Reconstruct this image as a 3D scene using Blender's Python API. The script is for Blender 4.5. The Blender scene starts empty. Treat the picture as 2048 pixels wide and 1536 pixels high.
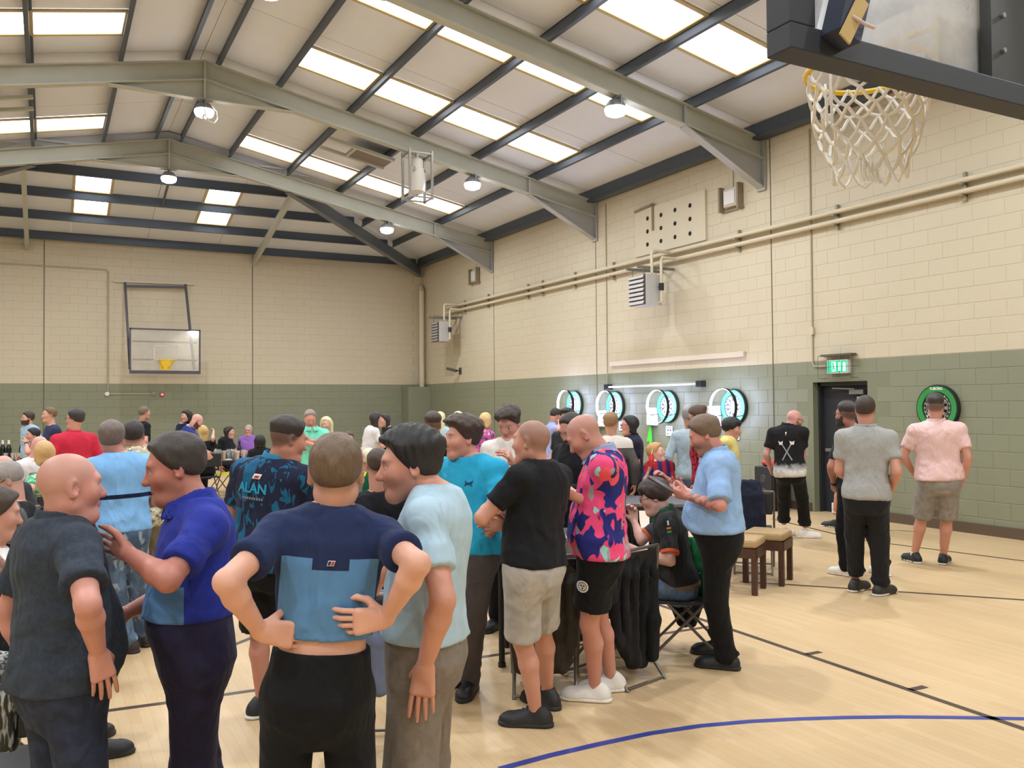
import bpy, math, random
import numpy as np
from mathutils import Vector, Matrix

# ------------------------------------------------------------------ camera, world, exposure
FPX, CX, CY = 1740.0, 1024.0, 768.0          # focal length and centre in pixels of the 2048x1536 frame
YAW, PITCH, ROLL = math.radians(28.1), math.radians(1.27), 0.008
CAM = np.array([0.0, 0.0, 1.8])
_f = np.array([math.sin(YAW)*math.cos(PITCH), math.cos(YAW)*math.cos(PITCH), math.sin(PITCH)])
_r0 = np.array([math.cos(YAW), -math.sin(YAW), 0.0])
_u0 = np.cross(_r0, _f)
_r = _r0*math.cos(ROLL) - _u0*math.sin(ROLL)
_u = _u0*math.cos(ROLL) + _r0*math.sin(ROLL)
scene = bpy.context.scene
cam_data = bpy.data.cameras.new('camera')
cam_data.sensor_fit = 'HORIZONTAL'; cam_data.sensor_width = 36.0; cam_data.lens = FPX/2048*36.0
cam_data.clip_start = 0.05; cam_data.clip_end = 200
cam_ob = bpy.data.objects.new('camera', cam_data)
scene.collection.objects.link(cam_ob)
cam_ob.matrix_world = Matrix(((_r[0], _u[0], -_f[0], CAM[0]), (_r[1], _u[1], -_f[1], CAM[1]), (_r[2], _u[2], -_f[2], CAM[2]), (0, 0, 0, 1)))
scene.camera = cam_ob
scene.view_settings.view_transform = 'Standard'
try: scene.view_settings.look = 'None'
except Exception: pass
scene.view_settings.gamma = 1.0
scene.view_settings.use_curve_mapping = False
scene.view_settings.exposure = -0.85
world = bpy.data.worlds.new('overcast_sky'); scene.world = world
world.use_nodes = True
world.node_tree.nodes['Background'].inputs[0].default_value = (0.80, 0.88, 1.0, 1)
world.node_tree.nodes['Background'].inputs[1].default_value = 1.0
scene.cycles.max_bounces = 6; scene.cycles.diffuse_bounces = 3; scene.cycles.glossy_bounces = 2; scene.cycles.transmission_bounces = 4; scene.cycles.transparent_max_bounces = 8
scene.cycles.caustics_reflective = False; scene.cycles.caustics_refractive = False
ROOFLIGHT_STRENGTH = 7.5
LAMP_WATTS = 230.0

# ------------------------------------------------------------------ helpers
COL = scene.collection
rng = random.Random(7)
def A(*v): return np.array(v, float)
def ray(px, py): return _f + _r*((px-CX)/FPX) + _u*((CY-py)/FPX)
def at(px, py, depth): return CAM + ray(px, py)*depth             # point at a depth along the optical axis
def ground(px, py, z=0.0):
    d = ray(px, py); return CAM + d*((z-CAM[2])/d[2])
def on_x(px, py, x): d = ray(px, py); return CAM + d*(x/d[0])
def on_y(px, py, y): d = ray(px, py); return CAM + d*(y/d[1])
def project(p):
    q = np.asarray(p, float)-CAM; z = q@_f
    return CX+FPX*(q@_r)/z, CY-FPX*(q@_u)/z, z

def tag(o, label=None, cat=None, group=None, kind=None):
    if label: o['label'] = label
    if cat: o['category'] = cat
    if group: o['group'] = group
    if kind: o['kind'] = kind
    return o
def empty(name, loc=(0, 0, 0), rz=0.0, parent=None):
    o = bpy.data.objects.new(name, None); COL.objects.link(o)
    o.location = loc; o.rotation_euler = (0, 0, rz); o.empty_display_size = 0.1
    if parent: o.parent = parent
    return o
def link(name, mesh, parent=None, loc=None, rot=None):
    o = bpy.data.objects.new(name, mesh); COL.objects.link(o)
    if parent: o.parent = parent
    if loc is not None: o.location = loc
    if rot is not None: o.rotation_euler = rot
    return o
def copy_tree(o, parent=None):
    c = o.copy(); COL.objects.link(c); c.parent = parent
    for ch in list(o.children): copy_tree(ch, c)
    return c

def npmesh(name, verts, faces, mats=(), smooth=True, midx=None):
    """mesh from arrays; faces is an (n,3)/(n,4) array or a list of tuples"""
    me = bpy.data.meshes.new(name)
    verts = np.asarray(verts, np.float32).reshape(-1, 3)
    if isinstance(faces, np.ndarray):
        n, k = faces.shape
        me.vertices.add(len(verts)); me.vertices.foreach_set('co', verts.ravel())
        me.loops.add(n*k); me.loops.foreach_set('vertex_index', faces.astype(np.int32).ravel())
        me.polygons.add(n); me.polygons.foreach_set('loop_start', np.arange(0, n*k, k, dtype=np.int32))
        me.update(calc_edges=True); me.validate()
    else:
        me.from_pydata(verts.tolist(), [], faces); me.update()
    for m in mats: me.materials.append(m)
    me.polygons.foreach_set('use_smooth', np.full(len(me.polygons), bool(smooth)))
    if midx is not None: me.polygons.foreach_set('material_index', np.asarray(midx, np.int32))
    return me

class MB:
    """collects simple solids that are joined into one mesh"""
    def __init__(s): s.v = []; s.f = []; s.m = []
    def add(s, verts, faces, m=0):
        b = len(s.v); s.v += [tuple(map(float, p)) for p in verts]
        s.f += [tuple(b+i for i in f) for f in faces]; s.m += [m]*len(faces); return s
    def box(s, lo, hi, m=0):
        x0, y0, z0 = lo; x1, y1, z1 = hi
        v = [(x0,y0,z0),(x1,y0,z0),(x1,y1,z0),(x0,y1,z0),(x0,y0,z1),(x1,y0,z1),(x1,y1,z1),(x0,y1,z1)]
        return s.add(v, [(0,3,2,1),(4,5,6,7),(0,1,5,4),(1,2,6,5),(2,3,7,6),(3,0,4,7)], m)
    def cbox(s, c, d, m=0):
        return s.box((c[0]-d[0]/2, c[1]-d[1]/2, c[2]-d[2]/2), (c[0]+d[0]/2, c[1]+d[1]/2, c[2]+d[2]/2), m)
    def bar(s, a, b, w, h, up=(0, 0, 1), m=0):
        """rectangular bar from a to b; w across, h along up"""
        a, b = np.asarray(a, float), np.asarray(b, float); d = b-a; d /= np.linalg.norm(d)
        x = np.cross(d, np.asarray(up, float))
        if np.linalg.norm(x) < 1e-5: x = np.cross(d, (1, 0, 0))
        x /= np.linalg.norm(x); z = np.cross(x, d)
        v = [p + x*sx*w/2 + z*sz*h/2 for p in (a, b) for sx, sz in ((-1,-1),(1,-1),(1,1),(-1,1))]
        return s.add(v, [(0,1,2,3),(7,6,5,4),(0,4,5,1),(1,5,6,2),(2,6,7,3),(3,7,4,0)], m)
    def tube(s, pts, r, n=8, m=0, closed=False, caps=True):
        pts = [np.asarray(p, float) for p in pts]; k = len(pts); rs = r if hasattr(r, '__len__') else [r]*k
        v = []; f = []; prev = None
        for i, p in enumerate(pts):
            if closed: t = pts[(i+1) % k]-pts[i-1]
            else: t = pts[min(i+1, k-1)]-pts[max(i-1, 0)]
            t = t/(np.linalg.norm(t)+1e-9)
            if prev is None:
                a = np.cross(t, (0, 0, 1.0))
                if np.linalg.norm(a) < 1e-3: a = np.cross(t, (1.0, 0, 0))
            else: a = prev - t*(prev@t)
            a = a/np.linalg.norm(a); prev = a; b = np.cross(t, a)
            for j in range(n):
                q = 2*math.pi*j/n; v.append(p + rs[i]*(a*math.cos(q)+b*math.sin(q)))
        for i in range(k if closed else k-1):
            for j in range(n):
                i2 = (i+1) % k; j2 = (j+1) % n
                f.append((i*n+j, i*n+j2, i2*n+j2, i2*n+j))
        if caps and not closed: f += [tuple(range(n-1, -1, -1)), tuple((k-1)*n+j for j in range(n))]
        return s.add(v, f, m)
    def cyl(s, a, b, r, n=16, m=0): return s.tube([a, b], r, n, m)
    def lathe(s, prof, n=24, c=(0, 0, 0), m=0):
        """prof = [(r,z)...] spun about z"""
        v = []; f = []; k = len(prof)
        for r, z in prof:
            for j in range(n):
                q = 2*math.pi*j/n; v.append((c[0]+r*math.cos(q), c[1]+r*math.sin(q), c[2]+z))
        for i in range(k-1):
            for j in range(n):
                j2 = (j+1) % n; f.append((i*n+j, i*n+j2, (i+1)*n+j2, (i+1)*n+j))
        if prof[0][0] > 1e-4: f.append(tuple(range(n-1, -1, -1)))
        if prof[-1][0] > 1e-4: f.append(tuple((k-1)*n+j for j in range(n)))
        return s.add(v, f, m)
    def prism(s, poly, axis, lo, hi, m=0):
        """extrude a 2D polygon along axis 0/1/2; poly lists the other two coordinates in order"""
        def mk(p, t):
            q = list(p); q.insert(axis, t); return tuple(q)
        n = len(poly); v = [mk(p, lo) for p in poly]+[mk(p, hi) for p in poly]
        f = [tuple(range(n-1, -1, -1)), tuple(range(n, 2*n))]+[(i, (i+1) % n, n+(i+1) % n, n+i) for i in range(n)]
        return s.add(v, f, m)
    def xf(s, M):
        M = np.array(M); s.v = [tuple((M @ np.array([*p, 1.0]))[:3]) for p in s.v]; return s
    def mesh(s, name, mats, smooth=False):
        if not isinstance(mats, (list, tuple)): mats = [mats]
        me = npmesh(name, s.v, s.f, mats, smooth, s.m)
        import bmesh
        bm = bmesh.new(); bm.from_mesh(me); bmesh.ops.recalc_face_normals(bm, faces=bm.faces); bm.to_mesh(me); bm.free()
        if smooth:
            try: me.set_sharp_from_angle(angle=math.radians(40))
            except Exception: pass
        return me
    def build(s, name, mats, parent=None, smooth=False, bevel=0.0, loc=None, rot=None):
        o = link(name, s.mesh(name, mats, smooth), parent, loc, rot)
        if bevel:
            b = o.modifiers.new('bevel', 'BEVEL'); b.width = bevel; b.segments = 2; b.limit_method = 'ANGLE'
        return o

# ------------------------------------------------------------------ materials
def srgb(r, g, b):
    def c(x):
        x /= 255.0; return x/12.92 if x <= 0.04045 else ((x+0.055)/1.055)**2.4
    return (c(r), c(g), c(b), 1.0)
_mats = {}
def mat(name, col=(200, 200, 200), rough=0.6, metal=0.0, noise=0.0, nscale=8.0, bump=0.0, bscale=60.0, emit=0.0, coat=0.0, sheen=0.0, spec=0.5):
    """plain procedural material; noise mottles the colour, bump adds fine relief"""
    if name in _mats: return _mats[name]
    m = bpy.data.materials.new(name); m.use_nodes = True; nt = m.node_tree; b = nt.nodes['Principled BSDF']
    c = srgb(*col); b.inputs['Base Color'].default_value = c
    b.inputs['Roughness'].default_value = rough; b.inputs['Metallic'].default_value = metal
    b.inputs['Specular IOR Level'].default_value = spec
    b.inputs['Coat Weight'].default_value = coat
    b.inputs['Sheen Weight'].default_value = sheen
    tc = None
    if noise or bump: tc = nt.nodes.new('ShaderNodeTexCoord')
    if noise:
        n = nt.nodes.new('ShaderNodeTexNoise'); n.inputs['Scale'].default_value = nscale; n.inputs['Detail'].default_value = 4
        r = nt.nodes.new('ShaderNodeMapRange'); r.inputs['To Min'].default_value = 1-noise; r.inputs['To Max'].default_value = 1+noise
        x = nt.nodes.new('ShaderNodeMix'); x.data_type = 'RGBA'; x.blend_type = 'MULTIPLY'; x.inputs['Factor'].default_value = 1
        x.inputs['A'].default_value = c
        nt.links.new(tc.outputs['Object'], n.inputs['Vector']); nt.links.new(n.outputs['Fac'], r.inputs['Value'])
        nt.links.new(r.outputs['Result'], x.inputs['B']); nt.links.new(x.outputs['Result'], b.inputs['Base Color'])
    if bump:
        n2 = nt.nodes.new('ShaderNodeTexNoise'); n2.inputs['Scale'].default_value = bscale; n2.inputs['Detail'].default_value = 3
        bp = nt.nodes.new('ShaderNodeBump'); bp.inputs['Strength'].default_value = bump; bp.inputs['Distance'].default_value = 0.01
        nt.links.new(tc.outputs['Object'], n2.inputs['Vector']); nt.links.new(n2.outputs['Fac'], bp.inputs['Height'])
        nt.links.new(bp.outputs['Normal'], b.inputs['Normal'])
    if emit:
        b.inputs['Emission Color'].default_value = c; b.inputs['Emission Strength'].default_value = emit
    _mats[name] = m; return m
class NG:
    """tiny helper for hand-built node materials"""
    def __init__(s, name):
        s.m = bpy.data.materials.new(name); s.m.use_nodes = True; s.nt = s.m.node_tree; s.b = s.nt.nodes['Principled BSDF']
        _mats[name] = s.m
    def n(s, t, **kw):
        x = s.nt.nodes.new(t)
        for k, v in kw.items():
            if k in x.inputs.keys(): x.inputs[k].default_value = v
            else: setattr(x, k, v)
        return x
    def l(s, a, b): s.nt.links.new(a, b)
    def math(s, op, a, b=None, c=None):
        x = s.nt.nodes.new('ShaderNodeMath'); x.operation = op
        for i, v in enumerate((a, b, c)):
            if v is None: continue
            if hasattr(v, 'is_linked') or hasattr(v, 'links'): s.l(v, x.inputs[i])
            else: x.inputs[i].default_value = v
        return x.outputs[0]
    def mix(s, fac, a, b, blend='MIX'):
        x = s.nt.nodes.new('ShaderNodeMix'); x.data_type = 'RGBA'; x.blend_type = blend
        for k, v in (('Factor', fac), ('A', a), ('B', b)):
            sock = [i for i in x.inputs if i.name == k and (i.type == 'RGBA' if k != 'Factor' else i.type == 'VALUE')][0]
            if hasattr(v, 'links'): s.l(v, sock)
            else: sock.default_value = v
        return [o for o in x.outputs if o.type == 'RGBA'][0]
# ------------------------------------------------------------------ the hall
WX, FY, LX, BY = 11.0, 26.9, -6.0, -5.0      # right wall, far wall, left wall, wall behind the camera
RX, RZ, SL = 2.5, 8.07, 0.2024               # ridge position, top of rafter at the ridge, roof slope
FRAMES = [-4.5, 0.75, 6.0, 11.25, 16.5, 21.75]
EAVE = RZ-SL*(WX-RX)
def roof_z(x): return RZ-SL*abs(x-RX)        # top of the rafters
HIPY, HIPX0, HIPX1 = 21.75, -0.3, 5.3
HIPZ = roof_z(HIPX1); HSL = (HIPZ-EAVE)/(FY-HIPY)
def hip_z(y): return EAVE+HSL*(FY-y)
PAINT_Z = 2.44

# painted blockwork: green below, cream above, light grime
def wall_paint():
    g = NG('painted_blockwork'); geo = g.n('ShaderNodeNewGeometry'); sep = g.n('ShaderNodeSeparateXYZ'); g.l(geo.outputs['Position'], sep.inputs[0])
    n1 = g.n('ShaderNodeTexNoise', Scale=0.9, Detail=5.0); g.l(geo.outputs['Position'], n1.inputs['Vector'])
    n2 = g.n('ShaderNodeTexNoise', Scale=60.0, Detail=2.0); g.l(geo.outputs['Position'], n2.inputs['Vector'])
    edge = g.math('MULTIPLY_ADD', n2.outputs['Fac'], 0.012, PAINT_Z-0.006)
    up = g.math('GREATER_THAN', sep.outputs['Z'], edge)
    cream = g.mix(n1.outputs['Fac'], srgb(196, 184, 158), srgb(205, 193, 169))
    green = g.mix(n1.outputs['Fac'], srgb(128, 131, 108), srgb(136, 138, 115))
    c = g.mix(up, green, cream)
    g.l(c, g.b.inputs['Base Color']); g.b.inputs['Roughness'].default_value = 0.55
    bp = g.n('ShaderNodeBump', Strength=0.25, Distance=0.004); n3 = g.n('ShaderNodeTexNoise', Scale=90.0, Detail=3.0)
    g.l(geo.outputs['Position'], n3.inputs['Vector']); g.l(n3.outputs['Fac'], bp.inputs['Height']); g.l(bp.outputs['Normal'], g.b.inputs['Normal'])
    return g.m
M_WALL = wall_paint()
def floor_wood():
    g = NG('sports_floor_maple'); geo = g.n('ShaderNodeNewGeometry'); sep = g.n('ShaderNodeSeparateXYZ'); g.l(geo.outputs['Position'], sep.inputs[0])
    br = g.n('ShaderNodeTexBrick', offset=0.37, offset_frequency=2, Scale=1.0)
    br.inputs['Brick Width'].default_value = 0.9; br.inputs['Row Height'].default_value = 0.06; br.inputs['Mortar Size'].default_value = 0.0012
    br.inputs['Color1'].default_value = srgb(216, 189, 148); br.inputs['Color2'].default_value = srgb(203, 173, 130); br.inputs['Mortar'].default_value = srgb(176, 140, 95)
    cmb = g.n('ShaderNodeCombineXYZ'); g.l(sep.outputs['Y'], cmb.inputs[0]); g.l(sep.outputs['X'], cmb.inputs[1]); g.l(cmb.outputs[0], br.inputs['Vector'])
    st = g.n('ShaderNodeTexNoise', Scale=5.0, Detail=6.0); mp = g.n('ShaderNodeMapping'); mp.inputs['Scale'].default_value = (14, 1.0, 1)
    g.l(geo.outputs['Position'], mp.inputs['Vector']); g.l(mp.outputs[0], st.inputs['Vector'])
    big = g.n('ShaderNodeTexNoise', Scale=0.35, Detail=4.0); g.l(geo.outputs['Position'], big.inputs['Vector'])
    c = g.mix(0.35, br.outputs['Color'], g.mix(st.outputs['Fac'], srgb(198, 164, 116), srgb(232, 206, 168)))
    c = g.mix(g.math('MULTIPLY', big.outputs['Fac'], 0.35), c, srgb(205, 170, 122))
    g.l(c, g.b.inputs['Base Color'])
    rr = g.n('ShaderNodeMapRange'); rr.inputs['To Min'].default_value = 0.34; rr.inputs['To Max'].default_value = 0.52
    g.l(big.outputs['Fac'], rr.inputs['Value']); g.l(rr.outputs['Result'], g.b.inputs['Roughness'])
    return g.m
M_FLOOR = floor_wood()
M_LINER = mat('roof_liner', (220, 224, 234), 0.7, noise=0.03, nscale=3)
M_STEEL = mat('grey_green_steel', (178, 179, 168), 0.5, noise=0.05, nscale=6)
M_HAUNCH = mat('haunch_grey', (166, 167, 166), 0.5, noise=0.05, nscale=6)
M_PURLIN = mat('blue_grey_purlin', (78, 86, 98), 0.45, metal=0.25, noise=0.05)
M_LINE = mat('dark_court_line', (74, 58, 50), 0.4)
M_BLUE = mat('blue_court_line', (52, 66, 150), 0.4)
M_SKIRT = mat('brown_skirting', (92, 76, 60), 0.5, noise=0.12, nscale=10)
M_DARKJ = mat('dark_joint', (96, 88, 74), 0.8)
M_CREAMP = mat('cream_painted_metal', (204, 192, 166), 0.5, noise=0.04)
M_BLACK = mat('black_plastic', (24, 24, 26), 0.5)
M_WHITEP = mat('white_plastic', (228, 228, 226), 0.45)
M_GREYM = mat('grey_metal', (140, 140, 140), 0.4, metal=0.6)

fl = MB().box((LX-0.3, BY-0.3, -0.12), (WX+0.3, FY+0.3, 0.0)).build('floor', M_FLOOR); tag(fl, kind='structure', label='pale maple sports hall floor with court lines')

def court_line(pts, w, m, name='court_line'):
    """painted line, a thin strip lying on the floor and following pts"""
    pts = [np.asarray(p, float)[:2] for p in pts]; mb = MB(); v = []
    for i, p in enumerate(pts):
        t = pts[min(i+1, len(pts)-1)]-pts[max(i-1, 0)]; t /= np.linalg.norm(t); nn = A(-t[1], t[0])
        v += [(*(p+nn*w/2), 0.0015), (*(p-nn*w/2), 0.0015)]
    mb.add(v, [(2*i, 2*i+1, 2*i+3, 2*i+2) for i in range(len(pts)-1)])
    return mb.build(name, m, fl)

def beam_poly(x0, x1, f0, f1):
    return [(x0, f0(x0)), (x1, f0(x1)), (x1, f1(x1)), (x0, f1(x0))]
ceil_ob = empty('ceiling'); tag(ceil_ob, kind='structure', label='pitched steel framed roof with purlins, liner panels and rooflights')
# portal frame rafters with eaves haunches and apex haunch
for fy in FRAMES:
    for s in (-1, 1):
        X = lambda d: RX+s*d
        half = WX-RX
        zt = lambda d: RZ-SL*d
        D = 0.34
        def web(poly, t0=0.012):
            mb.prism([(X(a), b) for a, b in poly], 1, fy-t0/2, fy+t0/2)
        mb = MB(); web([(0, zt(0)), (half, zt(half)), (half, zt(half)-D), (0, zt(0)-D)])
        for off in (0.0, D):
            mb.bar((X(0), fy, zt(0)-off), (X(half), fy, zt(half)-off), 0.17, 0.024, up=(0, 0, 1))
        mb.build('rafter', M_STEEL, ceil_ob)
        # eaves haunch: deep tapered plate with a bottom flange and an end plate
        h0 = half-1.75; mb = MB()
        web([(h0, zt(h0)-D), (half-0.03, zt(half)-D), (half-0.03, zt(half)-0.84)])
        mb.bar((X(h0), fy, zt(h0)-D-0.012), (X(half-0.03), fy, zt(half)-0.84), 0.17, 0.022)
        mb.box((min(X(half-0.05), X(half-0.01)), fy-0.1, zt(half)-0.88), (max(X(half-0.05), X(half-0.01)), fy+0.1, zt(half)+0.02))
        mb.bar((X(h0), fy-0.07, zt(h0)-0.02), (X(h0), fy-0.07, zt(h0)-D), 0.012, 0.06, up=(1, 0, 0))
        mb.build('eaves_haunch', M_HAUNCH, ceil_ob)
        for k in range(6):
            pass
        # apex haunch
        mb = MB(); web([(0, zt(0)-D), (0, zt(0)-D-0.36), (1.55, zt(1.55)-D-0.02)])
        mb.bar((X(0), fy, zt(0)-D-0.36), (X(1.6), fy, zt(1.6)-D-0.02), 0.15, 0.018)
        mb.build('apex_haunch', M_STEEL, ceil_ob)
    MB().box((RX-0.018, fy-0.09, RZ-0.72), (RX+0.018, fy+0.09, RZ+0.01)).build('apex_plate', M_STEEL, ceil_ob)
# purlins (Z section: web and two lips)
PUR = [0.27, 1.38, 2.78, 4.16, 5.55, 6.95, 8.32]
for s in (-1, 1):
    for i, d in enumerate(PUR):
        x = RX+s*d; z = roof_z(x)+0.01
        xe = abs(x-RX)
        y1 = FY if xe > (WX-RX)-0.05 else (HIPY + (xe-(HIPX1-RX))*(FY-HIPY)/(WX-HIPX1) if xe > HIPX1-RX else HIPY)
        y1 = min(max(y1, HIPY), FY)-0.02
        h = 0.19
        mb = MB(); mb.box((x-0.012, BY, z), (x+0.012, y1, z+h)); mb.box((x-0.055, BY, z-0.002), (x+0.012, y1, z+0.012)); mb.box((x-0.012, BY, z+h-0.012), (x+0.055, y1, z+h))
        if i == len(PUR)-1: mb.box((x-0.05, BY, z-0.06), (x+0.16, y1, z+h))
        mb.build('purlin', M_PURLIN, ceil_ob)
# liner panels between joints, each a board of its own
PH = 0.21
JY = [-5.0, -1.6, 3.65, 8.95, 14.2, 19.45]
edges = sorted([BY]+[f for f in FRAMES]+[j for j in JY[1:]])
rows = [0.0]+[d for d in PUR[1:-1]]+[WX-RX+0.3]
def hipclip(d0, d1, y1):                     # the valley runs diagonally past the last frame
    return y1
for s in (-1, 1):
    for a, b in zip(edges[:-1], edges[1:]):
        for d0, d1 in zip(rows[:-1], rows[1:]):
            mb = MB(); v = []
            for d, y in ((d0+0.004, a+0.006), (d1-0.004, a+0.006), (d1-0.004, b-0.006), (d0+0.004, b-0.006)):
                v.append((RX+s*d, y, RZ-SL*d+PH))
            v += [(p[0], p[1], p[2]+0.05) for p in v]
            mb.add(v, [(0,1,2,3),(7,6,5,4),(0,4,5,1),(1,5,6,2),(2,6,7,3),(3,7,4,0)])
            mb.build('roof_panel', M_LINER, ceil_ob)
    # end bay up to the hip diagonal
    for d0, d1 in zip(rows[:-1], rows[1:]):
        hx = HIPX1-RX
        if d1 <= hx+0.02: continue
        yy = lambda d: HIPY+max(0, d-hx)*(FY-HIPY)/(WX-HIPX1)
        e0 = max(d0, hx)
        pts = [(e0+0.004, HIPY+0.006), (d1-0.004, HIPY+0.006), (d1-0.004, yy(d1)), (e0+0.004, yy(e0)+0.001)]
        v = [(RX+s*d, y, RZ-SL*d+PH) for d, y in pts]; v += [(p[0], p[1], p[2]+0.05) for p in v]
        MB().add(v, [(0,1,2,3),(7,6,5,4),(0,4,5,1),(1,5,6,2),(2,6,7,3),(3,7,4,0)]).build('roof_panel', M_LINER, ceil_ob)
# outer sheeting that closes the joints
mb = MB()
for s in (-1, 1):
    v = [(RX, BY-0.3, RZ+PH+0.06), (RX+s*8.9, BY-0.3, RZ-SL*8.9+PH+0.06), (RX+s*8.9, FY+0.3, RZ-SL*8.9+PH+0.06), (RX, FY+0.3, RZ+PH+0.06)]
    mb.add(v+[(a, b, c+0.04) for a, b, c in v], [(0,1,2,3),(7,6,5,4),(0,4,5,1),(1,5,6,2),(2,6,7,3),(3,7,4,0)])
mb.build('roof_sheeting', mat('outer_sheeting', (90, 88, 84), 0.8), ceil_ob)
# gablet above the hip at the last frame
MB().prism([(HIPX0-1.0, HIPZ+PH-0.12), (HIPX1+1.0, HIPZ+PH-0.12), (RX, RZ+PH)], 1, HIPY+0.06, HIPY+0.10).build('gablet_panel', M_LINER, ceil_ob)
# hip end: panels, purlins, rafters and the two hip beams
hy = [HIPY, 22.75, 24.05, 25.4, 26.72, FY+0.2]
for a, b in zip(hy[:-1], hy[1:]):
    fx0 = lambda y: HIPX0-(y-HIPY)*(HIPX0-LX)/(FY-HIPY); fx1 = lambda y: HIPX1+(y-HIPY)*(WX-HIPX1)/(FY-HIPY)
    xs = [None, RX-1.95, RX, RX+1.95, None]
    for i in range(4):
        x0a = fx0(a) if xs[i] is None else xs[i]; x0b = fx0(b) if xs[i] is None else xs[i]
        x1a = fx1(a) if xs[i+1] is None else xs[i+1]; x1b = fx1(b) if xs[i+1] is None else xs[i+1]
        v = [(x0a+0.005, a+0.004, hip_z(a)+PH-0.02), (x1a-0.005, a+0.004, hip_z(a)+PH-0.02), (x1b-0.005, b-0.004, hip_z(b)+PH-0.02), (x0b+0.005, b-0.004, hip_z(b)+PH-0.02)]
        v += [(p[0], p[1], p[2]+0.05) for p in v]
        MB().add(v, [(0,1,2,3),(7,6,5,4),(0,4,5,1),(1,5,6,2),(2,6,7,3),(3,7,4,0)]).build('roof_panel', M_LINER, ceil_ob)
    if a > HIPY:
        mb = MB(); z = hip_z(a); mb.box((fx0(a)+0.1, a-0.014, z-0.03), (fx1(a)-0.1, a+0.014, z+0.19)); mb.box((fx0(a)+0.1, a-0.06, z-0.04), (fx1(a)-0.1, a+0.03, z-0.02))
        mb.build('purlin', M_PURLIN, ceil_ob)
for s in (-1, 1):
    xa = RX+s*(HIPX1-RX); xb = RX+s*(WX-RX)
    mb = MB(); mb.bar((xa, HIPY+0.05, HIPZ-0.2), (xb-s*0.1, FY-0.1, EAVE-0.16), 0.025, 0.34); mb.bar((xa, HIPY+0.05, HIPZ-0.37), (xb-s*0.1, FY-0.1, EAVE-0.33), 0.17, 0.024)
    mb.build('hip_beam', mat('hip_beam_paint', (104, 110, 116), 0.45, noise=0.05), ceil_ob)
    xr = RX+s*3.0
    mb = MB(); mb.bar((xr, HIPY+0.05, HIPZ-0.26), (xr, FY-0.02, EAVE-0.22), 0.10, 0.18)
    mb.build('hip_rafter', M_STEEL, ceil_ob)
MB().bar((RX+0.1, 24.05, hip_z(24.05)-0.02), (RX+0.1, 22.75, hip_z(22.75)-0.02), 0.05, 0.05).build('sag_rod', M_PURLIN, ceil_ob)

# rooflights: translucent sheets lit by the day outside
def rooflight_mat():
    g = NG('rooflight_sheet'); tc = g.n('ShaderNodeTexCoord'); n = g.n('ShaderNodeTexNoise', Scale=3.0, Detail=4.0); g.l(tc.outputs['Object'], n.inputs['Vector'])
    c = g.mix(n.outputs['Fac'], srgb(246, 249, 255), srgb(252, 253, 255))
    g.l(c, g.b.inputs['Emission Color']); g.b.inputs['Emission Strength'].default_value = ROOFLIGHT_STRENGTH
    g.b.inputs['Base Color'].default_value = srgb(235, 230, 215); return g.m
M_RL = rooflight_mat()
M_RLFR = mat('rooflight_edge', (190, 172, 128), 0.6)
def rooflight(quad):
    v = [tuple(p) for p in quad]; v2 = [(a, b, c+0.02) for a, b, c in v]
    o = MB().add(v+v2, [(0,1,2,3),(7,6,5,4),(0,4,5,1),(1,5,6,2),(2,6,7,3),(3,7,4,0)]).build('rooflight', M_RL, ceil_ob)
    mb = MB()
    for i in range(4): mb.bar(A(*v[i])-A(0, 0, 0.004), A(*v[(i+1) % 4])-A(0, 0, 0.004), 0.07, 0.03)
    mb.build('rooflight_edge', M_RLFR, o)
strips = [(-1.1, -0.15), (4.0, 4.95), (9.2, 10.15), (11.65, 12.6), (14.65, 15.6), (20.15, 21.1)]
for s in (-1, 1):
    for (y0, y1) in strips:
        for d0, d1 in zip(PUR[1:5], PUR[2:6]):
            q = [(RX+s*d, y, RZ-SL*d+PH-0.025) for d, y in ((d0+0.03, y0), (d1-0.03, y0), (d1-0.03, y1), (d0+0.03, y1))]
            rooflight(q)
for x0, x1 in ((0.55, 1.4), (3.6, 4.45)):
    for y0, y1 in ((22.8, 24.0), (24.1, 25.3)):
        rooflight([(x0, y0, hip_z(y0)+PH-0.045), (x1, y0, hip_z(y0)+PH-0.045), (x1, y1, hip_z(y1)+PH-0.045), (x0, y1, hip_z(y1)+PH-0.045)])

# ---- walls: a backing wall with every block standing proud of it
BH, BL, BJ = PAINT_Z/11, 0.45, 0.008
DOOR_Y0, DOOR_Y1, DOOR_H = 9.13, 10.2, 2.1
def door_free(y0, y1, z0, z1): return not (y1 > DOOR_Y0 and y0 < DOOR_Y1 and z0 < DOOR_H+0.02)
wr = MB()
TOP = EAVE+0.22
M_MORT = mat('painted_mortar', (200, 189, 160), 0.8)
def mortar():
    g = NG('painted_joint'); geo = g.n('ShaderNodeNewGeometry'); sep = g.n('ShaderNodeSeparateXYZ'); g.l(geo.outputs['Position'], sep.inputs[0])
    up = g.math('GREATER_THAN', sep.outputs['Z'], PAINT_Z)
    g.l(g.mix(up, srgb(125, 128, 105), srgb(192, 180, 154)), g.b.inputs['Base Color']); g.b.inputs['Roughness'].default_value = 0.8; return g.m
M_JOINT = mortar()
wr.box((WX+0.004, BY-0.3, 0), (WX+0.3, DOOR_Y0, TOP)); wr.box((WX+0.004, DOOR_Y1, 0), (WX+0.3, FY+0.3, TOP)); wr.box((WX+0.004, DOOR_Y0, DOOR_H), (WX+0.3, DOOR_Y1, TOP))
wall_r = wr.build('wall_right', M_JOINT); tag(wall_r, kind='structure', label='long painted blockwork wall, cream above green, with dartboards and exit door')
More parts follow.
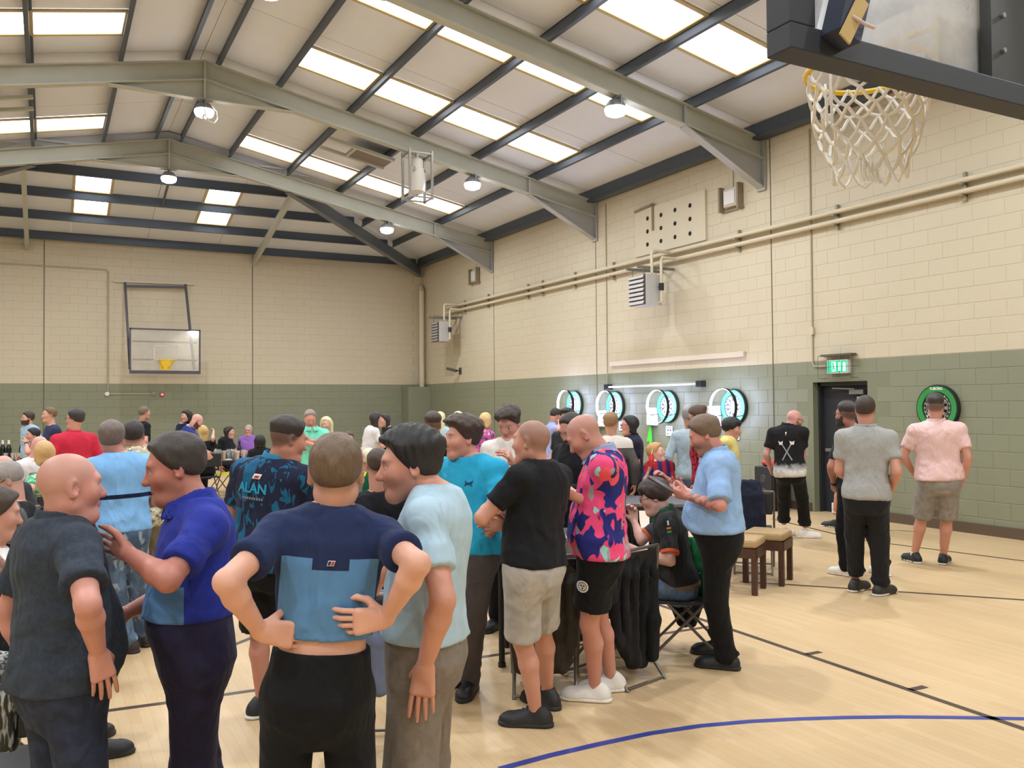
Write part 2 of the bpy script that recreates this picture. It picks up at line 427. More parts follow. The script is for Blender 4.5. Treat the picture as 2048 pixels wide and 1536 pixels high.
wall_f = MB().box((LX-0.3, FY+0.004, 0), (WX+0.004, FY+0.3, TOP)).build('wall_far', M_JOINT); tag(wall_f, kind='structure', label='far end blockwork wall, cream above green, behind the wall basket')
wall_l = MB().box((LX-0.3, BY-0.3, 0), (LX, FY+0.3, TOP)).build('wall_left', M_WALL); tag(wall_l, kind='structure')
wall_b = MB().box((LX-0.3, BY-0.3, 0), (WX+0.3, BY, RZ+0.4)).build('wall_back', M_WALL); tag(wall_b, kind='structure')
def block_mesh(name, w, axis):
    """front-bevelled block face: lies in the wall plane, 4 mm proud"""
    h = BH-BJ; e = 0.004; p = 0.0035
    v = [(-w/2, 0, 0), (w/2, 0, 0), (w/2, 0, h), (-w/2, 0, h), (-w/2+e, p, e), (w/2-e, p, e), (w/2-e, p, h-e), (-w/2+e, p, h-e)]
    f = [(4, 5, 6, 7), (0, 1, 5, 4), (1, 2, 6, 5), (2, 3, 7, 6), (3, 0, 4, 7)]
    if axis == 'x': v = [(WX+0.004-q[1]-FY*0, q[0], q[2]) for q in v]; v = [(q[0]-WX, q[1], q[2]) for q in v]
    else: v = [(q[0], 0.004-q[1], q[2]) for q in v]; f = [tuple(reversed(t)) for t in f]
    f = [tuple(reversed(t)) for t in f]
    me = npmesh(name, v, f, [M_WALL], False)
    import bmesh
    bm = bmesh.new(); bm.from_mesh(me); bmesh.ops.recalc_face_normals(bm, faces=bm.faces)
    for q in bm.faces: pass
    bm.to_mesh(me); bm.free(); return me
def lay_blocks(wall, axis, lo, hi, ztop, free, plane):
    full = block_mesh('block', BL-BJ, axis); half = block_mesh('half_block', BL/2-BJ, axis)
    spots = []
    for r in range(int(ztop/BH)):
        z = r*BH; t = lo+BL/2+(0 if r % 2 == 0 else -BL/2)
        while t < hi+BL/2:
            a, b, me = t-BL/2, t+BL/2, full
            if a < lo-1e-6: a = lo; me = half
            if b > hi+1e-6: b = hi; me = half
            if b-a > 0.2 and free(a, b, z, z+BH):
                if me is half and b-a > BL/2+0.01: pass
                spots.append(((a+b)/2, z, me))
            t += BL
    def size(sp):
        p = (plane, sp[0], sp[1]) if axis == 'x' else (sp[0], plane, sp[1])
        u, v, d = project(p)
        return d if d > 0.5 and -20 < u < 2068 and -20 < v < 1556 else 1e3+abs(d)
    spots.sort(key=size)
    for t, z, me in spots[:300]:
        loc = (WX, t, z+BJ/2) if axis == 'x' else (t, FY, z+BJ/2)
        link('block', me, wall, loc=loc)
    vs, fs = [], []
    geo = {}
    for me in (full, half):
        geo[me.name] = (np.array([q.co[:] for q in me.vertices]), np.array([p.vertices[:] for p in me.polygons]))
    n = 0
    for t, z, me in spots[300:]:
        gv, gf = geo[me.name]
        off = A(WX, t, z+BJ/2) if axis == 'x' else A(t, FY, z+BJ/2)
        vs.append(gv+off); fs.append(gf+n); n += len(gv)
    o = link('blockwork', npmesh('blockwork', np.concatenate(vs), np.concatenate(fs), [M_WALL], False), wall)
    tag(o, kind='stuff')
lay_blocks(wall_r, 'x', -0.05, FY, TOP, door_free, WX)
lay_blocks(wall_f, 'y', LX, WX, TOP, lambda *a: True, FY)
# near end of the right wall is only just in frame: plain face
sk = MB().box((WX-0.028, BY, 0), (WX+0.002, DOOR_Y0-0.05, 0.14)).build('baseboard_right', M_SKIRT); tag(sk, kind='structure', label='brown skirting board along the right wall, near the camera')
sk = MB().box((WX-0.028, DOOR_Y1+0.05, 0), (WX+0.002, FY, 0.14)).build('baseboard_right', M_SKIRT); tag(sk, kind='structure', label='brown skirting board along the right wall beyond the door')
sk = MB().box((LX, FY-0.028, 0), (WX-0.03, FY+0.002, 0.14)).build('baseboard_far', M_SKIRT); tag(sk, kind='structure', label='brown skirting board along the far wall')
# ------------------------------------------------------------------ lettering
def text_mesh(txt, size, mats, depth=0.001, align='CENTER', bold=0.0):
    c = bpy.data.curves.new('lettering', 'FONT'); c.body = txt; c.size = size; c.align_x = align; c.align_y = 'CENTER'; c.extrude = depth; c.offset = bold; c.resolution_u = 2
    o = bpy.data.objects.new('lettering', c); COL.objects.link(o)
    me = bpy.data.meshes.new_from_object(o.evaluated_get(bpy.context.evaluated_depsgraph_get()))
    bpy.data.objects.remove(o); bpy.data.curves.remove(c)
    me.materials.clear(); me.materials.append(mats)
    return me
def face_rot(nrm, up=(0, 0, 1)):
    """matrix whose z axis is nrm and whose y axis leans to up (for text and flat prints)"""
    z = np.asarray(nrm, float); z /= np.linalg.norm(z); x = np.cross(up, z); x /= np.linalg.norm(x); y = np.cross(z, x)
    return Matrix(((x[0], y[0], z[0], 0), (x[1], y[1], z[1], 0), (x[2], y[2], z[2], 0), (0, 0, 0, 1)))
ON_WALL = face_rot((-1, 0, 0))               # faces into the hall from the right wall

# ------------------------------------------------------------------ flood lamps under the rafters
M_LENS = mat('lit_led_lens', (240, 245, 255), 0.3, emit=45.0)
M_LAMPB = mat('lamp_housing', (130, 134, 140), 0.5, metal=0.3)
def flood(x, fy, label, cable=False, d=0.0):
    z = roof_z(x)-0.34-(0.36 if abs(x-RX) < 0.1 else 0.0)-0.02
    t = empty('flood_lamp', (x, fy, z)); tag(t, label, 'flood lamp', 'flood lamps under the rafters')
    MB().box((-0.02, -0.16, -0.03), (0.02, 0.16, 0)).box((-0.012, -0.17, -0.16), (0.012, -0.155, 0)).box((-0.012, 0.155, -0.16), (0.012, 0.17, 0)).build('bracket', M_LAMPB, t)
    MB().lathe([(0.05, -0.03), (0.10, -0.05), (0.14, -0.09), (0.165, -0.14), (0.165, -0.17)], 20).build('housing', M_LAMPB, t, True)
    MB().lathe([(0.17, -0.17), (0.175, -0.21), (0.15, -0.27), (0.08, -0.30), (0.0, -0.305)], 20).build('lens', M_LENS, t, True)
    ld = bpy.data.lights.new('lamp_light', 'AREA'); ld.shape = 'DISK'; ld.size = 0.3; ld.energy = LAMP_WATTS; ld.color = (0.88, 0.94, 1.0)
    lo = bpy.data.objects.new('lamp_light', ld); COL.objects.link(lo); lo.parent = t; lo.location = (0, 0, -0.32)
    if cable:
        pts = [(0.03+0.0*i, 0.1, -0.2) for i in range(1)]
        pts = [A(-0.02, -0.17, -0.2), A(0.0, -0.19, -0.34), A(0.06, -0.19, -0.42), A(0.15, -0.19, -0.44), A(0.21, -0.18, -0.36), A(0.2, -0.17, -0.22), A(0.12, -0.15, -0.12)]
        MB().tube(pts, 0.012, 8).tube([A(-0.03, -0.19, -0.3), A(-0.05, -0.19, -0.37), A(0.0, -0.19, -0.41), A(0.04, -0.19, -0.36)], 0.02, 8).build('cable', M_WHITEP, t, True)
    return t
where = {-4.5: 'on the rafter behind the camera', 0.75: 'on the rafter above the near basket', 6.0: 'on the rafter before the nearest one', 11.25: 'on the nearest rafter in view', 16.5: 'on the second rafter in view', 21.75: 'on the last rafter before the hip'}
for fy in FRAMES:
    for x, side in ((RX, 'at the ridge'), (RX+5.4, 'on the right slope'), (RX-5.4, 'on the left slope')):
        flood(x, fy, f'round lit flood lamp {where[fy]} {side}', cable=(fy == 16.5 and x == RX))

# ------------------------------------------------------------------ caged cylindrical unit hung from the second rafter
p = on_y(829, 330, 16.5)
t = empty('ceiling_unit', (p[0], 16.35, roof_z(p[0])-0.34)); tag(t, 'white cylindrical unit in a tall metal cage hanging from the second rafter', 'ceiling unit')
mb = MB()
for sx in (-0.24, 0.24):
    for sy in (-0.2, 0.2): mb.bar((sx, sy, 0.0), (sx, sy, -0.98), 0.045, 0.045)
for z in (-0.06, -0.95):
    for s in (-1, 1): mb.bar((-0.24, 0.2*s, z), (0.24, 0.2*s, z), 0.03, 0.03); mb.bar((0.24*s, -0.2, z), (0.24*s, 0.2, z), 0.03, 0.03)
mb.build('cage', mat('galvanised', (150, 146, 140), 0.4, metal=0.7), t)
MB().lathe([(0.0, -0.12), (0.1, -0.13), (0.12, -0.2), (0.12, -0.32), (0.16, -0.36), (0.165, -0.62), (0.15, -0.8), (0.1, -0.84), (0.0, -0.85)], 20).build('drum', mat('offwhite_drum', (214, 210, 202), 0.5), t, True)
for sx in (-1, 1): MB().cyl((sx*0.1, -0.12, -0.34), (sx*0.13, -0.13, -0.42), 0.02, 8).build('clip', M_GREYM, t, True)
MB().bar((0, 0, 0.0), (0, 0, -0.14), 0.05, 0.05).build('hanger', M_GREYM, t)

# two framed panels slung under the purlins beyond the second rafter
for sgn in (1, -1):
    x0 = RX+sgn*2.75; x1 = RX+sgn*4.2
    t = empty('slung_frame', ((x0+x1)/2, 18.3, 7.3)); tag(t, 'grey slung panel frame under the right roof slope past the second rafter' if sgn > 0 else 'grey slung panel frame under the left roof slope past the second rafter', 'roof frame')
    zz = lambda x: roof_z(x)-0.07-7.3
    cxm = (x0+x1)/2
    for yy in (-0.35, 0.35): MB().bar((x0-cxm, yy, zz(x0)), (x1-cxm, yy, zz(x1)), 0.09, 0.06).build('rail', M_STEEL, t)
    MB().bar((x0+(x1-x0)*0.42-cxm, 0, zz(x0+(x1-x0)*0.42)+0.02), (x1-cxm, 0, zz(x1)+0.02), 0.62, 0.02).build('panel', mat('slung_panel', (120, 110, 104), 0.6), t)
    MB().bar((x0+(x1-x0)*0.4-cxm, -0.35, zz(x0+(x1-x0)*0.4)), (x0+(x1-x0)*0.4-cxm, 0.35, zz(x0+(x1-x0)*0.4)), 0.07, 0.06).build('cross_rail', M_STEEL, t)

# ------------------------------------------------------------------ right wall services
px0 = on_x(1473, 472, WX-0.1); px1 = on_x(1473, 489, WX-0.1); px2 = on_x(2048, 331, WX-0.1)
ZP1, ZP0 = (px0[2]+px2[2])/2, (px0[2]+px2[2])/2-(px0[2]-px1[2])
Y_H2 = on_x(1300, 570, WX-0.35)[1]; Y_H1 = on_x(885, 660, WX-0.35)[1]
for z, nm in ((ZP1, 'upper'), (ZP0, 'lower')):
    o = MB().cyl((WX-0.1, -4.9, z), (WX-0.1, Y_H1+0.3, z), 0.038, 12).build('heating_pipe', M_CREAMP, None, True)
    tag(o, f'{nm} of the two cream heating pipes running along the right wall', 'pipe', 'heating pipes on the right wall')
for bi, q in enumerate((1927, 1670, 1473, 1222, 1145, 1080, 1051, 972, 925)):
    y = on_x(q, 500, WX-0.1)[1]
    mb = MB(); mb.box((WX-0.06, y-0.02, ZP0-0.12), (WX-0.005, y+0.02, ZP1+0.12)); mb.box((WX-0.15, y-0.02, ZP0-0.06), (WX-0.02, y+0.02, ZP0-0.045)); mb.box((WX-0.15, y-0.02, ZP1-0.06), (WX-0.02, y+0.02, ZP1-0.045))
    o = mb.build('pipe_bracket', mat('bracket_paint', (150, 140, 118), 0.6)); tag(o, ('nearest', 'second', 'third', 'fourth', 'fifth', 'sixth', 'seventh', 'eighth', 'farthest')[bi]+' small painted bracket holding the two heating pipes on the right wall', 'bracket', 'pipe brackets on the right wall')
def heater(py, pz, label, sc=1.0):
    t = empty('unit_heater', (WX-0.62, py, pz)); tag(t, label, 'heater')
    w, d, h = 0.42, 0.52, 0.60
    MB().box((-w/2+0.04, -d/2, -h/2), (w/2, d/2, h/2)).build('casing', mat('heater_casing', (186, 184, 180), 0.45, metal=0.2, noise=0.04), t, bevel=0.012)
    MB().box((-w/2+0.005, -d/2+0.01, -h/2+0.01), (-w/2+0.035, d/2-0.01, h/2-0.01)).build('grille_back', mat('grille_dark', (84, 74, 70), 0.7), t)
    for i in range(7):
        z = -h/2+0.05+i*(h-0.1)/6.0
        MB().bar((-w/2-0.012, -d/2+0.015, z), (-w/2-0.012, d/2-0.015, z), 0.012, 0.066, up=(0.45, 0, 1)).build('louvre', mat('louvre_grey', (168, 162, 158), 0.5, metal=0.2), t)
    mb = MB()
    for yy in (-0.16, 0.2): mb.bar((-0.3, yy, h/2+0.14), (0.6, yy, h/2+0.14), 0.04, 0.05)
    for yy in (-0.16, 0.2):
        for xx in (-0.15, 0.15): mb.cyl((xx, yy, h/2+0.14), (xx, yy, h/2-0.01), 0.008, 6)
    mb.build('hanging_bracket', mat('bracket_dark', (112, 108, 100), 0.6), t)
    MB().lathe([(0.0, -0.06), (0.16, -0.06), (0.18, 0.0), (0.0, 0.0)], 20).xf(Matrix.Translation((w/2, 0, 0)) @ Matrix.Rotation(-math.pi/2, 4, 'Y')).build('fan_guard', M_BLACK, t, True)
    zc1 = ZP1-pz; zc0 = ZP0-pz
    pts = [A(0.52, -0.16, zc1), A(0.05, -0.2, zc1), A(0.02, -0.2, zc1-0.05), A(0.02, -0.2, h/2+0.02)]
    MB().tube(pts, 0.03, 10).build('feed_pipe', M_CREAMP, t, True)
    pts = [A(0.52, -0.34, zc0), A(0.16, -0.34, zc0), A(0.14, -0.34, zc0-0.05), A(0.14, -0.34, -h/2+0.06), A(0.14, -0.24, -h/2+0.06)]
    MB().tube(pts, 0.03, 10).build('return_pipe', M_CREAMP, t, True)
    MB().cyl((0.14, -0.34, -0.02), (0.14, -0.34, 0.12), 0.05, 10).bar((0.14, -0.38, 0.05), (0.14, -0.28, 0.05), 0.05, 0.05).build('valve', M_BLACK, t, True)
    return t
hp = on_x(1290, 582, WX-0.62); heater(hp[1], hp[2], 'grey unit heater with louvres bracketed to the right wall above the dartboards')
hp = on_x(882, 664, WX-0.62); heater(hp[1], hp[2], 'small looking grey unit heater on the right wall beside the far corner')

# acoustic panel with twelve holes, high on the right wall
c0 = on_x(1273, 425, WX); c1 = on_x(1413, 378, WX); zb = on_x(1413, 480, WX)[2]
yA, yB = c1[1], c0[1]; zt_ = c0[2]
t = empty('perforated_panel', (WX-0.02, (yA+yB)/2, zb)); tag(t, 'cream board with twelve round holes high on the right wall', 'wall panel')
MB().box((-0.02, (yA-yB)/2, 0), (0.02, (yB-yA)/2, zt_-zb)).build('board', M_CREAMP, t)
for (hx, hys) in ((1295, (437, 463, 489)), (1322, (430, 456, 482)), (1350, (420, 447, 474)), (1380, (411, 438, 467))):
    for hyy in hys:
        q = on_x(hx, hyy, WX-0.04)
        MB().lathe([(0.045, 0), (0.045, 0.004), (0.0, 0.004)], 14).xf(Matrix.Rotation(-math.pi/2, 4, 'Y')).build('hole', mat('hole_black', (30, 26, 22), 0.9), t, False, loc=(-0.0195, q[1]-(yA+yB)/2, q[2]-zb))  # dark disc on the board paints the shade inside each opening
MB().bar((-0.03, (yB-yA)/2, zt_-zb), (-0.03, (yB-yA)/2-0.62, zt_-zb+0.04), 0.03, 0.05).bar((-0.03, (yB-yA)/2-0.62, zt_-zb+0.06), (-0.03, (yB-yA)/2-0.62, zt_-zb-0.5), 0.03, 0.05, up=(0, 1, 0)).build('edge_trim', mat('trim_brown', (140, 122, 96), 0.7), t)

def wall_lamp(px, py, label, s=1.0):
    q = on_x(px, py, WX-0.06); t = empty('bulkhead_lamp', (WX, q[1], q[2])); tag(t, label, 'wall lamp')
    MB().box((-0.1, -0.17, -0.17), (0, 0.17, 0.17)).build('body', mat('bulkhead_grey', (190, 184, 170), 0.5), t, bevel=0.02)
    MB().box((-0.115, -0.14, -0.13), (-0.1, 0.14, 0.12)).build('glass', mat('bulkhead_glass', (214, 210, 206), 0.25), t, bevel=0.006)
    mb = MB()
    for yy in (-0.24, 0.24): mb.box((-0.14, yy-0.02, -0.24), (-0.02, yy+0.02, 0.22))
    mb.box((-0.03, -0.28, -0.24), (-0.004, 0.28, -0.2)); mb.build('guard', mat('guard_brown', (140, 126, 104), 0.6), t)
    MB().cyl((-0.015, 0, 0.17), (-0.015, 0, EAVE-0.12-q[2]), 0.012, 8).build('conduit', M_CREAMP, t, True)
wall_lamp(1462, 395, 'square bulkhead lamp in a guard under the nearest haunch')
wall_lamp(949, 552, 'square bulkhead lamp in a guard near the far corner haunch')

# small blue ball lodged behind the nearest haunch
o = MB().lathe([(0.12*math.sin(a), -0.12*math.cos(a)) for a in np.linspace(0, math.pi, 12)], 18).build('ball', mat('blue_ball', (70, 110, 130), 0.5), None, True)
q = on_y(1455, 240, 11.6); o.location = q; tag(o, 'small blue ball stuck under the roof above the nearest haunch', 'ball')
# conduit and trunking
def wire(pts, r, label, m=None, name='conduit', cat='conduit'):
    o = MB().tube(pts, r, 8).build(name, m or M_CREAMP, None, True); return tag(o, label, cat)
yv = on_x(1214, 600, WX)[1]; z1 = on_x(1213, 768, WX)[2]
wire([A(WX-0.015, yv, EAVE-0.1), A(WX-0.015, yv, z1)], 0.012, 'thin conduit running down to the light bar above the dartboards', mat('conduit_grey', (170, 160, 132), 0.6))
ys = on_x(1625, 600, WX)[1]; zs = on_x(1652, 732, WX)[2]; ye = on_x(1655, 732, WX)[1]
wire([A(WX-0.015, ys, EAVE-0.1), A(WX-0.015, ys, zs+0.06), A(WX-0.02, ys-0.04, zs), A(WX-0.03, ye, zs)], 0.014, 'thin conduit running down the wall to the exit sign', mat('conduit_grey', (170, 160, 132), 0.6))
o = MB().box((WX-0.05, ys-0.04, on_x(1625, 662, WX)[2]-0.06), (WX-0.003, ys+0.04, on_x(1625, 662, WX)[2]+0.06)).build('junction_box', M_CREAMP); tag(o, 'small cream junction box on the conduit above the exit sign', 'junction box')
a = on_x(1222, 727, WX-0.03); b = on_x(1490, 709, WX-0.03)
o = MB().box((WX-0.07, b[1], (a[2]+b[2])/2-0.045), (WX-0.003, a[1], (a[2]+b[2])/2+0.045)).build('trunking', mat('trunking_cream', (212, 196, 176), 0.5), None, False, 0.006); tag(o, 'long cream trunking box fixed above the green paint line', 'trunking')
a = on_x(1213, 772, WX-0.12); b = on_x(1398, 770, WX-0.12); zl = (a[2]+b[2])/2
t = empty('light_bar', (WX-0.1, (a[1]+b[1])/2, zl)); tag(t, 'slim tube bar with black end boxes above the lit dartboards', 'light bar')
hl = (a[1]-b[1])/2
MB().cyl((0, -hl, 0), (0, hl, 0), 0.022, 12).build('tube', mat('tube_white', (214, 214, 222), 0.25), t, True)
for s in (-1, 1): MB().box((-0.05, s*hl-0.07, -0.06), (0.095, s*hl+0.07, 0.06)).build('end_box', M_BLACK, t, bevel=0.01)
# small sensor arm near the corner
q = on_x(915, 742, WX-0.1); t = empty('wall_camera', (WX, q[1], q[2])); tag(t, 'little dark bracketed camera on the wall near the far corner', 'camera')
MB().bar((0, 0, 0), (-0.2, 0.0, 0.02), 0.03, 0.03).build('arm', M_BLACK, t); MB().bar((-0.16, -0.05, 0.0), (-0.36, 0.2, 0.08), 0.08, 0.08).build('body', mat('dark_grey', (70, 66, 60), 0.5), t); MB().box((-0.02, -0.08, -0.1), (0, 0.08, 0.1)).build('plate', mat('dark_grey', (70, 66, 60), 0.5), t)

# exit sign in its wire guard
a = on_x(1653, 733, WX-0.1); b = on_x(1694, 733, WX-0.1); zt1 = on_x(1672, 720, WX-0.1)[2]; zb1 = on_x(1672, 747, WX-0.1)[2]
w = a[1]-b[1]; h = zt1-zb1; yc = (a[1]+b[1])/2; zc = (zt1+zb1)/2
t = empty('exit_sign', (WX, yc, zc)); tag(t, 'lit green running man exit sign in a wire guard above the door', 'sign')
MB().box((-0.09, -w/2, -h/2), (0, w/2, h/2)).build('housing', M_WHITEP, t, bevel=0.006)
MG = mat('exit_green', (30, 190, 140), 0.4, emit=1.1); MWh = mat('exit_white', (225, 255, 245), 0.4, emit=1.6)
MB().box((-0.095, -w/2+0.012, -h/2+0.02), (-0.088, w/2-0.012, h/2-0.012)).build('panel', MG, t)
mb = MB()                                    # door pictogram, running figure and arrow
mb.box((-0.099, 0.02, -h*0.34), (-0.095, 0.02+w*0.2, h*0.36)); mb.box((-0.099, -w*0.42, -h*0.36), (-0.095, -w*0.30, h*0.30)); mb.box((-0.099, -w*0.18, -h*0.3), (-0.095, -w*0.08, h*0.34))
mb.build('pictogram', MWh, t)
mb = MB(); mb.lathe([(0.018, -0.003), (0.018, 0.003)], 10, (0, 0, 0)).xf(Matrix.Translation((-0.1, 0.03+w*0.1, h*0.24)) @ Matrix.Rotation(math.pi/2, 4, 'Y'))
mb.bar((-0.1, 0.03+w*0.1, h*0.16), (-0.1, 0.03+w*0.08, -h*0.06), 0.006, 0.03, up=(0, 1, 0)); mb.bar((-0.1, 0.03+w*0.08, -h*0.05), (-0.1, 0.03+w*0.16, -h*0.28), 0.006, 0.018, up=(0, 1, 0)); mb.bar((-0.1, 0.03+w*0.08, -h*0.05), (-0.1, 0.03, -h*0.26), 0.006, 0.018, up=(0, 1, 0))
mb.build('running_figure', MG, t)
mb = MB(); W2, H2 = w/2+0.12, h/2+0.07
for z in (-H2, 0.0, H2): mb.tube([A(0, -W2, z), A(-0.16, -W2, z), A(-0.16, W2, z), A(0, W2, z)], 0.005, 6)
for yy in (-W2, -W2/3, W2/3, W2): mb.tube([A(-0.16, yy, -H2), A(-0.16, yy, H2)], 0.004, 6)
mb.build('wire_guard', mat('guard_wire', (110, 106, 90), 0.5, metal=0.5), t, True)
MB().box((-0.13, -W2+0.02, H2-0.005), (0, W2-0.02, H2+0.025)).build('top_bar', mat('dark_bar', (80, 78, 66), 0.6), t)

# the exit door: dark recessed leaf with closer and small white notice
M_DOOR = mat('door_dark', (34, 36, 42), 0.55, noise=0.1)
t = empty('door_1', (WX, (DOOR_Y0+DOOR_Y1)/2, 0)); tag(t, 'dark recessed exit door with closer in the right wall', None, None, 'structure')
DW = DOOR_Y1-DOOR_Y0
MB().box((0.2, -DW/2, 0.0), (0.25, DW/2, DOOR_H)).build('door_leaf', M_DOOR, t)
mb = MB(); mb.box((0.1, -DW/2, 0), (0.2, -DW/2+0.05, DOOR_H)); mb.box((0.12, DW/2-0.04, 0), (0.2, DW/2, DOOR_H)); mb.box((0.12, -DW/2, DOOR_H-0.06), (0.2, DW/2, DOOR_H)); mb.build('door_frame', mat('door_frame_dark', (44, 46, 50), 0.5), t)
mb = MB(); mb.box((0.13, -0.35, DOOR_H-0.2), (0.2, -0.08, DOOR_H-0.13)); mb.bar((0.12, -0.2, DOOR_H-0.12), (0.1, 0.22, DOOR_H-0.1), 0.02, 0.02); mb.build('door_closer', M_GREYM, t)
MB().box((0.19, -0.42, DOOR_H-0.32), (0.199, -0.18, DOOR_H-0.24)).build('notice', M_WHITEP, t)
MB().box((0.14, -0.42, 0.98), (0.2, 0.42, 1.03)).build('push_bar', M_GREYM, t)

# ------------------------------------------------------------------ dartboards
M_DBL = mat('board_black', (26, 26, 26), 0.9); M_CRM = mat('board_cream', (232, 222, 190), 0.9); M_DRED = mat('board_red', (190, 40, 44), 0.9); M_DGRN = mat('board_green', (28, 130, 70), 0.9)
M_SGRN = mat('surround_green', (44, 142, 66), 0.7); M_SURB = mat('surround_black', (28, 30, 28), 0.8); M_WIRE = mat('board_wire', (190, 190, 190), 0.3, metal=0.8); M_PRINTW = mat('white_print', (240, 240, 236), 0.6)
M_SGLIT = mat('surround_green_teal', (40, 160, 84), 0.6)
SEG = [(0.0, 0.0064, 2), (0.0064, 0.016, 3), (0.016, 0.099, 'p'), (0.099, 0.107, 'd'), (0.107, 0.162, 'p'), (0.162, 0.170, 'd')]
def board_mesh():
    mb = MB(); n = 20
    for r0, r1, k in SEG:
        for i in range(n):
            a0 = math.radians(90-9-18*i); a1 = a0+math.radians(18)
            if k == 'p': m = 0 if i % 2 == 0 else 1
            elif k == 'd': m = 2 if i % 2 == 0 else 3
            else: m = k
            am = (a0+a1)/2
            P = lambda r, a: (r*math.cos(a), r*math.sin(a), 0.0)
            if r0 < 1e-6: mb.add([P(0, 0), P(r1, a0), P(r1, am), P(r1, a1)], [(0, 1, 2, 3)], m)
            else: mb.add([P(r0, a0), P(r1, a0), P(r1, am), P(r1, a1), P(r0, a1), P(r0, am)], [(0, 1, 2, 5), (5, 2, 3, 4)], m)
    mb.lathe([(0.2255, -0.038), (0.2255, 0.0), (0.170, 0.0)], 40, m=0)
    me = npmesh('segments', mb.v, mb.f, [M_DBL, M_CRM, M_DRED, M_DGRN], False, mb.m); return me
ME_BOARD = board_mesh()
mb = MB()
for r in (0.170, 0.162, 0.107, 0.099, 0.2): mb.tube([A(r*math.cos(q), r*math.sin(q), 0.002) for q in np.linspace(0, 2*math.pi, 40, endpoint=False)], 0.0012, 4, closed=True)
for i in range(20):
    q = math.radians(9+18*i); mb.tube([A(0.016*math.cos(q), 0.016*math.sin(q), 0.002), A(0.205*math.cos(q), 0.205*math.sin(q), 0.002)], 0.0009, 4)
ME_WIRES = mb.mesh('wires', M_WIRE)
ORDER = [20, 1, 18, 4, 13, 6, 10, 15, 2, 17, 3, 19, 7, 16, 8, 11, 14, 9, 12, 5]
vs, fs, nv = [], [], 0
for i, k in enumerate(ORDER):
    me = text_mesh(str(k), 0.034, M_PRINTW, 0.001); q = math.radians(90-18*i)
    for v in me.vertices: vs.append((v.co.x+0.192*math.cos(q), v.co.y+0.192*math.sin(q), v.co.z+0.003))
    for pl in me.polygons: fs.append(tuple(nv+j for j in pl.vertices))
    nv += len(me.vertices)
ME_NUM = npmesh('numbers', vs, fs, [M_PRINTW], False)
mb = MB(); mb.lathe([(0.2265, -0.03), (0.2265, 0.012), (0.24, 0.014), (0.315, 0.014)], 48); ME_SUR0 = mb
def ring(prof, mats, name, n=48):
    mb = MB(); mb.lathe(prof, n); mb.f = [f for f in mb.f if len(f) == 4]; mb.m = mb.m[:len(mb.f)]; return mb.mesh(name, mats, True)
ME_RINGG = ring([(0.2265, -0.03), (0.2265, 0.012), (0.232, 0.014), (0.305, 0.014)], M_SGRN, 'surround')
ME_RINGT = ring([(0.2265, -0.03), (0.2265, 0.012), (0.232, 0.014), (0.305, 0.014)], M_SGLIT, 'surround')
ME_RINGB = ring([(0.305, 0.014), (0.318, 0.012), (0.326, 0.0), (0.326, -0.05)], M_SURB, 'surround_rim')
ME_NAME = text_mesh('TUBORG', 0.05, M_PRINTW, 0.001, bold=0.0012)
M_LED = mat('led_strip', (190, 204, 255), 0.4, emit=300.0)
def dartboard(px, py, label, lit):
    q = on_x(px, py, WX-0.06); t = empty('dartboard', (WX-0.06, q[1], q[2])); t.matrix_world = Matrix.Translation((WX-0.06, q[1], q[2])) @ ON_WALL
    tag(t, label, 'dartboard', 'dartboards on the right wall')
    f = link('board_face', ME_BOARD, t); link('wires', ME_WIRES, f); tag(link('number_ring', ME_NUM, f), kind='stuff')
    s = link('surround', ME_RINGT if lit else ME_RINGG, t); link('rim', ME_RINGB, s)
    if not lit: link('lettering', ME_NAME, s, loc=(0, 0.268, 0.016))
    if lit:
        R0, zr = 0.335, 0.24                  # hoop of light held off the board on arms
        mb = MB(); mb.lathe([(R0, zr-0.03), (R0+0.012, zr-0.03), (R0+0.012, zr+0.03), (R0, zr+0.03)], 48); mb.f = [g for g in mb.f if len(g) == 4]; mb.m = [0]*len(mb.f)
        hp_ = mb.build('light_hoop', M_BLACK, t, True)
        mb = MB(); mb.lathe([(R0-0.003, zr-0.026), (R0-0.003, zr+0.026)], 48); mb.f = [g for g in mb.f if len(g) == 4]; mb.m = [0]*len(mb.f)
        link('led_strip', npmesh('led_strip', mb.v, [tuple(reversed(g)) for g in mb.f], [M_LED], True), hp_)
        for ang in (90, 210, 330):
            q0 = math.radians(ang); c, s_ = math.cos(q0), math.sin(q0)
            MB().tube([A(R0*c, R0*s_, zr), A((R0-0.005)*c, (R0-0.005)*s_, 0.12), A(0.3*c, 0.3*s_, 0.015)], 0.007, 6).build('arm', M_BLACK, t, True)
    return t
dartboard(1148, 809, 'lit dartboard at the far left of the row of four', True)
dartboard(1229, 812, 'lit dartboard second from the far end of the row', True)
dartboard(1334, 813, 'lit dartboard third from the far end, above the green cloth', True)
dartboard(1466, 814, 'lit dartboard nearest the door, right end of the row', True)
dartboard(1874, 816, 'unlit green dartboard near the right edge, behind the man in pink', False)
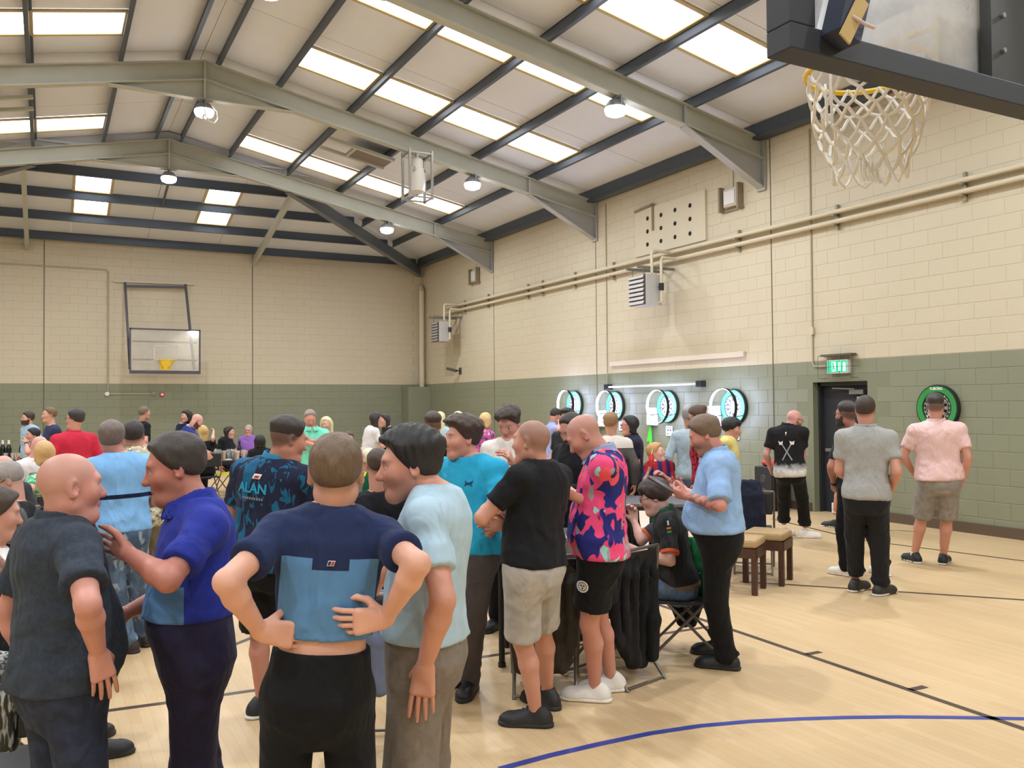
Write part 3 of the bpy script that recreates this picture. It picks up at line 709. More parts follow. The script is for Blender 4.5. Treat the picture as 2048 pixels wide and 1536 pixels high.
# white score boxes, green cloths and printed notices under the boards
for px, py, lb in ((1205, 836, 'white score box left of the second lit dartboard'), (1304, 832, 'white score box left of the third lit dartboard'), (1428, 830, 'white score box left of the lit dartboard nearest the door')):
    q = on_x(px, py, WX-0.05); t = empty('score_box', (WX, q[1], q[2])); tag(t, lb, 'score box', 'score boxes by the dartboards')
    MB().box((-0.09, -0.14, -0.19), (0, 0.14, 0.17)).build('case', M_WHITEP, t, bevel=0.01); MB().box((-0.095, -0.11, 0.02), (-0.09, 0.11, 0.14)).build('screen', mat('score_screen', (205, 210, 225), 0.2), t); MB().box((-0.1, -0.12, -0.2), (0, 0.12, -0.19)).build('base_strip', M_GREYM, t)
M_NEON = mat('neon_green_cloth', (84, 232, 66), 0.8, bump=0.2, bscale=30)
def hanging_cloth(px, py, w, h, label, seed):
    q = on_x(px, py, WX-0.05); mb = MB(); nx, nz = 8, 10; v = []
    r = random.Random(seed)
    for j in range(nz+1):
        for i in range(nx+1):
            s = i/nx-0.5; tt = j/nz; ww = w*(0.35+0.65*tt)
            v.append((-0.03-0.02*math.sin(i*1.9+seed)*tt-0.02*tt, s*ww, -h*tt+0.04*math.sin(i*1.3)*tt))
    f = [(j*(nx+1)+i, j*(nx+1)+i+1, (j+1)*(nx+1)+i+1, (j+1)*(nx+1)+i) for j in range(nz) for i in range(nx)]
    o = MB().add(v, f).build('cloth', M_NEON, None, True, loc=(WX, q[1], q[2])); o.modifiers.new('thick', 'SOLIDIFY').thickness = 0.006
    tag(o, label, 'cloth', 'green cloths hung by the dartboards')
hanging_cloth(1299, 851, 0.2, 0.36, 'bright green cloth hanging below the score box between two dartboards', 1)
hanging_cloth(1194, 843, 0.2, 0.24, 'bright green cloth hanging by the second lit dartboard', 2)
M_INK = mat('printed_ink', (70, 70, 84), 0.7)
for px, py, lb in ((1338, 862, 'white printed notice under the third lit dartboard'), (1243, 852, 'white printed notice under the second lit dartboard'), (1470, 868, 'white printed notice under the lit dartboard nearest the door')):
    q = on_x(px, py, WX-0.02); t = empty('notice', (WX-0.012, q[1], q[2])); t.matrix_world = Matrix.Translation((WX-0.012, q[1], q[2])) @ ON_WALL; tag(t, lb, 'notice', 'paper notices under the dartboards')
    MB().box((-0.105, -0.1, 0), (0.105, 0.1, 0.002)).build('sheet', M_WHITEP, t)
    mb = MB()
    for i in range(3): mb.box((-0.07+0.05*i, 0.06, 0.002), (-0.035+0.05*i, 0.075, 0.003))
    mb.box((-0.06, 0.0, 0.002), (-0.02, 0.035, 0.003)); mb.box((0.02, 0.0, 0.002), (0.06, 0.035, 0.003)); mb.box((-0.06, -0.07, 0.002), (-0.03, -0.04, 0.003)); mb.build('print', M_INK, t)

# ------------------------------------------------------------------ basketball goals
def glassy(name, tint, body=0.14, gl=0.12, rough=0.08):
    g = NG(name); nt = g.nt; out = nt.nodes['Material Output']
    tr = g.n('ShaderNodeBsdfTransparent'); tr.inputs['Color'].default_value = (0.96, 0.97, 0.97, 1)
    df = g.n('ShaderNodeBsdfDiffuse'); df.inputs['Color'].default_value = srgb(*tint)
    gs = g.n('ShaderNodeBsdfGlossy'); gs.inputs['Roughness'].default_value = rough; gs.inputs['Color'].default_value = (1, 1, 1, 1)
    m1 = g.n('ShaderNodeMixShader'); m2 = g.n('ShaderNodeMixShader')
    tc = g.n('ShaderNodeTexCoord'); nz = g.n('ShaderNodeTexNoise', Scale=4.0, Detail=5.0); g.l(tc.outputs['Object'], nz.inputs['Vector'])
    fac = g.math('MULTIPLY', nz.outputs['Fac'], body*2); g.l(fac, m1.inputs[0])
    g.l(tr.outputs[0], m1.inputs[1]); g.l(df.outputs[0], m1.inputs[2])
    m2.inputs[0].default_value = gl; g.l(m1.outputs[0], m2.inputs[1]); g.l(gs.outputs[0], m2.inputs[2]); g.l(m2.outputs[0], out.inputs['Surface'])
    nt.nodes.remove(g.b); return g.m
M_PERSPEX = glassy('scuffed_perspex', (240, 242, 248), 0.40, 0.15, 0.15)  # whitish reflection in the glass is mixed in as diffuse white
M_PERSPEX2 = glassy('far_perspex', (225, 222, 224), 0.16, 0.16, 0.05)
M_RIM = mat('yellow_rim', (226, 186, 40), 0.45)
M_BFRAME = mat('backboard_frame', (40, 44, 52), 0.55, noise=0.15)
def net(mb, rim_r, top, length, r, n=12, rows=6, seed=3, messy=0.0):
    rr = random.Random(seed)
    def P(i, j):
        tt = j/rows; rad = rim_r*(1-0.38*tt+0.06*math.sin(tt*3)); q = 2*math.pi*(i+(0.5 if j % 2 else 0))/n
        return A(rad*math.cos(q)+messy*rr.uniform(-1, 1)*tt, rad*math.sin(q)+messy*rr.uniform(-1, 1)*tt, top-length*tt+messy*rr.uniform(-.6, .6))
    G = {(i, j): P(i, j) for j in range(rows+1) for i in range(n)}
    for j in range(rows):
        for i in range(n):
            k2 = (i+1) % n if j % 2 else (i-1) % n
            for t in ((i, j+1), (k2, j+1)):
                a, b = G[(i, j)], G[(t[0] % n, t[1])]; m = (a+b)/2+A(0, 0, -0.012)
                mb.tube([a, m, b], r, 5)
    for i in range(n):                        # slack loops along the bottom
        a, b = G[(i, rows)], G[((i+1) % n, rows)]; m = (a+b)/2+A(0, 0, -0.05-0.02*rr.random()); mb.tube([a, (a+m)/2+A(0, 0, -0.01), m, (b+m)/2+A(0, 0, -0.01), b], r, 5)
    return G
# near goal, seen from behind and below
BX, BYY, BZ, BW, BHH = 2.75, 1.85, 2.80, 1.80, 1.10
t = empty('basketball_goal', (BX, BYY, BZ)); tag(t, 'black framed backboard with yellow hoop and white net overhead at top right', 'basketball goal')
MB().box((-BW/2+0.05, -0.006, 0.05), (BW/2-0.05, 0.006, BHH-0.05)).build('backboard', M_PERSPEX, t)
FT = 0.075
for nm, lo, hi in (('bottom', (-BW/2, -0.075, 0), (BW/2, 0.02, FT)), ('top', (-BW/2, -0.075, BHH-FT), (BW/2, 0.02, BHH)), ('left', (-BW/2, -0.075, FT), (-BW/2+0.1, 0.02, BHH-FT)), ('right', (BW/2-0.1, -0.075, FT), (BW/2, 0.02, BHH-FT))):
    MB().box(lo, hi).build('frame_bar', M_BFRAME, t, bevel=0.004)
MB().bar((-BW/2+0.16, -0.11, 0.04), (-BW/2+0.5, -0.11, BHH), 0.09, 0.07, up=(0, 1, 0)).build('stay', mat('navy_stay', (34, 42, 66), 0.5, noise=0.15), t)
MB().bar((BW/2-0.16, -0.11, 0.04), (BW/2-0.5, -0.11, BHH), 0.09, 0.07, up=(0, 1, 0)).build('stay', mat('navy_stay', (34, 42, 66), 0.5), t)
MB().bar((-BW/2+0.13, -0.15, 0.02), (-BW/2+0.21, -0.15, 0.15), 0.045, 0.006, up=(0, 1, 0)).build('cardboard_scrap', mat('cardboard', (190, 164, 112), 0.8), t)
MB().tube([A(-BW/2+0.16, -0.152, 0.09), A(-BW/2+0.2, -0.165, 0.07), A(-BW/2+0.25, -0.152, 0.075)], 0.005, 6).build('string', mat('string_pink', (200, 180, 180), 0.7), t, True)
MB().box((0.04, -0.06, 0.04), (0.46, -0.02, 0.75)).build('mount_plate', mat('mount_dark', (52, 54, 54), 0.5, noise=0.2), t)
for bz in (0.18, 0.3, 0.45): MB().cyl((0.10, -0.06, bz), (0.10, -0.07, bz), 0.009, 8).build('bolt', M_GREYM, t, True)
hx, hy, hz = 0.0, 0.40, 0.25
rim = MB().tube([A(hx+0.23*math.cos(q), hy+0.23*math.sin(q), hz) for q in np.linspace(0, 2*math.pi, 36, endpoint=False)], 0.011, 8, closed=True).build('rim', M_RIM, t, True)
mb = MB()
for s in (-1, 1): mb.tube([A(s*0.12, 0.01, hz), A(s*0.16, 0.2, hz), A(s*0.2, 0.3, hz)], 0.01, 8); mb.tube([A(s*0.1, 0.01, hz-0.14), A(s*0.17, 0.27, hz-0.005)], 0.009, 8)
mb.box((-0.14, 0.008, hz-0.16), (0.14, 0.02, hz+0.03)); mb.build('rim_bracket', M_RIM, t, True)
mb = MB(); net(mb, 0.225, 0.0, 0.35, 0.0068, 12, 6, 5, 0.016)
G = [A(-0.225, -0.02, 0), A(-0.24, -0.03, -0.1), A(-0.235, -0.03, -0.24), A(-0.25, -0.02, -0.25), A(-0.255, -0.02, -0.12), A(-0.235, 0, -0.09)]
mb.tube(G, 0.0055, 5); mb.tube([A(0.2, 0.1, 0), A(0.24, 0.08, -0.08), A(0.28, 0.06, -0.11), A(0.28, 0.06, -0.05), A(0.23, 0.02, 0)], 0.0055, 5)
for i in range(5): mb.tube([A(-0.15+0.02*i, -0.08, -0.38), A(-0.155+0.022*i, -0.085, -0.43), A(-0.15+0.02*i+0.01, -0.09, -0.455)], 0.005, 5)
o = mb.build('net', mat('net_white', (222, 216, 206), 0.8, noise=0.1, nscale=30), t, True, loc=(hx, hy, hz)); tag(o, kind='stuff')
# far goal folded against the far wall
t = empty('wall_basketball_goal', (2.88, 25.75, 2.72)); tag(t, 'clear backboard with yellow hoop on a dark frame on the far wall', 'basketball goal')
w2, h2 = 1.84, 1.22
MB().box((-w2/2, -0.006, 0), (w2/2, 0.006, h2)).build('backboard', M_PERSPEX2, t)
M_FFR = mat('far_goal_steel', (74, 70, 78), 0.5)
for lo, hi in (((-w2/2, -0.03, -0.03), (w2/2, 0.03, 0.06)), ((-w2/2, -0.02, h2-0.04), (w2/2, 0.02, h2)), ((-w2/2, -0.02, 0), (-w2/2+0.04, 0.02, h2)), ((w2/2-0.04, -0.02, 0), (w2/2, 0.02, h2))):
    MB().box(lo, hi).build('frame_bar', M_FFR, t)
for z in (0.36, 0.86): MB().bar((-w2/2+0.08, 0.06, z), (w2/2-0.08, 0.06, z), 0.04, 0.045).build('back_rail', M_FFR, t)
q0 = on_y(250, 565, 26.75); q1 = on_y(371, 569, 26.75); L0 = A(2.88, 25.75, 2.72)
MB().bar(q0-L0, (-w2/2+0.02, 0.08, 0.1), 0.06, 0.06).build('hanging_arm', M_FFR, t); MB().bar(q1-L0, (w2/2-0.16, 0.08, 0.1), 0.06, 0.06).build('hanging_arm', M_FFR, t)
MB().bar(q0-L0+A(0, -.02, -.1), q1-L0+A(0, -.02, -.08), 0.05, 0.07).build('cross_arm', M_FFR, t)
MB().bar(q0-L0+A(-0.3, 0.1, 0.04), q1-L0+A(0.25, 0.1, 0.04), 0.04, 0.06).build('wall_rail', M_CREAMP, t)
for sx in (-0.01, 0.0): pass
mb = MB()
for z0_, z1_, xx in ((0.37, 0.72, 0),):
    for a, b in (((-0.295, 0.36), (0.295, 0.36)), ((-0.295, 0.74), (0.295, 0.74)), ((-0.295, 0.36), (-0.295, 0.74)), ((0.295, 0.36), (0.295, 0.74))): mb.bar((a[0], -0.008, a[1]), (b[0], -0.008, b[1]), 0.004, 0.03)
mb.build('target_lines', mat('target_line', (200, 190, 182), 0.6), t)
MB().tube([A(0.23*math.cos(q), -0.4+0.23*math.sin(q), 0.33) for q in np.linspace(0, 2*math.pi, 28, endpoint=False)], 0.012, 6, closed=True).build('rim', M_RIM, t, True)
mb = MB(); mb.box((-0.14, -0.02, 0.08), (0.14, -0.008, 0.36))
for s in (-1, 1): mb.tube([A(s*0.12, -0.01, 0.33), A(s*0.2, -0.3, 0.33)], 0.012, 6); mb.tube([A(s*0.06, -0.01, 0.12), A(s*0.2, -0.3, 0.32)], 0.012, 6)
mb.build('rim_bracket', M_RIM, t, True)

# ------------------------------------------------------------------ far wall fittings
xc = on_y(216, 650, FY)[0]; zc0 = on_y(216, 788, FY)[2]; zc1 = on_y(216, 540, FY)[2]; xe = on_y(312, 789, FY)[0]; xl = on_y(0, 530, FY)[0]-1.5
wire([A(xl, FY-0.02, zc1), A(xc-0.04, FY-0.02, zc1), A(xc, FY-0.02, zc1-0.05), A(xc, FY-0.02, zc0+0.04), A(xc+0.03, FY-0.02, zc0), A(xe, FY-0.02, zc0)], 0.02, 'grey conduit running down the far wall and along to the red call point', mat('conduit_far', (176, 168, 142), 0.6))
for px, lb in ((214, 'small white round box at the bend of the far wall conduit'), (307, 'small grey round box at the end of the far wall conduit')):
    q = on_y(px, 789, FY); o = MB().lathe([(0.06, 0), (0.06, 0.05), (0.045, 0.06), (0.0, 0.06)], 14).xf(Matrix.Translation((q[0], FY-0.004, zc0)) @ Matrix.Rotation(math.pi/2, 4, 'X')).build('conduit_box', M_WHITEP if px < 300 else M_GREYM, None, True); tag(o, lb, 'conduit box')
q = on_y(324, 789, FY); t = empty('call_point', (q[0], FY, q[2])); tag(t, 'small red fire alarm call point on the far wall', 'call point')
MB().box((-0.06, -0.05, -0.06), (0.06, 0, 0.06)).build('case', mat('alarm_red', (190, 44, 48), 0.5), t, bevel=0.01); MB().box((-0.035, -0.055, -0.03), (0.035, -0.05, 0.03)).build('glass', M_WHITEP, t)
# corner pier and rainwater pipe
o = MB().box((WX-0.75, FY-0.62, 0), (WX, FY, 2.36)).build('wall_pier', M_WALL); o['kind'] = 'structure'; tag(o, 'low green painted boxing in the far right corner')
q = on_y(843, 600, FY-0.3); t = empty('downpipe', (q[0], FY-0.3, 2.36)); tag(t, 'cream rainwater pipe standing in the far right corner', 'pipe')
zq = on_y(843, 583, FY-0.3)[2]-2.36
MB().cyl((0, 0, 0), (0, 0, zq), 0.09, 14).build('pipe', M_CREAMP, t, True); MB().tube([A(0, 0, zq-0.02), A(0.02, 0.04, zq+0.08), A(0.06, 0.2, zq+0.16)], 0.09, 12).build('bend', M_CREAMP, t, True)
MB().cyl((0.2, 0.14, 0), (0.2, 0.14, zq), 0.03, 8).build('side_pipe', mat('rust_pipe', (132, 98, 70), 0.7), t, True)
for z in (0.15, zq*0.55, zq-0.2): MB().cyl((0, 0, z), (0, 0, z+0.06), 0.1, 14).build('collar', M_CREAMP, t, True)
for px, lb in ((88, 'left movement joint'), (505, 'right movement joint')):
    xx = on_y(px, 650, FY)[0]; MB().box((xx-0.01, FY-0.007, 0.14), (xx+0.01, FY, EAVE)).build('movement_joint', M_DARKJ, wall_f)
for px in (988, 1193, 1545):
    yy = on_x(px, 650, WX)[1]; MB().box((WX-0.006, yy-0.008, 0.14), (WX, yy+0.008, EAVE)).build('movement_joint', M_DARKJ, wall_r)

# ------------------------------------------------------------------ court markings
def gl(pts, w, m): court_line([ground(*p) for p in pts], w, m)
a, b = ground(1480, 1265), ground(2048, 1458); d = (b-a)/np.linalg.norm(b-a); court_line([a-d*5.5, b+d*2.0], 0.05, M_LINE)
for px, py in ((1612, 1309), (1820, 1380)):
    q = ground(px, py); nn = A(-d[1], d[0], 0); court_line([q, q+nn*0.14*(1 if project(q+nn)[0] > px else -1)], 0.05, M_LINE)
for pts in ([(1480, 1163), (2048, 1200)], [(1545, 1038), (1720, 1080), (2048, 1122)]):
    g_ = [ground(*p) for p in pts]; e_ = g_[-1]+(g_[-1]-g_[-2])/np.linalg.norm(g_[-1]-g_[-2])*1.6; court_line(g_+[e_], 0.05, M_LINE)
gl([(1770, 1060), (1830, 1063)], 0.04, M_LINE)
gl([(1000, 1538), (1100, 1511), (1200, 1488), (1300, 1467), (1400, 1452), (1500, 1443), (1600, 1438), (1700, 1435), (1800, 1434), (1900, 1435), (2060, 1438)], 0.05, M_BLUE)
gl([(60, 1445), (212, 1422), (345, 1404), (500, 1382), (640, 1364)], 0.05, M_LINE)
gl([(427, 1310), (470, 1289), (510, 1273), (570, 1255)], 0.05, M_LINE); gl([(240, 1256), (305, 1246), (470, 1222)], 0.05, M_LINE)
gl([(910, 1322), (1020, 1306), (1200, 1285), (1310, 1270), (1440, 1250)], 0.05, M_LINE); gl([(280, 1092), (330, 1086)], 0.04, M_LINE); gl([(286, 1026), (330, 1023)], 0.04, M_LINE)
# ------------------------------------------------------------------ people: implicit body surfaces meshed on a grid
def nrm(v): v = np.asarray(v, float); return v/(np.linalg.norm(v)+1e-12)
def smin(a, b, k):
    h = np.clip(0.5+0.5*(b-a)/k, 0, 1); return b+(a-b)*h-k*h*(1-h)
class Field:
    def __init__(s, lo, hi, h):
        s.lo = np.asarray(lo, float)-2.5*h; s.h = h; s.n = np.ceil((np.asarray(hi, float)+2.5*h-s.lo)/h).astype(int)+1
        s.F = np.full(s.n, 0.3, np.float32); s.ax = [(s.lo[i]+h*np.arange(s.n[i])).astype(np.float32) for i in range(3)]
    def sub(s, lo, hi):
        a = np.clip(np.floor((np.asarray(lo)-s.lo)/s.h).astype(int), 0, s.n); b = np.clip(np.ceil((np.asarray(hi)-s.lo)/s.h).astype(int)+1, 0, s.n)
        sl = tuple(slice(int(a[i]), int(max(a[i], b[i]))) for i in range(3))
        return sl, s.ax[0][sl[0]][:, None, None], s.ax[1][sl[1]][None, :, None], s.ax[2][sl[2]][None, None, :]
    def put(s, sl, d, k, op='add'):
        if 0 in s.F[sl].shape: return
        if op == 'add': s.F[sl] = smin(s.F[sl], d, k) if k > 0 else np.minimum(s.F[sl], d)
        elif op == 'cut': s.F[sl] = -smin(-s.F[sl], d, k) if k > 0 else np.maximum(s.F[sl], -d)
        else: s.F[sl] = np.maximum(s.F[sl], d)
    def cap(s, a, b, ra, rb, k=0.02, op='add'):
        a, b = np.asarray(a, float), np.asarray(b, float); m = max(ra, rb)+k+3*s.h
        sl, X, Y, Z = s.sub(np.minimum(a, b)-m, np.maximum(a, b)+m); ab = b-a; L2 = ab@ab+1e-9
        t = np.clip(((X-a[0])*ab[0]+(Y-a[1])*ab[1]+(Z-a[2])*ab[2])/L2, 0, 1)
        d = np.sqrt((X-a[0]-t*ab[0])**2+(Y-a[1]-t*ab[1])**2+(Z-a[2]-t*ab[2])**2)-(ra+(rb-ra)*t); s.put(sl, d, k, op)
    def ell(s, c, R, r, k=0.02, op='add'):
        c = np.asarray(c, float); m = max(r)+k+3*s.h; sl, X, Y, Z = s.sub(c-m, c+m); X, Y, Z = X-c[0], Y-c[1], Z-c[2]
        q = 0
        for i in range(3): q = q+((X*R[i][0]+Y*R[i][1]+Z*R[i][2])/r[i])**2
        s.put(sl, (np.sqrt(q)-1)*min(r)*1.0, k, op)
    def sph(s, c, r, k=0.02, op='add'): s.cap(c, np.asarray(c)+1e-4, r, r, k, op)
    def mesh(s): return surface_nets(s.F, s.lo, s.h)
_E = [(0,1),(2,3),(4,5),(6,7),(0,2),(1,3),(4,6),(5,7),(0,4),(1,5),(2,6),(3,7)]
def surface_nets(F, lo, h):
    S = F < 0; nx, ny, nz = F.shape
    c = np.zeros((nx-1, ny-1, nz-1), np.uint8)
    for q in range(8): c += S[q >> 2:nx-1+(q >> 2), (q >> 1) & 1:ny-1+((q >> 1) & 1), q & 1:nz-1+(q & 1)]
    act = (c > 0) & (c < 8); I = np.argwhere(act)
    if len(I) == 0: return np.zeros((0, 3)), np.zeros((0, 4), int)
    idx = np.full(act.shape, -1, np.int32); idx[act] = np.arange(len(I))
    off = np.array([[q >> 2, (q >> 1) & 1, q & 1] for q in range(8)])
    V = np.stack([F[I[:, 0]+o[0], I[:, 1]+o[1], I[:, 2]+o[2]] for o in off], 1)
    P = np.zeros((len(I), 3)); N = np.zeros(len(I))
    for a, b in _E:
        va, vb = V[:, a], V[:, b]; m = (va < 0) != (vb < 0); t = np.where(m, va/(va-vb+1e-12), 0)[:, None]
        P += np.where(m[:, None], off[a]+(off[b]-off[a])*t, 0); N += m
    P = (I+P/N[:, None])*h+lo
    faces = []
    for ax in range(3):
        A0 = [slice(None)]*3; A1 = [slice(None)]*3; A0[ax] = slice(0, -1); A1[ax] = slice(1, None)
        s0, s1 = S[tuple(A0)], S[tuple(A1)]; e = np.argwhere(s0 != s1)
        o1, o2 = [(1, 2), (2, 0), (0, 1)][ax]
        e = e[(e[:, o1] > 0) & (e[:, o2] > 0) & (e[:, o1] < F.shape[o1]-1) & (e[:, o2] < F.shape[o2]-1)]
        def ci(d1, d2):
            q = e.copy(); q[:, o1] -= d1; q[:, o2] -= d2; return idx[q[:, 0], q[:, 1], q[:, 2]]
        Q = np.stack([ci(0, 0), ci(1, 0), ci(1, 1), ci(0, 1)], 1)
        fl_ = s0[e[:, 0], e[:, 1], e[:, 2]]; Q[~fl_] = Q[~fl_][:, ::-1]; faces.append(Q)
    Fq = np.concatenate(faces); Fq = Fq[(Fq >= 0).all(1)]
    return P, Fq

M_SKIN = None
def skin_mat():
    g = NG('skin'); at_ = g.n('ShaderNodeAttribute', attribute_name='col'); g.l(at_.outputs['Color'], g.b.inputs['Base Color'])
    g.b.inputs['Roughness'].default_value = 0.5; g.b.inputs['Subsurface Weight'].default_value = 0.0
    tc = g.n('ShaderNodeTexCoord'); n = g.n('ShaderNodeTexNoise', Scale=120.0, Detail=2.0); bp = g.n('ShaderNodeBump', Strength=0.12, Distance=0.003)
    g.l(tc.outputs['Object'], n.inputs['Vector']); g.l(n.outputs['Fac'], bp.inputs['Height']); g.l(bp.outputs['Normal'], g.b.inputs['Normal']); return g.m
M_SKIN = skin_mat()
def hair_mat(col):
    nm = 'hair_%d_%d_%d' % col
    if nm in _mats: return _mats[nm]
    g = NG(nm); tc = g.n('ShaderNodeTexCoord'); mp = g.n('ShaderNodeMapping'); mp.inputs['Scale'].default_value = (1, 1, 0.18)
    n = g.n('ShaderNodeTexNoise', Scale=160.0, Detail=4.0); g.l(tc.outputs['Object'], mp.inputs['Vector']); g.l(mp.outputs[0], n.inputs['Vector'])
    c = srgb(*col); d = tuple(x*0.55 for x in c[:3])+(1,); l = tuple(min(1, x*1.5) for x in c[:3])+(1,)
    g.l(g.mix(n.outputs['Fac'], d, l), g.b.inputs['Base Color']); g.b.inputs['Roughness'].default_value = 0.55
    bp = g.n('ShaderNodeBump', Strength=0.6, Distance=0.006); g.l(n.outputs['Fac'], bp.inputs['Height']); g.l(bp.outputs['Normal'], g.b.inputs['Normal']); return g.m
def fabric(name, col, rough=0.85, weave=0.25, fold=0.5, noise=0.06, layers=None):
    """cloth with soft folds; layers = list of (node builder) that repaint it from the garment's own coordinates"""
    if name in _mats: return _mats[name]
    g = NG(name); tc = g.n('ShaderNodeTexCoord'); at_ = g.n('ShaderNodeAttribute', attribute_name='loc')
    sep = g.n('ShaderNodeSeparateXYZ'); g.l(at_.outputs['Vector'], sep.inputs[0])
    n = g.n('ShaderNodeTexNoise', Scale=25.0, Detail=3.0); g.l(tc.outputs['Object'], n.inputs['Vector'])
    c0 = srgb(*col); c = g.mix(n.outputs['Fac'], tuple(x*(1-noise*2) for x in c0[:3])+(1,), tuple(min(1, x*(1+noise*2)) for x in c0[:3])+(1,))
    for L in (layers or []): c = L(g, c, sep, at_)
    g.l(c, g.b.inputs['Base Color']); g.b.inputs['Roughness'].default_value = rough; g.b.inputs['Sheen Weight'].default_value = 0.03
    g.b.inputs['Specular IOR Level'].default_value = 0.2
    mp = g.n('ShaderNodeMapping'); mp.inputs['Scale'].default_value = (1.0, 1.0, 0.55); mp.inputs['Rotation'].default_value = (0.3, 0.5, 0.2); g.l(tc.outputs['Object'], mp.inputs['Vector'])
    w = g.n('ShaderNodeTexNoise', Scale=6.5, Detail=2.6, Distortion=0.5); g.l(mp.outputs[0], w.inputs['Vector'])
    b1 = g.n('ShaderNodeBump', Strength=min(1.0, fold*1.5), Distance=0.065); g.l(w.outputs['Fac'], b1.inputs['Height'])
    f = g.n('ShaderNodeTexNoise', Scale=420.0, Detail=1.0); g.l(tc.outputs['Object'], f.inputs['Vector'])
    b2 = g.n('ShaderNodeBump', Strength=weave, Distance=0.002); g.l(f.outputs['Fac'], b2.inputs['Height']); g.l(b1.outputs['Normal'], b2.inputs['Normal']); g.l(b2.outputs['Normal'], g.b.inputs['Normal'])
    return g.m
# --- repaint layers, all in garment coordinates (x to the wearer's left-right, y front, z up the spine, metres)
def band(z0, z1, col):                        # horizontal band of another colour
    def L(g, c, sep, at_):
        m = g.math('MULTIPLY', g.math('GREATER_THAN', sep.outputs['Z'], z0), g.math('LESS_THAN', sep.outputs['Z'], z1)); return g.mix(m, c, srgb(*col))
    return L
def sides(x0, col, zmax=9.0, front=None):     # everything further out than x0
    def L(g, c, sep, at_):
        m = g.math('GREATER_THAN', g.math('ABSOLUTE', sep.outputs['X']), x0); m = g.math('MULTIPLY', m, g.math('LESS_THAN', sep.outputs['Z'], zmax)); return g.mix(m, c, srgb(*col))
    return L
def patch(x0, x1, z0, z1, col, y=0):          # rectangle, y=-1 back only, +1 front only
    def L(g, c, sep, at_):
        m = g.math('MULTIPLY', g.math('GREATER_THAN', sep.outputs['X'], x0), g.math('LESS_THAN', sep.outputs['X'], x1))
        m = g.math('MULTIPLY', m, g.math('MULTIPLY', g.math('GREATER_THAN', sep.outputs['Z'], z0), g.math('LESS_THAN', sep.outputs['Z'], z1)))
        if y: m = g.math('MULTIPLY', m, g.math('GREATER_THAN' if y > 0 else 'LESS_THAN', sep.outputs['Y'], 0.0))
        return g.mix(m, c, srgb(*col))
    return L
def blotch(scale, thr, col, stretch=(1, 1, 1), seed=0.0, soft=0.01):
    def L(g, c, sep, at_):
        mp = g.n('ShaderNodeMapping'); mp.inputs['Scale'].default_value = stretch; mp.inputs['Location'].default_value = (seed, seed*1.7, seed*0.6); g.l(at_.outputs['Vector'], mp.inputs['Vector'])
        n = g.n('ShaderNodeTexNoise', Scale=scale, Detail=1.5, Distortion=0.7); g.l(mp.outputs[0], n.inputs['Vector'])
        r = g.n('ShaderNodeMapRange'); r.inputs['From Min'].default_value = thr-soft; r.inputs['From Max'].default_value = thr+soft; g.l(n.outputs['Fac'], r.inputs['Value'])
        return g.mix(r.outputs['Result'], c, srgb(*col))
    return L
def shards(scale, pick, col, stretch=(1, 1, 1), seed=0.0):   # angular cells
    def L(g, c, sep, at_):
        mp = g.n('ShaderNodeMapping'); mp.inputs['Scale'].default_value = stretch; mp.inputs['Location'].default_value = (seed, seed*1.3, seed*0.7); g.l(at_.outputs['Vector'], mp.inputs['Vector'])
        v = g.n('ShaderNodeTexVoronoi', Scale=scale); v.inputs['Randomness'].default_value = 1.0; g.l(mp.outputs[0], v.inputs['Vector'])
        s2 = g.n('ShaderNodeSeparateColor'); g.l(v.outputs['Color'], s2.inputs[0])
        m = g.math('MULTIPLY', g.math('GREATER_THAN', s2.outputs[0], pick[0]), g.math('LESS_THAN', s2.outputs[0], pick[1])); return g.mix(m, c, srgb(*col))
    return L
def fade(z0, z1, col, noise=0.0):             # gradient to col below z0
    def L(g, c, sep, at_):
        z = sep.outputs['Z']
        if noise:
            n = g.n('ShaderNodeTexNoise', Scale=18.0, Detail=3.0); g.l(at_.outputs['Vector'], n.inputs['Vector']); z = g.math('ADD', z, g.math('MULTIPLY', g.math('SUBTRACT', n.outputs['Fac'], 0.5), noise))
        r = g.n('ShaderNodeMapRange'); r.inputs['From Min'].default_value = z1; r.inputs['From Max'].default_value = z0; g.l(z, r.inputs['Value']); return g.mix(r.outputs['Result'], c, srgb(*col))
    return L

FWD = nrm(A(_f[0], _f[1], 0)); RGT = nrm(A(_r0[0], _r0[1], 0)); UP = A(0, 0, 1)
VIEW = [FWD, RGT]
def facing(a):                                # 0 towards the camera, 90 image right, 180 away, 270 image left
    a = math.radians(a); return -VIEW[0]*math.cos(a)+VIEW[1]*math.sin(a)
def ik(a, c, l1, l2, pole=None, hint=None):
    """joint between a and c for two bones; pole = direction to bend to, hint = pixel it should show at"""
    d = c-a; L = np.linalg.norm(d); 
    if L > (l1+l2)*0.998: c = a+d*((l1+l2)*0.998/L); d = c-a; L = np.linalg.norm(d)
    x = (l1*l1-l2*l2+L*L)/(2*L); r = math.sqrt(max(l1*l1-x*x, 1e-8)); u = d/L; m = a+u*x
    e1 = nrm(np.cross(u, UP if abs(u[2]) < 0.95 else RGT)); e2 = np.cross(u, e1)
    if hint is not None:
        best = None
        for i in range(72):
            q = 2*math.pi*i/72; p = m+r*(e1*math.cos(q)+e2*math.sin(q)); pp = project(p)
            s = math.hypot(pp[0]-hint[0], pp[1]-hint[1])
            if pole is not None: s -= 6*float(nrm(p-m)@nrm(pole))
            if best is None or s < best[0]: best = (s, p)
        return best[1], c
    pv = pole-u*(pole@u); pv = nrm(pv) if np.linalg.norm(pv) > 1e-4 else e1
    return m+r*pv, c
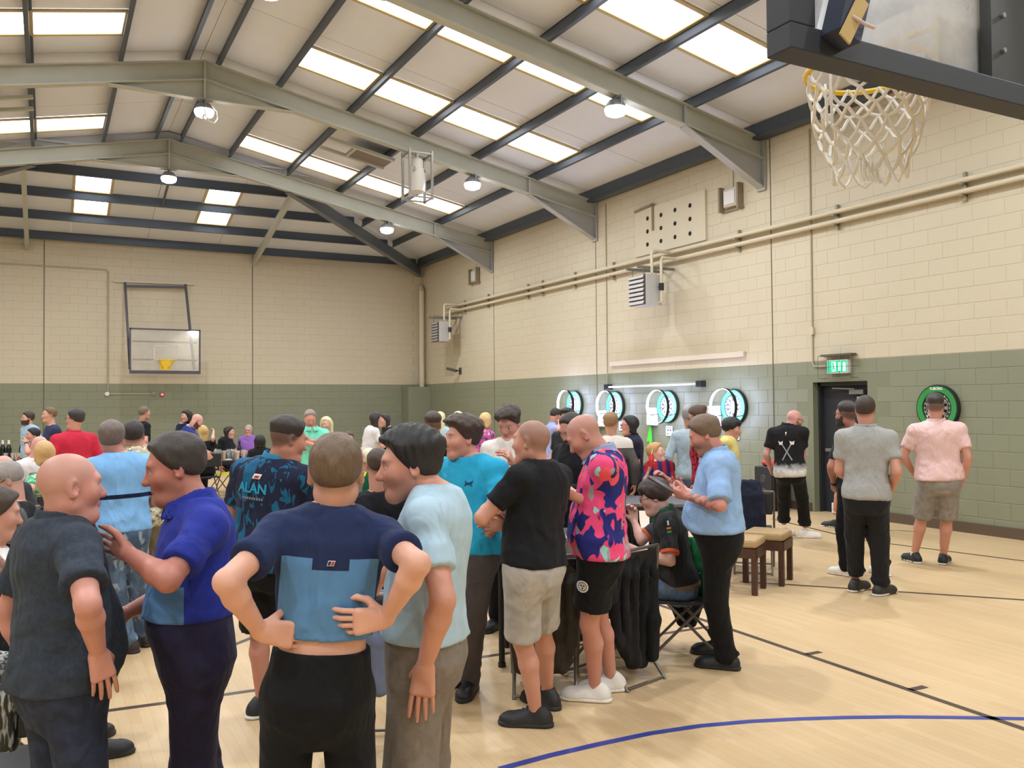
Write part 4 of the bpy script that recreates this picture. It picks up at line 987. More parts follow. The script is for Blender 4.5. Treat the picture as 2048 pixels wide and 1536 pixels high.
# torso profile: distance up the spine, half width, half depth, forward shift (metres, for 1.75 m)
PROF = np.array([(-0.16, .105, .080, -.010), (-0.10, .152, .112, -.012), (-0.02, .172, .124, -.016), (0.08, .164, .116, -.004), (0.18, .150, .108, .004), (0.30, .160, .115, .002), (0.40, .172, .118, -.006), (0.47, .172, .104, -.014), (0.525, .125, .080, -.014), (0.57, .070, .062, -.006)])
def prof(p):
    P = PROF.copy(); f = p.get('fat', 0.0); P[:, 1] *= p.get('broad', 1.0); 
    bell = np.exp(-((P[:, 0]-0.13)/0.13)**2); P[:, 1] += f*0.05*bell+f*0.012; P[:, 2] += f*0.055*bell+f*0.01; P[:, 3] += f*0.035*bell
    if p.get('fem'):
        P[:, 1] *= np.interp(P[:, 0], [-.1, .0, .18, .3, .47], [1.03, 1.03, .9, .9, .86]); P[:, 2] += 0.022*np.exp(-((P[:, 0]-0.34)/0.06)**2); P[:, 3] += 0.02*np.exp(-((P[:, 0]-0.34)/0.06)**2)
    P *= p['k']; return P
class Body:
    pass
def torso_field(F, B, off, s0, s1, k=0.03, flare=0.0, power=2.3, fold=0.0):
    P = B.prof; lo = np.minimum(B.pel, B.neck)-0.36*B.k; hi = np.maximum(B.pel, B.neck)+0.36*B.k
    sl, X, Y, Z = F.sub(lo, hi)
    ax = B.spine; X, Y, Z = X-B.pel[0], Y-B.pel[1], Z-B.pel[2]
    s = X*ax[0]+Y*ax[1]+Z*ax[2]; w = np.clip(s/B.tl, 0, 1)
    def dot(v): return X*v[0]+Y*v[1]+Z*v[2]
    x = dot(B.lat0)*(1-w)+dot(B.lat1)*w; y = dot(B.fwd0)*(1-w)+dot(B.fwd1)*w
    fl = flare*np.clip((0.12*B.k-s)/(0.2*B.k), 0, 1)
    ext = off+fl
    if fold:                                  # soft creases, strongest about the waist, only ever outwards
        w1 = np.sin(36*s+11*x+2.6*np.sin(9*x+5*y+B.seed)); w2 = np.sin(50*s-23*x+2.2*np.sin(11*s+B.seed*1.7)); w3 = np.sin(26*x+12*y+1.8*np.sin(14*s+B.seed))
        ext = ext+fold*(np.maximum(w1, 0)**2*.7+np.maximum(w2, 0)**2*.45+np.maximum(w3, 0)**2*.5*np.clip((.3-s)/.3, 0, 1))*np.clip(1.25-np.abs(s-0.10)/0.30, 0.28, 1)
    W = np.interp(s, P[:, 0], P[:, 1])+ext; D = np.interp(s, P[:, 0], P[:, 2])+ext; O = np.interp(s, P[:, 0], P[:, 3])
    q = ((np.abs(x)/W)**power+(np.abs(y-O)/D)**power)**(1/power)
    d = (q-1)*np.minimum(W, D)*0.9
    d = np.maximum(d, np.maximum(s0-s, s-s1)).astype(np.float32); F.put(sl, d, k)
def local(B, V):
    q = V-B.pel; s = q@B.spine; w = np.clip(s/B.tl, 0, 1); x = (q@B.lat0)*(1-w)+(q@B.lat1)*w; y = (q@B.fwd0)*(1-w)+(q@B.fwd1)*w
    return np.stack([x, y, s], 1).astype(np.float32)
def two_legs(F, build):
    """each leg is blended to the trunk on its own, so the legs never melt together"""
    base0 = F.F.copy(); res = None
    for nm in 'RL':
        F.F = base0.copy(); build(F, nm); res = F.F if res is None else np.minimum(res, F.F)
    F.F = res
def emit_mesh(name, parts, mats, parent, base, B=None, col=None, fidx=None):
    vs, fs, n = [], [], 0
    for v, f in parts: vs.append(v); fs.append(f+n); n += len(v)
    V = np.concatenate(vs); Fq = np.concatenate(fs)
    me = npmesh(name, V-base, Fq, mats, True)
    if B is not None:
        a = me.attributes.new('loc', 'FLOAT_VECTOR', 'POINT'); a.data.foreach_set('vector', local(B, V).ravel())
    if col is not None:
        a = me.attributes.new('col', 'FLOAT_COLOR', 'POINT'); a.data.foreach_set('color', np.concatenate([col(V), np.ones((len(V), 1))], 1).astype(np.float32).ravel())
    if fidx is not None:
        c = (V-base)[Fq].mean(1); me.polygons.foreach_set('material_index', fidx(c+base).astype(np.int32))
    return link(name, me, parent)

HAIRLINE = ([-.12, -.06, -.01, .012, .03, .05, .065, .12], [-.062, -.055, -.018, .0, .022, .05, .078, .082])
def head_parts(B, p, h):
    """the head in its own frame: x right of the face, y forward, z up; origin mid-head"""
    k = B.hk; O, R = B.head, B.hR             # rows of R: right, forward, up
    W = lambda x, y, z: O+k*(x*R[0]+y*R[1]+z*R[2])
    F = Field(O-0.17*k-np.array([0, 0, 0.06]), O+0.17*k, h)
    e = lambda c, r, kk=0.02, op='add': F.ell(W(*c), R, [q*k for q in r], kk*k, op)
    c = lambda a, b, ra, rb, kk=0.01, op='add': F.cap(W(*a), W(*b), ra*k, rb*k, kk*k, op)
    jw = p.get('jaw', 1.0)
    e((0, -.014, .030), (.076, .098, .088)); e((0, .020, -.030), (.061*jw, .070, .082), .03)
    c((-.016, .069, -.097), (.016, .069, -.097), .020, .020, .03)
    for s in (-1, 1):
        c((s*.045*jw, .0, -.062), (s*.02, .058, -.100), .022*jw, .018, .03); e((s*.038*jw, .052, -.022), (.030, .032, .030), .03)
    c((-.036, .076, .030), (.036, .076, .030), .013, .013, .02)
    for s in (-1, 1): e((s*.033, .098, .006), (.019, .018, .012), .012, 'cut')
    for s in (-1, 1): F.sph(W(s*.032, .0735, .006), .0155*k, .003*k)
    c((0, .084, .012), (0, .1085, -.028), .0085, .0135, .014)
    for s in (-1, 1): F.sph(W(s*.0115, .099, -.032), .0095*k, .008*k)
    c((-.017, .088, -.056), (.017, .088, -.056), .0075, .0075, .008); c((-.015, .087, -.067), (.015, .087, -.067), .008, .008, .006)
    c((-.024, .100, -.0615), (.024, .100, -.0615), .0025, .0025, .006, 'cut')
    ea = p.get('ear', 1.0)
    for s in (-1, 1):
        Re = [nrm(R[0]*s*0.9-R[1]*0.42), nrm(R[1]*0.9+R[0]*s*0.42), R[2]]
        F.ell(W(s*.080, -.014, -.002), Re, [.011*k, .021*k*ea, .034*k*ea], .008*k); F.ell(W(s*.088, -.008, .002), Re, [.009*k, .012*k, .021*k], .006*k, 'cut')
    nb = B.neck+B.spine*0.01
    nr = p.get('neckr', 0.056)*k*(0.85 if p.get('fem') else 1.0)
    F.cap(W(0, -.022, -.055), nb, nr, nr*1.08, .03*k)
    if p.get('fat', 0) > 0.35: F.ell(W(0, .025, -.115), R, [.055*k, .05*k, .03*k], .03*k)
    return F
def head_local(B, V): q = (V-B.head)/B.hk; return q@B.hR[0], q@B.hR[1], q@B.hR[2]
def hair_field(B, p, h):
    k = B.hk; O, R = B.head, B.hR; st = p['hair']; W = lambda x, y, z: O+k*(x*R[0]+y*R[1]+z*R[2])
    long_ = st in ('long', 'bob', 'curly'); L = {'long': .36, 'bob': .18, 'curly': .22}.get(st, 0.15)
    F = Field(O-0.2*k-np.array([0, 0, L if long_ else 0]), O+0.2*k, h)
    sl, X, Y, Z = F.sub(F.lo, F.lo+h*F.n); X, Y, Z = X-O[0], Y-O[1], Z-O[2]
    x, y, z = [(X*R[i][0]+Y*R[i][1]+Z*R[i][2])/k for i in range(3)]
    top, side, cutv, lift = {'short': (.020, .010, 0, 0), 'fade': (.022, .0035, 0, 0), 'quiff': (.034, .010, 0, .012), 'crop': (.010, .006, 0, 0), 'receding': (.014, .008, .03, 0), 'fringe': (.026, .022, -.02, 0), 'long': (.018, .016, 0, 0), 'bob': (.020, .020, 0, 0), 'curly': (.024, .022, 0, 0), 'bun': (.012, .010, 0, 0), 'spiky': (.031, .012, 0, .0)}[st]
    nz = 0.004*np.sin(x*95+B.seed)*np.sin(y*80+1.3*B.seed)*np.sin(z*70)+(0.004*np.sin(y*210+x*130) if st in ('spiky', 'curly') else 0)
    t = np.clip((z-.02)/.07, 0, 1); th = side+(top-side)*t*t*(3-2*t)+lift*np.clip((y-.0)/.08, 0, 1)*t+nz*(1.6 if st in ('curly', 'quiff', 'fringe') else 0.7)*np.where(t > 0.05, 1, .4)
    hl = np.interp(y, HAIRLINE[0], HAIRLINE[1])+cutv*np.clip((y+.02)/.06, 0, 1)
    if p.get('hl'): hl = hl+p['hl']
    if st == 'fade': hl = np.maximum(hl, .022)
    tp = np.clip((z-hl)/(.034 if st != 'fade' else .055), 0, 1); th = .002+th*(tp*(2-tp) if st not in ('fringe', 'bob', 'long', 'curly') else (.4+.6*tp))
    d = np.sqrt((x/.076)**2+((y+.014)/.098)**2+((z-.030)/.088)**2); d = (d-1)*.08-th
    d = np.maximum(d, (hl-z)*0.8); d = np.maximum(d, -(d+0.10))
    F.F[sl] = (d*k).astype(np.float32)
    if st in ('long', 'bob', 'curly'):
        r = .045 if st != 'curly' else .055
        zl = {'long': -.33, 'bob': -.10, 'curly': -.15}[st]
        for s in (-1, 0, 1):
            F.cap(W(s*.058, -.045, .02), W(s*.070, -.058+(-.02 if s == 0 else 0), zl), r*k, r*.62*k, .03*k)
        for s in (-1, 1): F.cap(W(s*.070, -.025, .03), W(s*.082, -.012, zl*.8), .024*k, .018*k, .02*k)
        F.ell(W(0, .065, -.03), R, [.070*k, .072*k, .098*k], .006*k, 'cut')
        if st == 'curly':
            rr = random.Random(3)
            for i in range(26):
                q = rr.uniform(0, 6.28); F.sph(W(.085*math.cos(q), -.03+.07*min(0.6, math.sin(q)), rr.uniform(-.13, .09)), .022*k, .012*k)
    if st == 'bun': F.sph(W(0, -.115, .04), .042*k, .01*k)
    if st == 'fringe':
        for i in range(5): F.cap(W(-.045+.0225*i, .068, .085), W(-.05+.0225*i, .088-abs(i-2)*.006, .038), .018*k, .009*k, .012*k)
    return F
def hand_field(B, wr, d, n, side, curl, h, thumb=0.5, spread=1.0, fd=None):
    """palm and five fingers; d = finger direction, n = palm normal, side = direction of the thumb"""
    k = B.k*B.handk; d = nrm(d); n = nrm(n-d*(n@d)); sd = nrm(side-d*(side@d)-n*(side@n))
    lo = wr-0.25*k; hi = wr+0.25*k
    F = Field(lo, hi, h); P = lambda x, y, z: wr+k*(d*x+sd*y+n*z)
    F.cap(wr-nrm(fd if fd is not None else d)*0.04*k, wr, .026*k, .0255*k, .01); F.cap(wr, P(.03, 0, 0), .0255*k, .022*k, .012)
    for y, y2 in ((.026, .030), (.009, .010), (-.009, -.010), (-.026, -.029)): F.cap(P(.015, y*.7, 0), P(.088, y2, -.002), .0165*k, .0135*k, .012)
    lens = [(.0325, .044, .026, .021), (.0110, .049, .029, .023), (-.0105, .045, .028, .022), (-.0315, .035, .022, .019)]
    for i, (y, a, b, c) in enumerate(lens):
        q = P(.090-(.004 if i in (0, 2) else (.012 if i == 3 else 0)), y*spread, 0); ang = 0.0
        cc = curl[i] if hasattr(curl, '__len__') else curl
        cr = .0088 if i < 3 else .0078; cc = cc*(1+.10*(i-1))
        for L_, f_, r0, r1 in ((a, .75, cr, cr*.94), (b, 1.0, cr*.94, cr*.86), (c, .75, cr*.86, cr*.7)):
            ang += cc*f_; dd = d*math.cos(ang)+n*math.sin(ang)+sd*(0.06*(1.2-i)*spread if i < 3 else -0.09*spread); q2 = q+k*L_*nrm(dd); F.cap(q, q2, max(r0*k, h*1.25), max(r1*k, h*1.15), .0012); q = q2
    q = P(.022, .026, .006); t1 = nrm(d*.62+sd*(.78-.5*thumb)+n*(.25+.5*thumb)); q2 = q+t1*.046*k; F.cap(q, q2, .0155*k, .0125*k, .008)
    t2 = nrm(d*.85+sd*(.42-.6*thumb)+n*(.15+.55*thumb)); q3 = q2+t2*.033*k; F.cap(q2, q3, .0115*k, .0105*k, .003)
    t3 = nrm(d*.95+sd*(.15-.7*thumb)+n*(.1+.5*thumb)); F.cap(q3, q3+t3*.026*k, .0105*k, .0078*k, .003)
    return F
def shoe(B, ank, toe_dir, parent, base, st, h, gz=0.0):
    """trainer or shoe: upper, sole, tongue and laces as one thing's parts"""
    k = B.k*st.get('size', 1.0); f = nrm(A(toe_dir[0], toe_dir[1], 0)); r = nrm(np.cross(f, UP)); O = A(ank[0], ank[1], gz)
    W = lambda x, y, z: O+k*(r*x+f*y)+UP*(z*k)
    R = [r, f, UP]; F = Field(O-0.14*k, O+A(0, 0, 0)+0.27*k, h)
    F = Field(np.minimum(W(-.08, -.12, 0), W(.08, .24, .16))-0.08, np.maximum(W(-.08, -.12, 0), W(.08, .24, .16))+0.08, h)
    F.cap(W(0, -.045, .032), W(0, .135, .026), .046*k, .050*k, .02); F.ell(W(0, .14, .032), R, [.050*k, .070*k, .040*k], .02); F.ell(W(0, -.04, .05), R, [.040*k, .052*k, .055*k], .02)
    F.cap(W(0, -.02, .07), W(0, -.012, .10 if not st.get('high') else .15), .042*k, .040*k, .02); F.cap(W(0, .02, .075), W(0, .09, .048), .034*k, .036*k, .02)
    sl, X, Y, Z = F.sub(F.lo, F.lo+h*F.n); zz = (Z-gz)/k
    F.F[:] = np.maximum(F.F, ((.004-zz)*k)+0*X+0*Y); F.F[:] = np.maximum(F.F, (zz-(.115 if not st.get('high') else .165))*k+0*X+0*Y)
    F.cap(W(0, -.012, .135), W(0, -.012, .16), .030*k, .030*k, .004, 'cut')
    V, Q = F.mesh()
    o = emit_mesh('shoe', [(V, Q)], [st['upper']], parent, base)
    S = Field(F.lo, F.lo+h*(F.n-1), h)
    S.cap(W(0, -.055, .014), W(0, .13, .014), .047*k, .051*k, .01); S.ell(W(0, .143, .014), R, [.053*k, .074*k, .05*k], .01)
    zs = st.get('sole_h', .026); sl, X, Y, Z = S.sub(S.lo, S.lo+h*S.n); zz = (Z-gz)/k
    S.F[:] = np.maximum(S.F, np.maximum(-zz*k, (zz-zs)*k)+0*X+0*Y)
    V, Q = S.mesh(); emit_mesh('sole', [(V, Q)], [st['sole']], o, base)
    if h < 0.011:
        mb = MB()
        for i in range(4):
            y = .045+.022*i; z = .098-.0115*i; mb.tube([W(-.026, y, z-.006)-base, W(0, y+.006, z+.010)-base, W(.026, y, z-.006)-base], .0035*k, 5)
        mb.build('laces', st.get('lace', st['upper']), o, True)
        if st.get('stripe'):
            mb = MB()
            for s in (-1, 1): mb.tube([W(s*.050, .0, .045)-base, W(s*.053, .05, .040)-base, W(s*.052, .10, .058)-base], .006*k, 5)
            mb.build('side_stripe', st['stripe'], o, True)
    return o
def shoe_style(upper, sole=(230, 230, 228), **kw):
    nm = 'shoe_%d_%d_%d' % upper; sn = 'sole_%d_%d_%d' % sole
    d = dict(upper=mat(nm, upper, 0.55, noise=0.08, nscale=20, bump=0.1), sole=mat(sn, sole, 0.6, noise=0.05)); 
    for q in ('lace', 'stripe'):
        if q in kw: d[q] = mat('shoe_%s_%d_%d_%d' % ((q,)+kw[q]), kw[q], 0.6)
    for q in ('high', 'size', 'sole_h'):
        if q in kw: d[q] = kw[q]
    return d

PEOPLE = {}
def person(key, label, p, group='people in the hall'):
    k = p['H']/1.75; B = Body(); B.k = k; B.seed = (hash(key) % 1 if False else sum(map(ord, key)) % 17)*0.7; p['k'] = k
    fem = p.get('fem', False); Zd = p['Z']; B.handk = 0.9 if fem else 1.0
    B.hk = p.get('hk', (0.5+0.5*k)*(0.96 if fem else 1.0)); B.prof = prof(p)
    v0 = ray(p['x'], 800); VIEW[0] = nrm(A(v0[0], v0[1], 0)); VIEW[1] = nrm(np.cross(VIEW[0], UP))
    yaw = facing(p['yaw']); yaw1 = facing(p.get('tyaw', p['yaw']))
    B.tl = 0.525*k*p.get('tlen', 1.0); gz = 0.0
    seat = p.get('seat')
    hipz = 0.525*p['H'] if seat is None else seat+0.10*k
    if p.get('squat'): hipz -= p['squat']
    hx = p['x']
    q = at(hx, 800, Zd); B.pel = A(q[0], q[1], hipz)
    if 'neck' in p:
        nx, ny = p['neck'][:2]; dz = p['neck'][2] if len(p['neck']) > 2 else 0.0
        tgt = at(nx, ny, Zd+dz); B.spine = nrm(tgt-B.pel)
    else: B.spine = nrm(UP+yaw*p.get('lean', 0.0))
    B.neck = B.pel+B.spine*B.tl
    def frame(fw):
        f = nrm(fw-B.spine*(fw@B.spine)); return f, nrm(np.cross(f, B.spine))
    B.fwd0, B.lat0 = frame(yaw); B.fwd1, B.lat1 = frame(yaw1)         # lat = wearer's right
    base = A(B.pel[0], B.pel[1], 0.0)
    root = empty('person', base); tag(root, label, 'person', group); PEOPLE[key] = root
    hb = p.get('vox', float(np.clip(.0034*Zd, .010, .026))); hh = float(np.clip(.0017*Zd, .005, .015)); hn = float(np.clip(.00125*Zd, .0036, .011))
    # --- head
    hyaw = facing(p.get('hyaw', p.get('tyaw', p['yaw']))); hp = math.radians(p.get('hpitch', 0)); hr = math.radians(p.get('hroll', 0))
    hf = nrm(hyaw*math.cos(hp)+UP*math.sin(hp)); hrgt = nrm(np.cross(hf, UP)); hu = np.cross(hrgt, hf)
    hrgt, hu = hrgt*math.cos(hr)+hu*math.sin(hr), hu*math.cos(hr)-hrgt*math.sin(hr)
    B.hR = [hrgt, hf, hu]
    if 'head' in p:
        tx, ty = p['head'][:2]; tgt = at(tx, ty, float((B.neck-CAM)@_f)+(p['head'][2] if len(p['head']) > 2 else 0.0))
        dirn = nrm(tgt-B.neck); B.head = B.neck+dirn*min(max(np.linalg.norm(tgt-B.neck), 0.14*k), 0.235*k)
    else: B.head = B.neck+nrm(B.spine*0.8+hu*0.4)*0.165*k+hf*0.025*k
    # --- arms
    sh = {}; el = {}; wr = {}
    bw = p.get('broad', 1.0)*(0.88 if fem else 1.0)
    for s, nm in ((1, 'R'), (-1, 'L')):
        S = B.pel+B.spine*(B.tl*0.895)+B.lat1*(s*0.178*k*bw)-B.fwd1*0.012*k; sh[nm] = S
        spec = p.get(nm, 'hang'); l1, l2 = 0.285*k, 0.255*k
        if isinstance(spec, str) or 'rel' in spec:
            if spec == 'hang': rel = (0.10, 0.02, -0.50)
            elif spec == 'hip': rel = (0.14, 0.05, -0.33)
            elif spec == 'fold': rel = (-0.10, 0.24, -0.25)
            elif spec == 'phone': rel = (-0.08, 0.33, -0.22)
            else: rel = spec['rel']
            c = S+k*(B.lat1*s*rel[0]+B.fwd1*rel[1])+UP*(rel[2]*k)
            pole = -B.fwd1*0.8+B.lat1*s*0.5-UP*0.3
            e, c = ik(S, c, l1, l2, pole=pole)
        else:
            c = at(spec['w'][0], spec['w'][1], float((S-CAM)@_f)+spec.get('dz', 0.0))
            pole = -B.fwd1*0.8+B.lat1*s*0.6-UP*0.4
            e, c = ik(S, c, l1, l2, pole=pole, hint=spec.get('e'))
        el[nm] = e; wr[nm] = c
    # --- legs
    hipj = {}; kn = {}; an = {}; toe = {}
    for s, nm in ((1, 'R'), (-1, 'L')):
        Hj = B.pel+B.lat0*(s*0.088*k)-B.spine*0.03*k; hipj[nm] = Hj; spec = p.get('f'+nm)
        lt, ls = 0.43*k, 0.435*k
        td = facing(p.get('toe'+nm, p['yaw']+(12 if s > 0 else -12)*-1))
        if spec is None:
            if seat is not None: g_ = base+yaw*(0.42*k)+B.lat0*(s*0.13*k)
            else: g_ = base+B.lat0*(s*p.get('stance', 0.12)*k)-yaw*0.02
            g_ = A(g_[0], g_[1], 0.075*k)
        else:
            gq = ground(spec[0], spec[1]); g_ = A(gq[0], gq[1], 0.075*k)
        if seat is None:                       # standing legs are nearly straight
            D_ = np.linalg.norm(g_-Hj); sc_ = max(min(1.0, D_*1.005/(lt+ls)), .90); lt, ls = lt*sc_, ls*sc_
        e, c = ik(Hj, g_, lt, ls, pole=yaw*1.0+UP*(0.3 if seat is not None else 0)+B.lat0*s*0.15)
        kn[nm] = e; an[nm] = c; toe[nm] = td
    # --- body surface
    allp = [B.pel, B.neck]+list(sh.values())+list(el.values())+list(wr.values())
    legs_bare = p.get('legwear', 'trousers') == 'shorts'
    if legs_bare or seat is not None or True: allp += list(kn.values())+list(an.values())
    allp = np.array(allp); F = Field(allp.min(0)-0.17*k, allp.max(0)+0.17*k, hb)
    torso_field(F, B, -0.006, -0.17*k, 0.56*k)
    thick = p.get('limb', 1.0)*(0.86 if fem else 1.0); ft = 1+0.12*p.get('fat', 0)
    for nm in 'RL':
        F.cap(B.neck+B.spine*0.0*k, sh[nm]+B.spine*0.010*k, .052*k, .046*k, .05); F.sph(sh[nm], .054*k*thick, .04)
        F.cap(sh[nm], el[nm], .049*k*thick*ft, .040*k*thick, .02); m = el[nm]+(wr[nm]-el[nm])*0.28
        F.cap(el[nm], m, .040*k*thick, .043*k*thick, .015); F.cap(m, wr[nm], .042*k*thick, .0265*k*thick, .015)
    def leg(F, nm):
        F.cap(hipj[nm], kn[nm], .082*k*thick*ft, .054*k*thick, .04)
        cm = kn[nm]+(an[nm]-kn[nm])*0.30; back = -facing(p['yaw']); back = back-nrm(an[nm]-kn[nm])*(back@nrm(an[nm]-kn[nm])); cm = cm+back*0.014*k
        F.cap(kn[nm], cm, .052*k*thick, .056*k*thick, .02); F.cap(cm, an[nm], .055*k*thick, .034*k*thick, .02); F.cap(an[nm], an[nm]-UP*0.03*k, .034*k, .036*k, .01)
    two_legs(F, leg)
    parts = [F.mesh()]; HF = head_parts(B, p, hh); parts.append(HF.mesh())
    hands = []
    for s, nm in ((1, 'R'), (-1, 'L')):
        hs = p.get('hand'+nm, {}); d = nrm(wr[nm]-el[nm]); 
        if 'd' in hs:
            dd = hs['d']; d = nrm(B.lat1*s*dd[0]+B.fwd1*dd[1]+UP*dd[2])
        nn = hs.get('n', (-1, 0.25, 0)); nv = B.lat1*s*nn[0]+B.fwd1*nn[1]+UP*nn[2]
        td = hs.get('t', (0, 1, 0.2)); tv = B.lat1*s*td[0]+B.fwd1*td[1]+UP*td[2]
        if p.get('hide'+nm): continue
        parts.append(hand_field(B, wr[nm], d, nv, tv, hs.get('curl', 0.42), hn, hs.get('thumb', 0.4), hs.get('spread', 1.0), wr[nm]-el[nm]).mesh())
    sk = np.array(srgb(*p.get('skin', (206, 152, 126)))[:3])*np.array([.97, .98, 1.10]); hc = np.array(srgb(*p.get('hcol', (60, 48, 40)))[:3]); red = np.array(srgb(196, 104, 88)[:3])
    def colour(V):
        C = np.tile(sk, (len(V), 1)); x, y, z = head_local(B, V); inh = (np.abs(x) < .11) & (np.abs(y) < .13) & (z > -.125) & (z < .14)
        n = 0.5+0.5*np.sin(V[:, 0]*31+V[:, 2]*23)*np.sin(V[:, 1]*27+V[:, 2]*19); C = C*(0.95+0.1*n[:, None])
        def mixin(m, c, a): C[:] = C*(1-(m*a)[:, None])+np.asarray(c)[None]*(m*a)[:, None]
        f = inh & (y > 0.02)
        g = np.exp(-(((np.abs(x)-.040)/.022)**2+((z+.022)/.022)**2)); mixin(f*g, red, .30); g = np.exp(-((x/.014)**2+((z+.028)/.014)**2)); mixin(f*(y > .085)*g, red, .35)
        g = np.exp(-(((np.abs(x)-.080)/.02)**2+((z)/.04)**2)); mixin(inh*g*(np.abs(y) < .05), red, .22)
        sx = np.abs(x)
        lip = np.exp(-((x/.021)**4+((z+.0615)/.0085)**4)); mixin((inh & (y > .07))*lip, np.array(srgb(176, 96, 88)[:3]), .75)
        if p.get('stubble'):
            bz = 1/(1+np.exp((z+.030+.35*np.clip(.03-y, 0, 1))/.007)); bz = bz*(y > -.02)*(z > -.125)*(1-lip*.8); mixin(inh*bz, hc, p['stubble'])
            mu = np.exp(-((x/.026)**4+((z+.048)/.007)**2)); mixin((inh & (y > .07))*mu, hc, p['stubble'])
        if p.get('buzz'):
            hl = np.interp(y, HAIRLINE[0], HAIRLINE[1])+p.get('bhl', 0.0)*np.clip((y+.05)/.06, 0, 1); m = 1/(1+np.exp(-(z-hl)/.005)); mixin(inh*m, hc, p['buzz'])
        brow = np.exp(-(((sx-.034)/.019)**4+((z-.029+.10*(sx-.034)**2/.019)/.0052)**2)); mixin((inh & (y > .055))*brow, hc*0.8+sk*.1, .85*p.get('brow', 1.0))
        eye = np.exp(-(((sx-.032)/.0125)**4+((z-.006)/.0058)**4)); mixin((inh & (y > .06))*eye, np.array([.62, .60, .58]), .9)
        ir = np.exp(-(((sx-.032)/.0058)**4+((z-.006)/.0058)**4)); mixin((inh & (y > .06))*ir, np.array([.035, .025, .02]), .95)
        lid = np.exp(-(((sx-.032)/.016)**4+((z-.0135)/.0025)**2)); mixin((inh & (y > .06))*lid, np.array([.06, .04, .03]), .5)
        for nm in p.get('tattoo', ''):
            a, b = el[nm], wr[nm]; u = b-a; t = np.clip((V-a)@u/(u@u), 0, 1); dd = np.linalg.norm(V-a-t[:, None]*u, axis=1); w = (dd < .075*k)*(t > .03)*(t < .97)
            tn = np.sin(V[:, 0]*95+3*np.sin(V[:, 2]*60))*np.sin(V[:, 2]*88+2*np.sin(V[:, 1]*70)); mixin(w*np.clip(tn*3+.6, 0, 1), np.array(srgb(66, 66, 68)[:3]), .62)
        return np.clip(C, 0, 1)
    if p.get('hair') == 'fade': p.setdefault('buzz', .78)
    if p.get('hair') == 'crop': p.setdefault('buzz', .5); p.setdefault('hl', .010)
    body = emit_mesh('body', parts, [M_SKIN], root, base, None, colour)
    if p.get('hair'):
        hf_ = hair_field(B, p, hh*1.0); v, f = hf_.mesh()
        if len(v): emit_mesh('hair', [(v, f)], [hair_mat(p.get('hcol', (60, 48, 40)))], root, base)
    if p.get('beard'):
        BF = head_parts(B, p, hh); sl, X, Y, Z = BF.sub(BF.lo, BF.lo+hh*BF.n); X, Y, Z = X-B.head[0], Y-B.head[1], Z-B.head[2]
        x, y, z = [(X*B.hR[i][0]+Y*B.hR[i][1]+Z*B.hR[i][2])/B.hk for i in range(3)]
        d = BF.F-(p['beard']*B.hk+.002*np.sin(x*140)*np.sin(z*120)); top = -.036+.75*np.clip(.035-y, 0, .08)
        d = np.maximum(d, (z-top)*B.hk); d = np.maximum(d, (-.01-y)*B.hk); d = np.maximum(d, (-.122-z)*B.hk); lipcut = (np.sqrt((x/.024)**2+((z+.0615)/.010)**2)-1)*.01*B.hk; d = np.maximum(d, -lipcut)
        BF.F[:] = d; v, f = BF.mesh()
        if len(v): emit_mesh('beard', [(v, f)], [hair_mat(p.get('bcol', p.get('hcol', (60, 48, 40))))], root, base)
    # --- shirt
    st = p['shirt']; so = st.get('off', .013)*k; hem = st.get('hem', -.07)*k; slv = st.get('sleeve', .62)
    pts = np.array([B.pel, B.neck]+list(sh.values())+list(el.values())+(list(wr.values()) if slv > 1 else [])); F = Field(pts.min(0)-0.26*k, pts.max(0)+0.24*k, hb)
    torso_field(F, B, so, hem, 0.56*k, 0.03, st.get('flare', .010)*k, fold=st.get('fold', .010)*k)
    for s, nm in ((1, 'R'), (-1, 'L')):
        F.cap(B.neck-B.spine*0.012*k, sh[nm]+B.spine*0.006*k, (.054*k+so*.7), (.048*k+so*.9), .05)
        if slv > 0:
            ra = .050*k*thick*ft+so*.9; rb = .044*k*thick*ft+so*.8+st.get('cuff', .009)*.7*k
            if slv <= 1:
                e = sh[nm]+(el[nm]-sh[nm])*slv; F.sph(sh[nm], .053*k*thick+so*.8, .04)
                ax = nrm(el[nm]-sh[nm]); e2 = e+ax*0.08
                a = sh[nm]; m_ = .09+.1*k; sl, X, Y, Z = F.sub(np.minimum(a, e2)-m_, np.maximum(a, e2)+m_)
                t = (X-a[0])*ax[0]+(Y-a[1])*ax[1]+(Z-a[2])*ax[2]; Ls = float((e-a)@ax); tt = np.clip(t, 0, None)
                dd = np.sqrt(np.maximum((X-a[0]-tt*ax[0])**2+(Y-a[1]-tt*ax[1])**2+(Z-a[2]-tt*ax[2])**2, 0))-(ra+(rb-ra)*np.clip(tt/Ls, 0, 1.2)+.003*np.sin(tt*60+B.seed))
                dd = np.maximum(dd, t-Ls); F.put(sl, dd.astype(np.float32), .025)
            else:
                F.sph(sh[nm], .056*k*thick+so*.9, .04); F.cap(sh[nm], el[nm], ra, .045*k+so*1.2, .03); F.cap(el[nm], el[nm]+(wr[nm]-el[nm])*(slv-1), .045*k+so*1.2, .034*k+so, .02)
    # neck opening
    nd = nrm(B.head-B.neck+B.spine*0.1); nr = (st.get('neckhole', .066))*k
    F.cap(B.neck+B.spine*(0.058*k)+B.fwd1*0.016*k, B.neck+nd*0.17*k+B.fwd1*0.04*k, nr, nr*1.15, .006, 'cut')
    if st.get('vneck'): F.cap(B.neck+B.fwd1*0.02*k, B.neck+B.fwd1*0.10*k-B.spine*st['vneck']*k, nr*.8, .012, .008, 'cut')
    v, f = F.mesh(); shirt = emit_mesh('shirt' if not st.get('name') else st['name'], [(v, f)], [st['mat']], root, base, B)
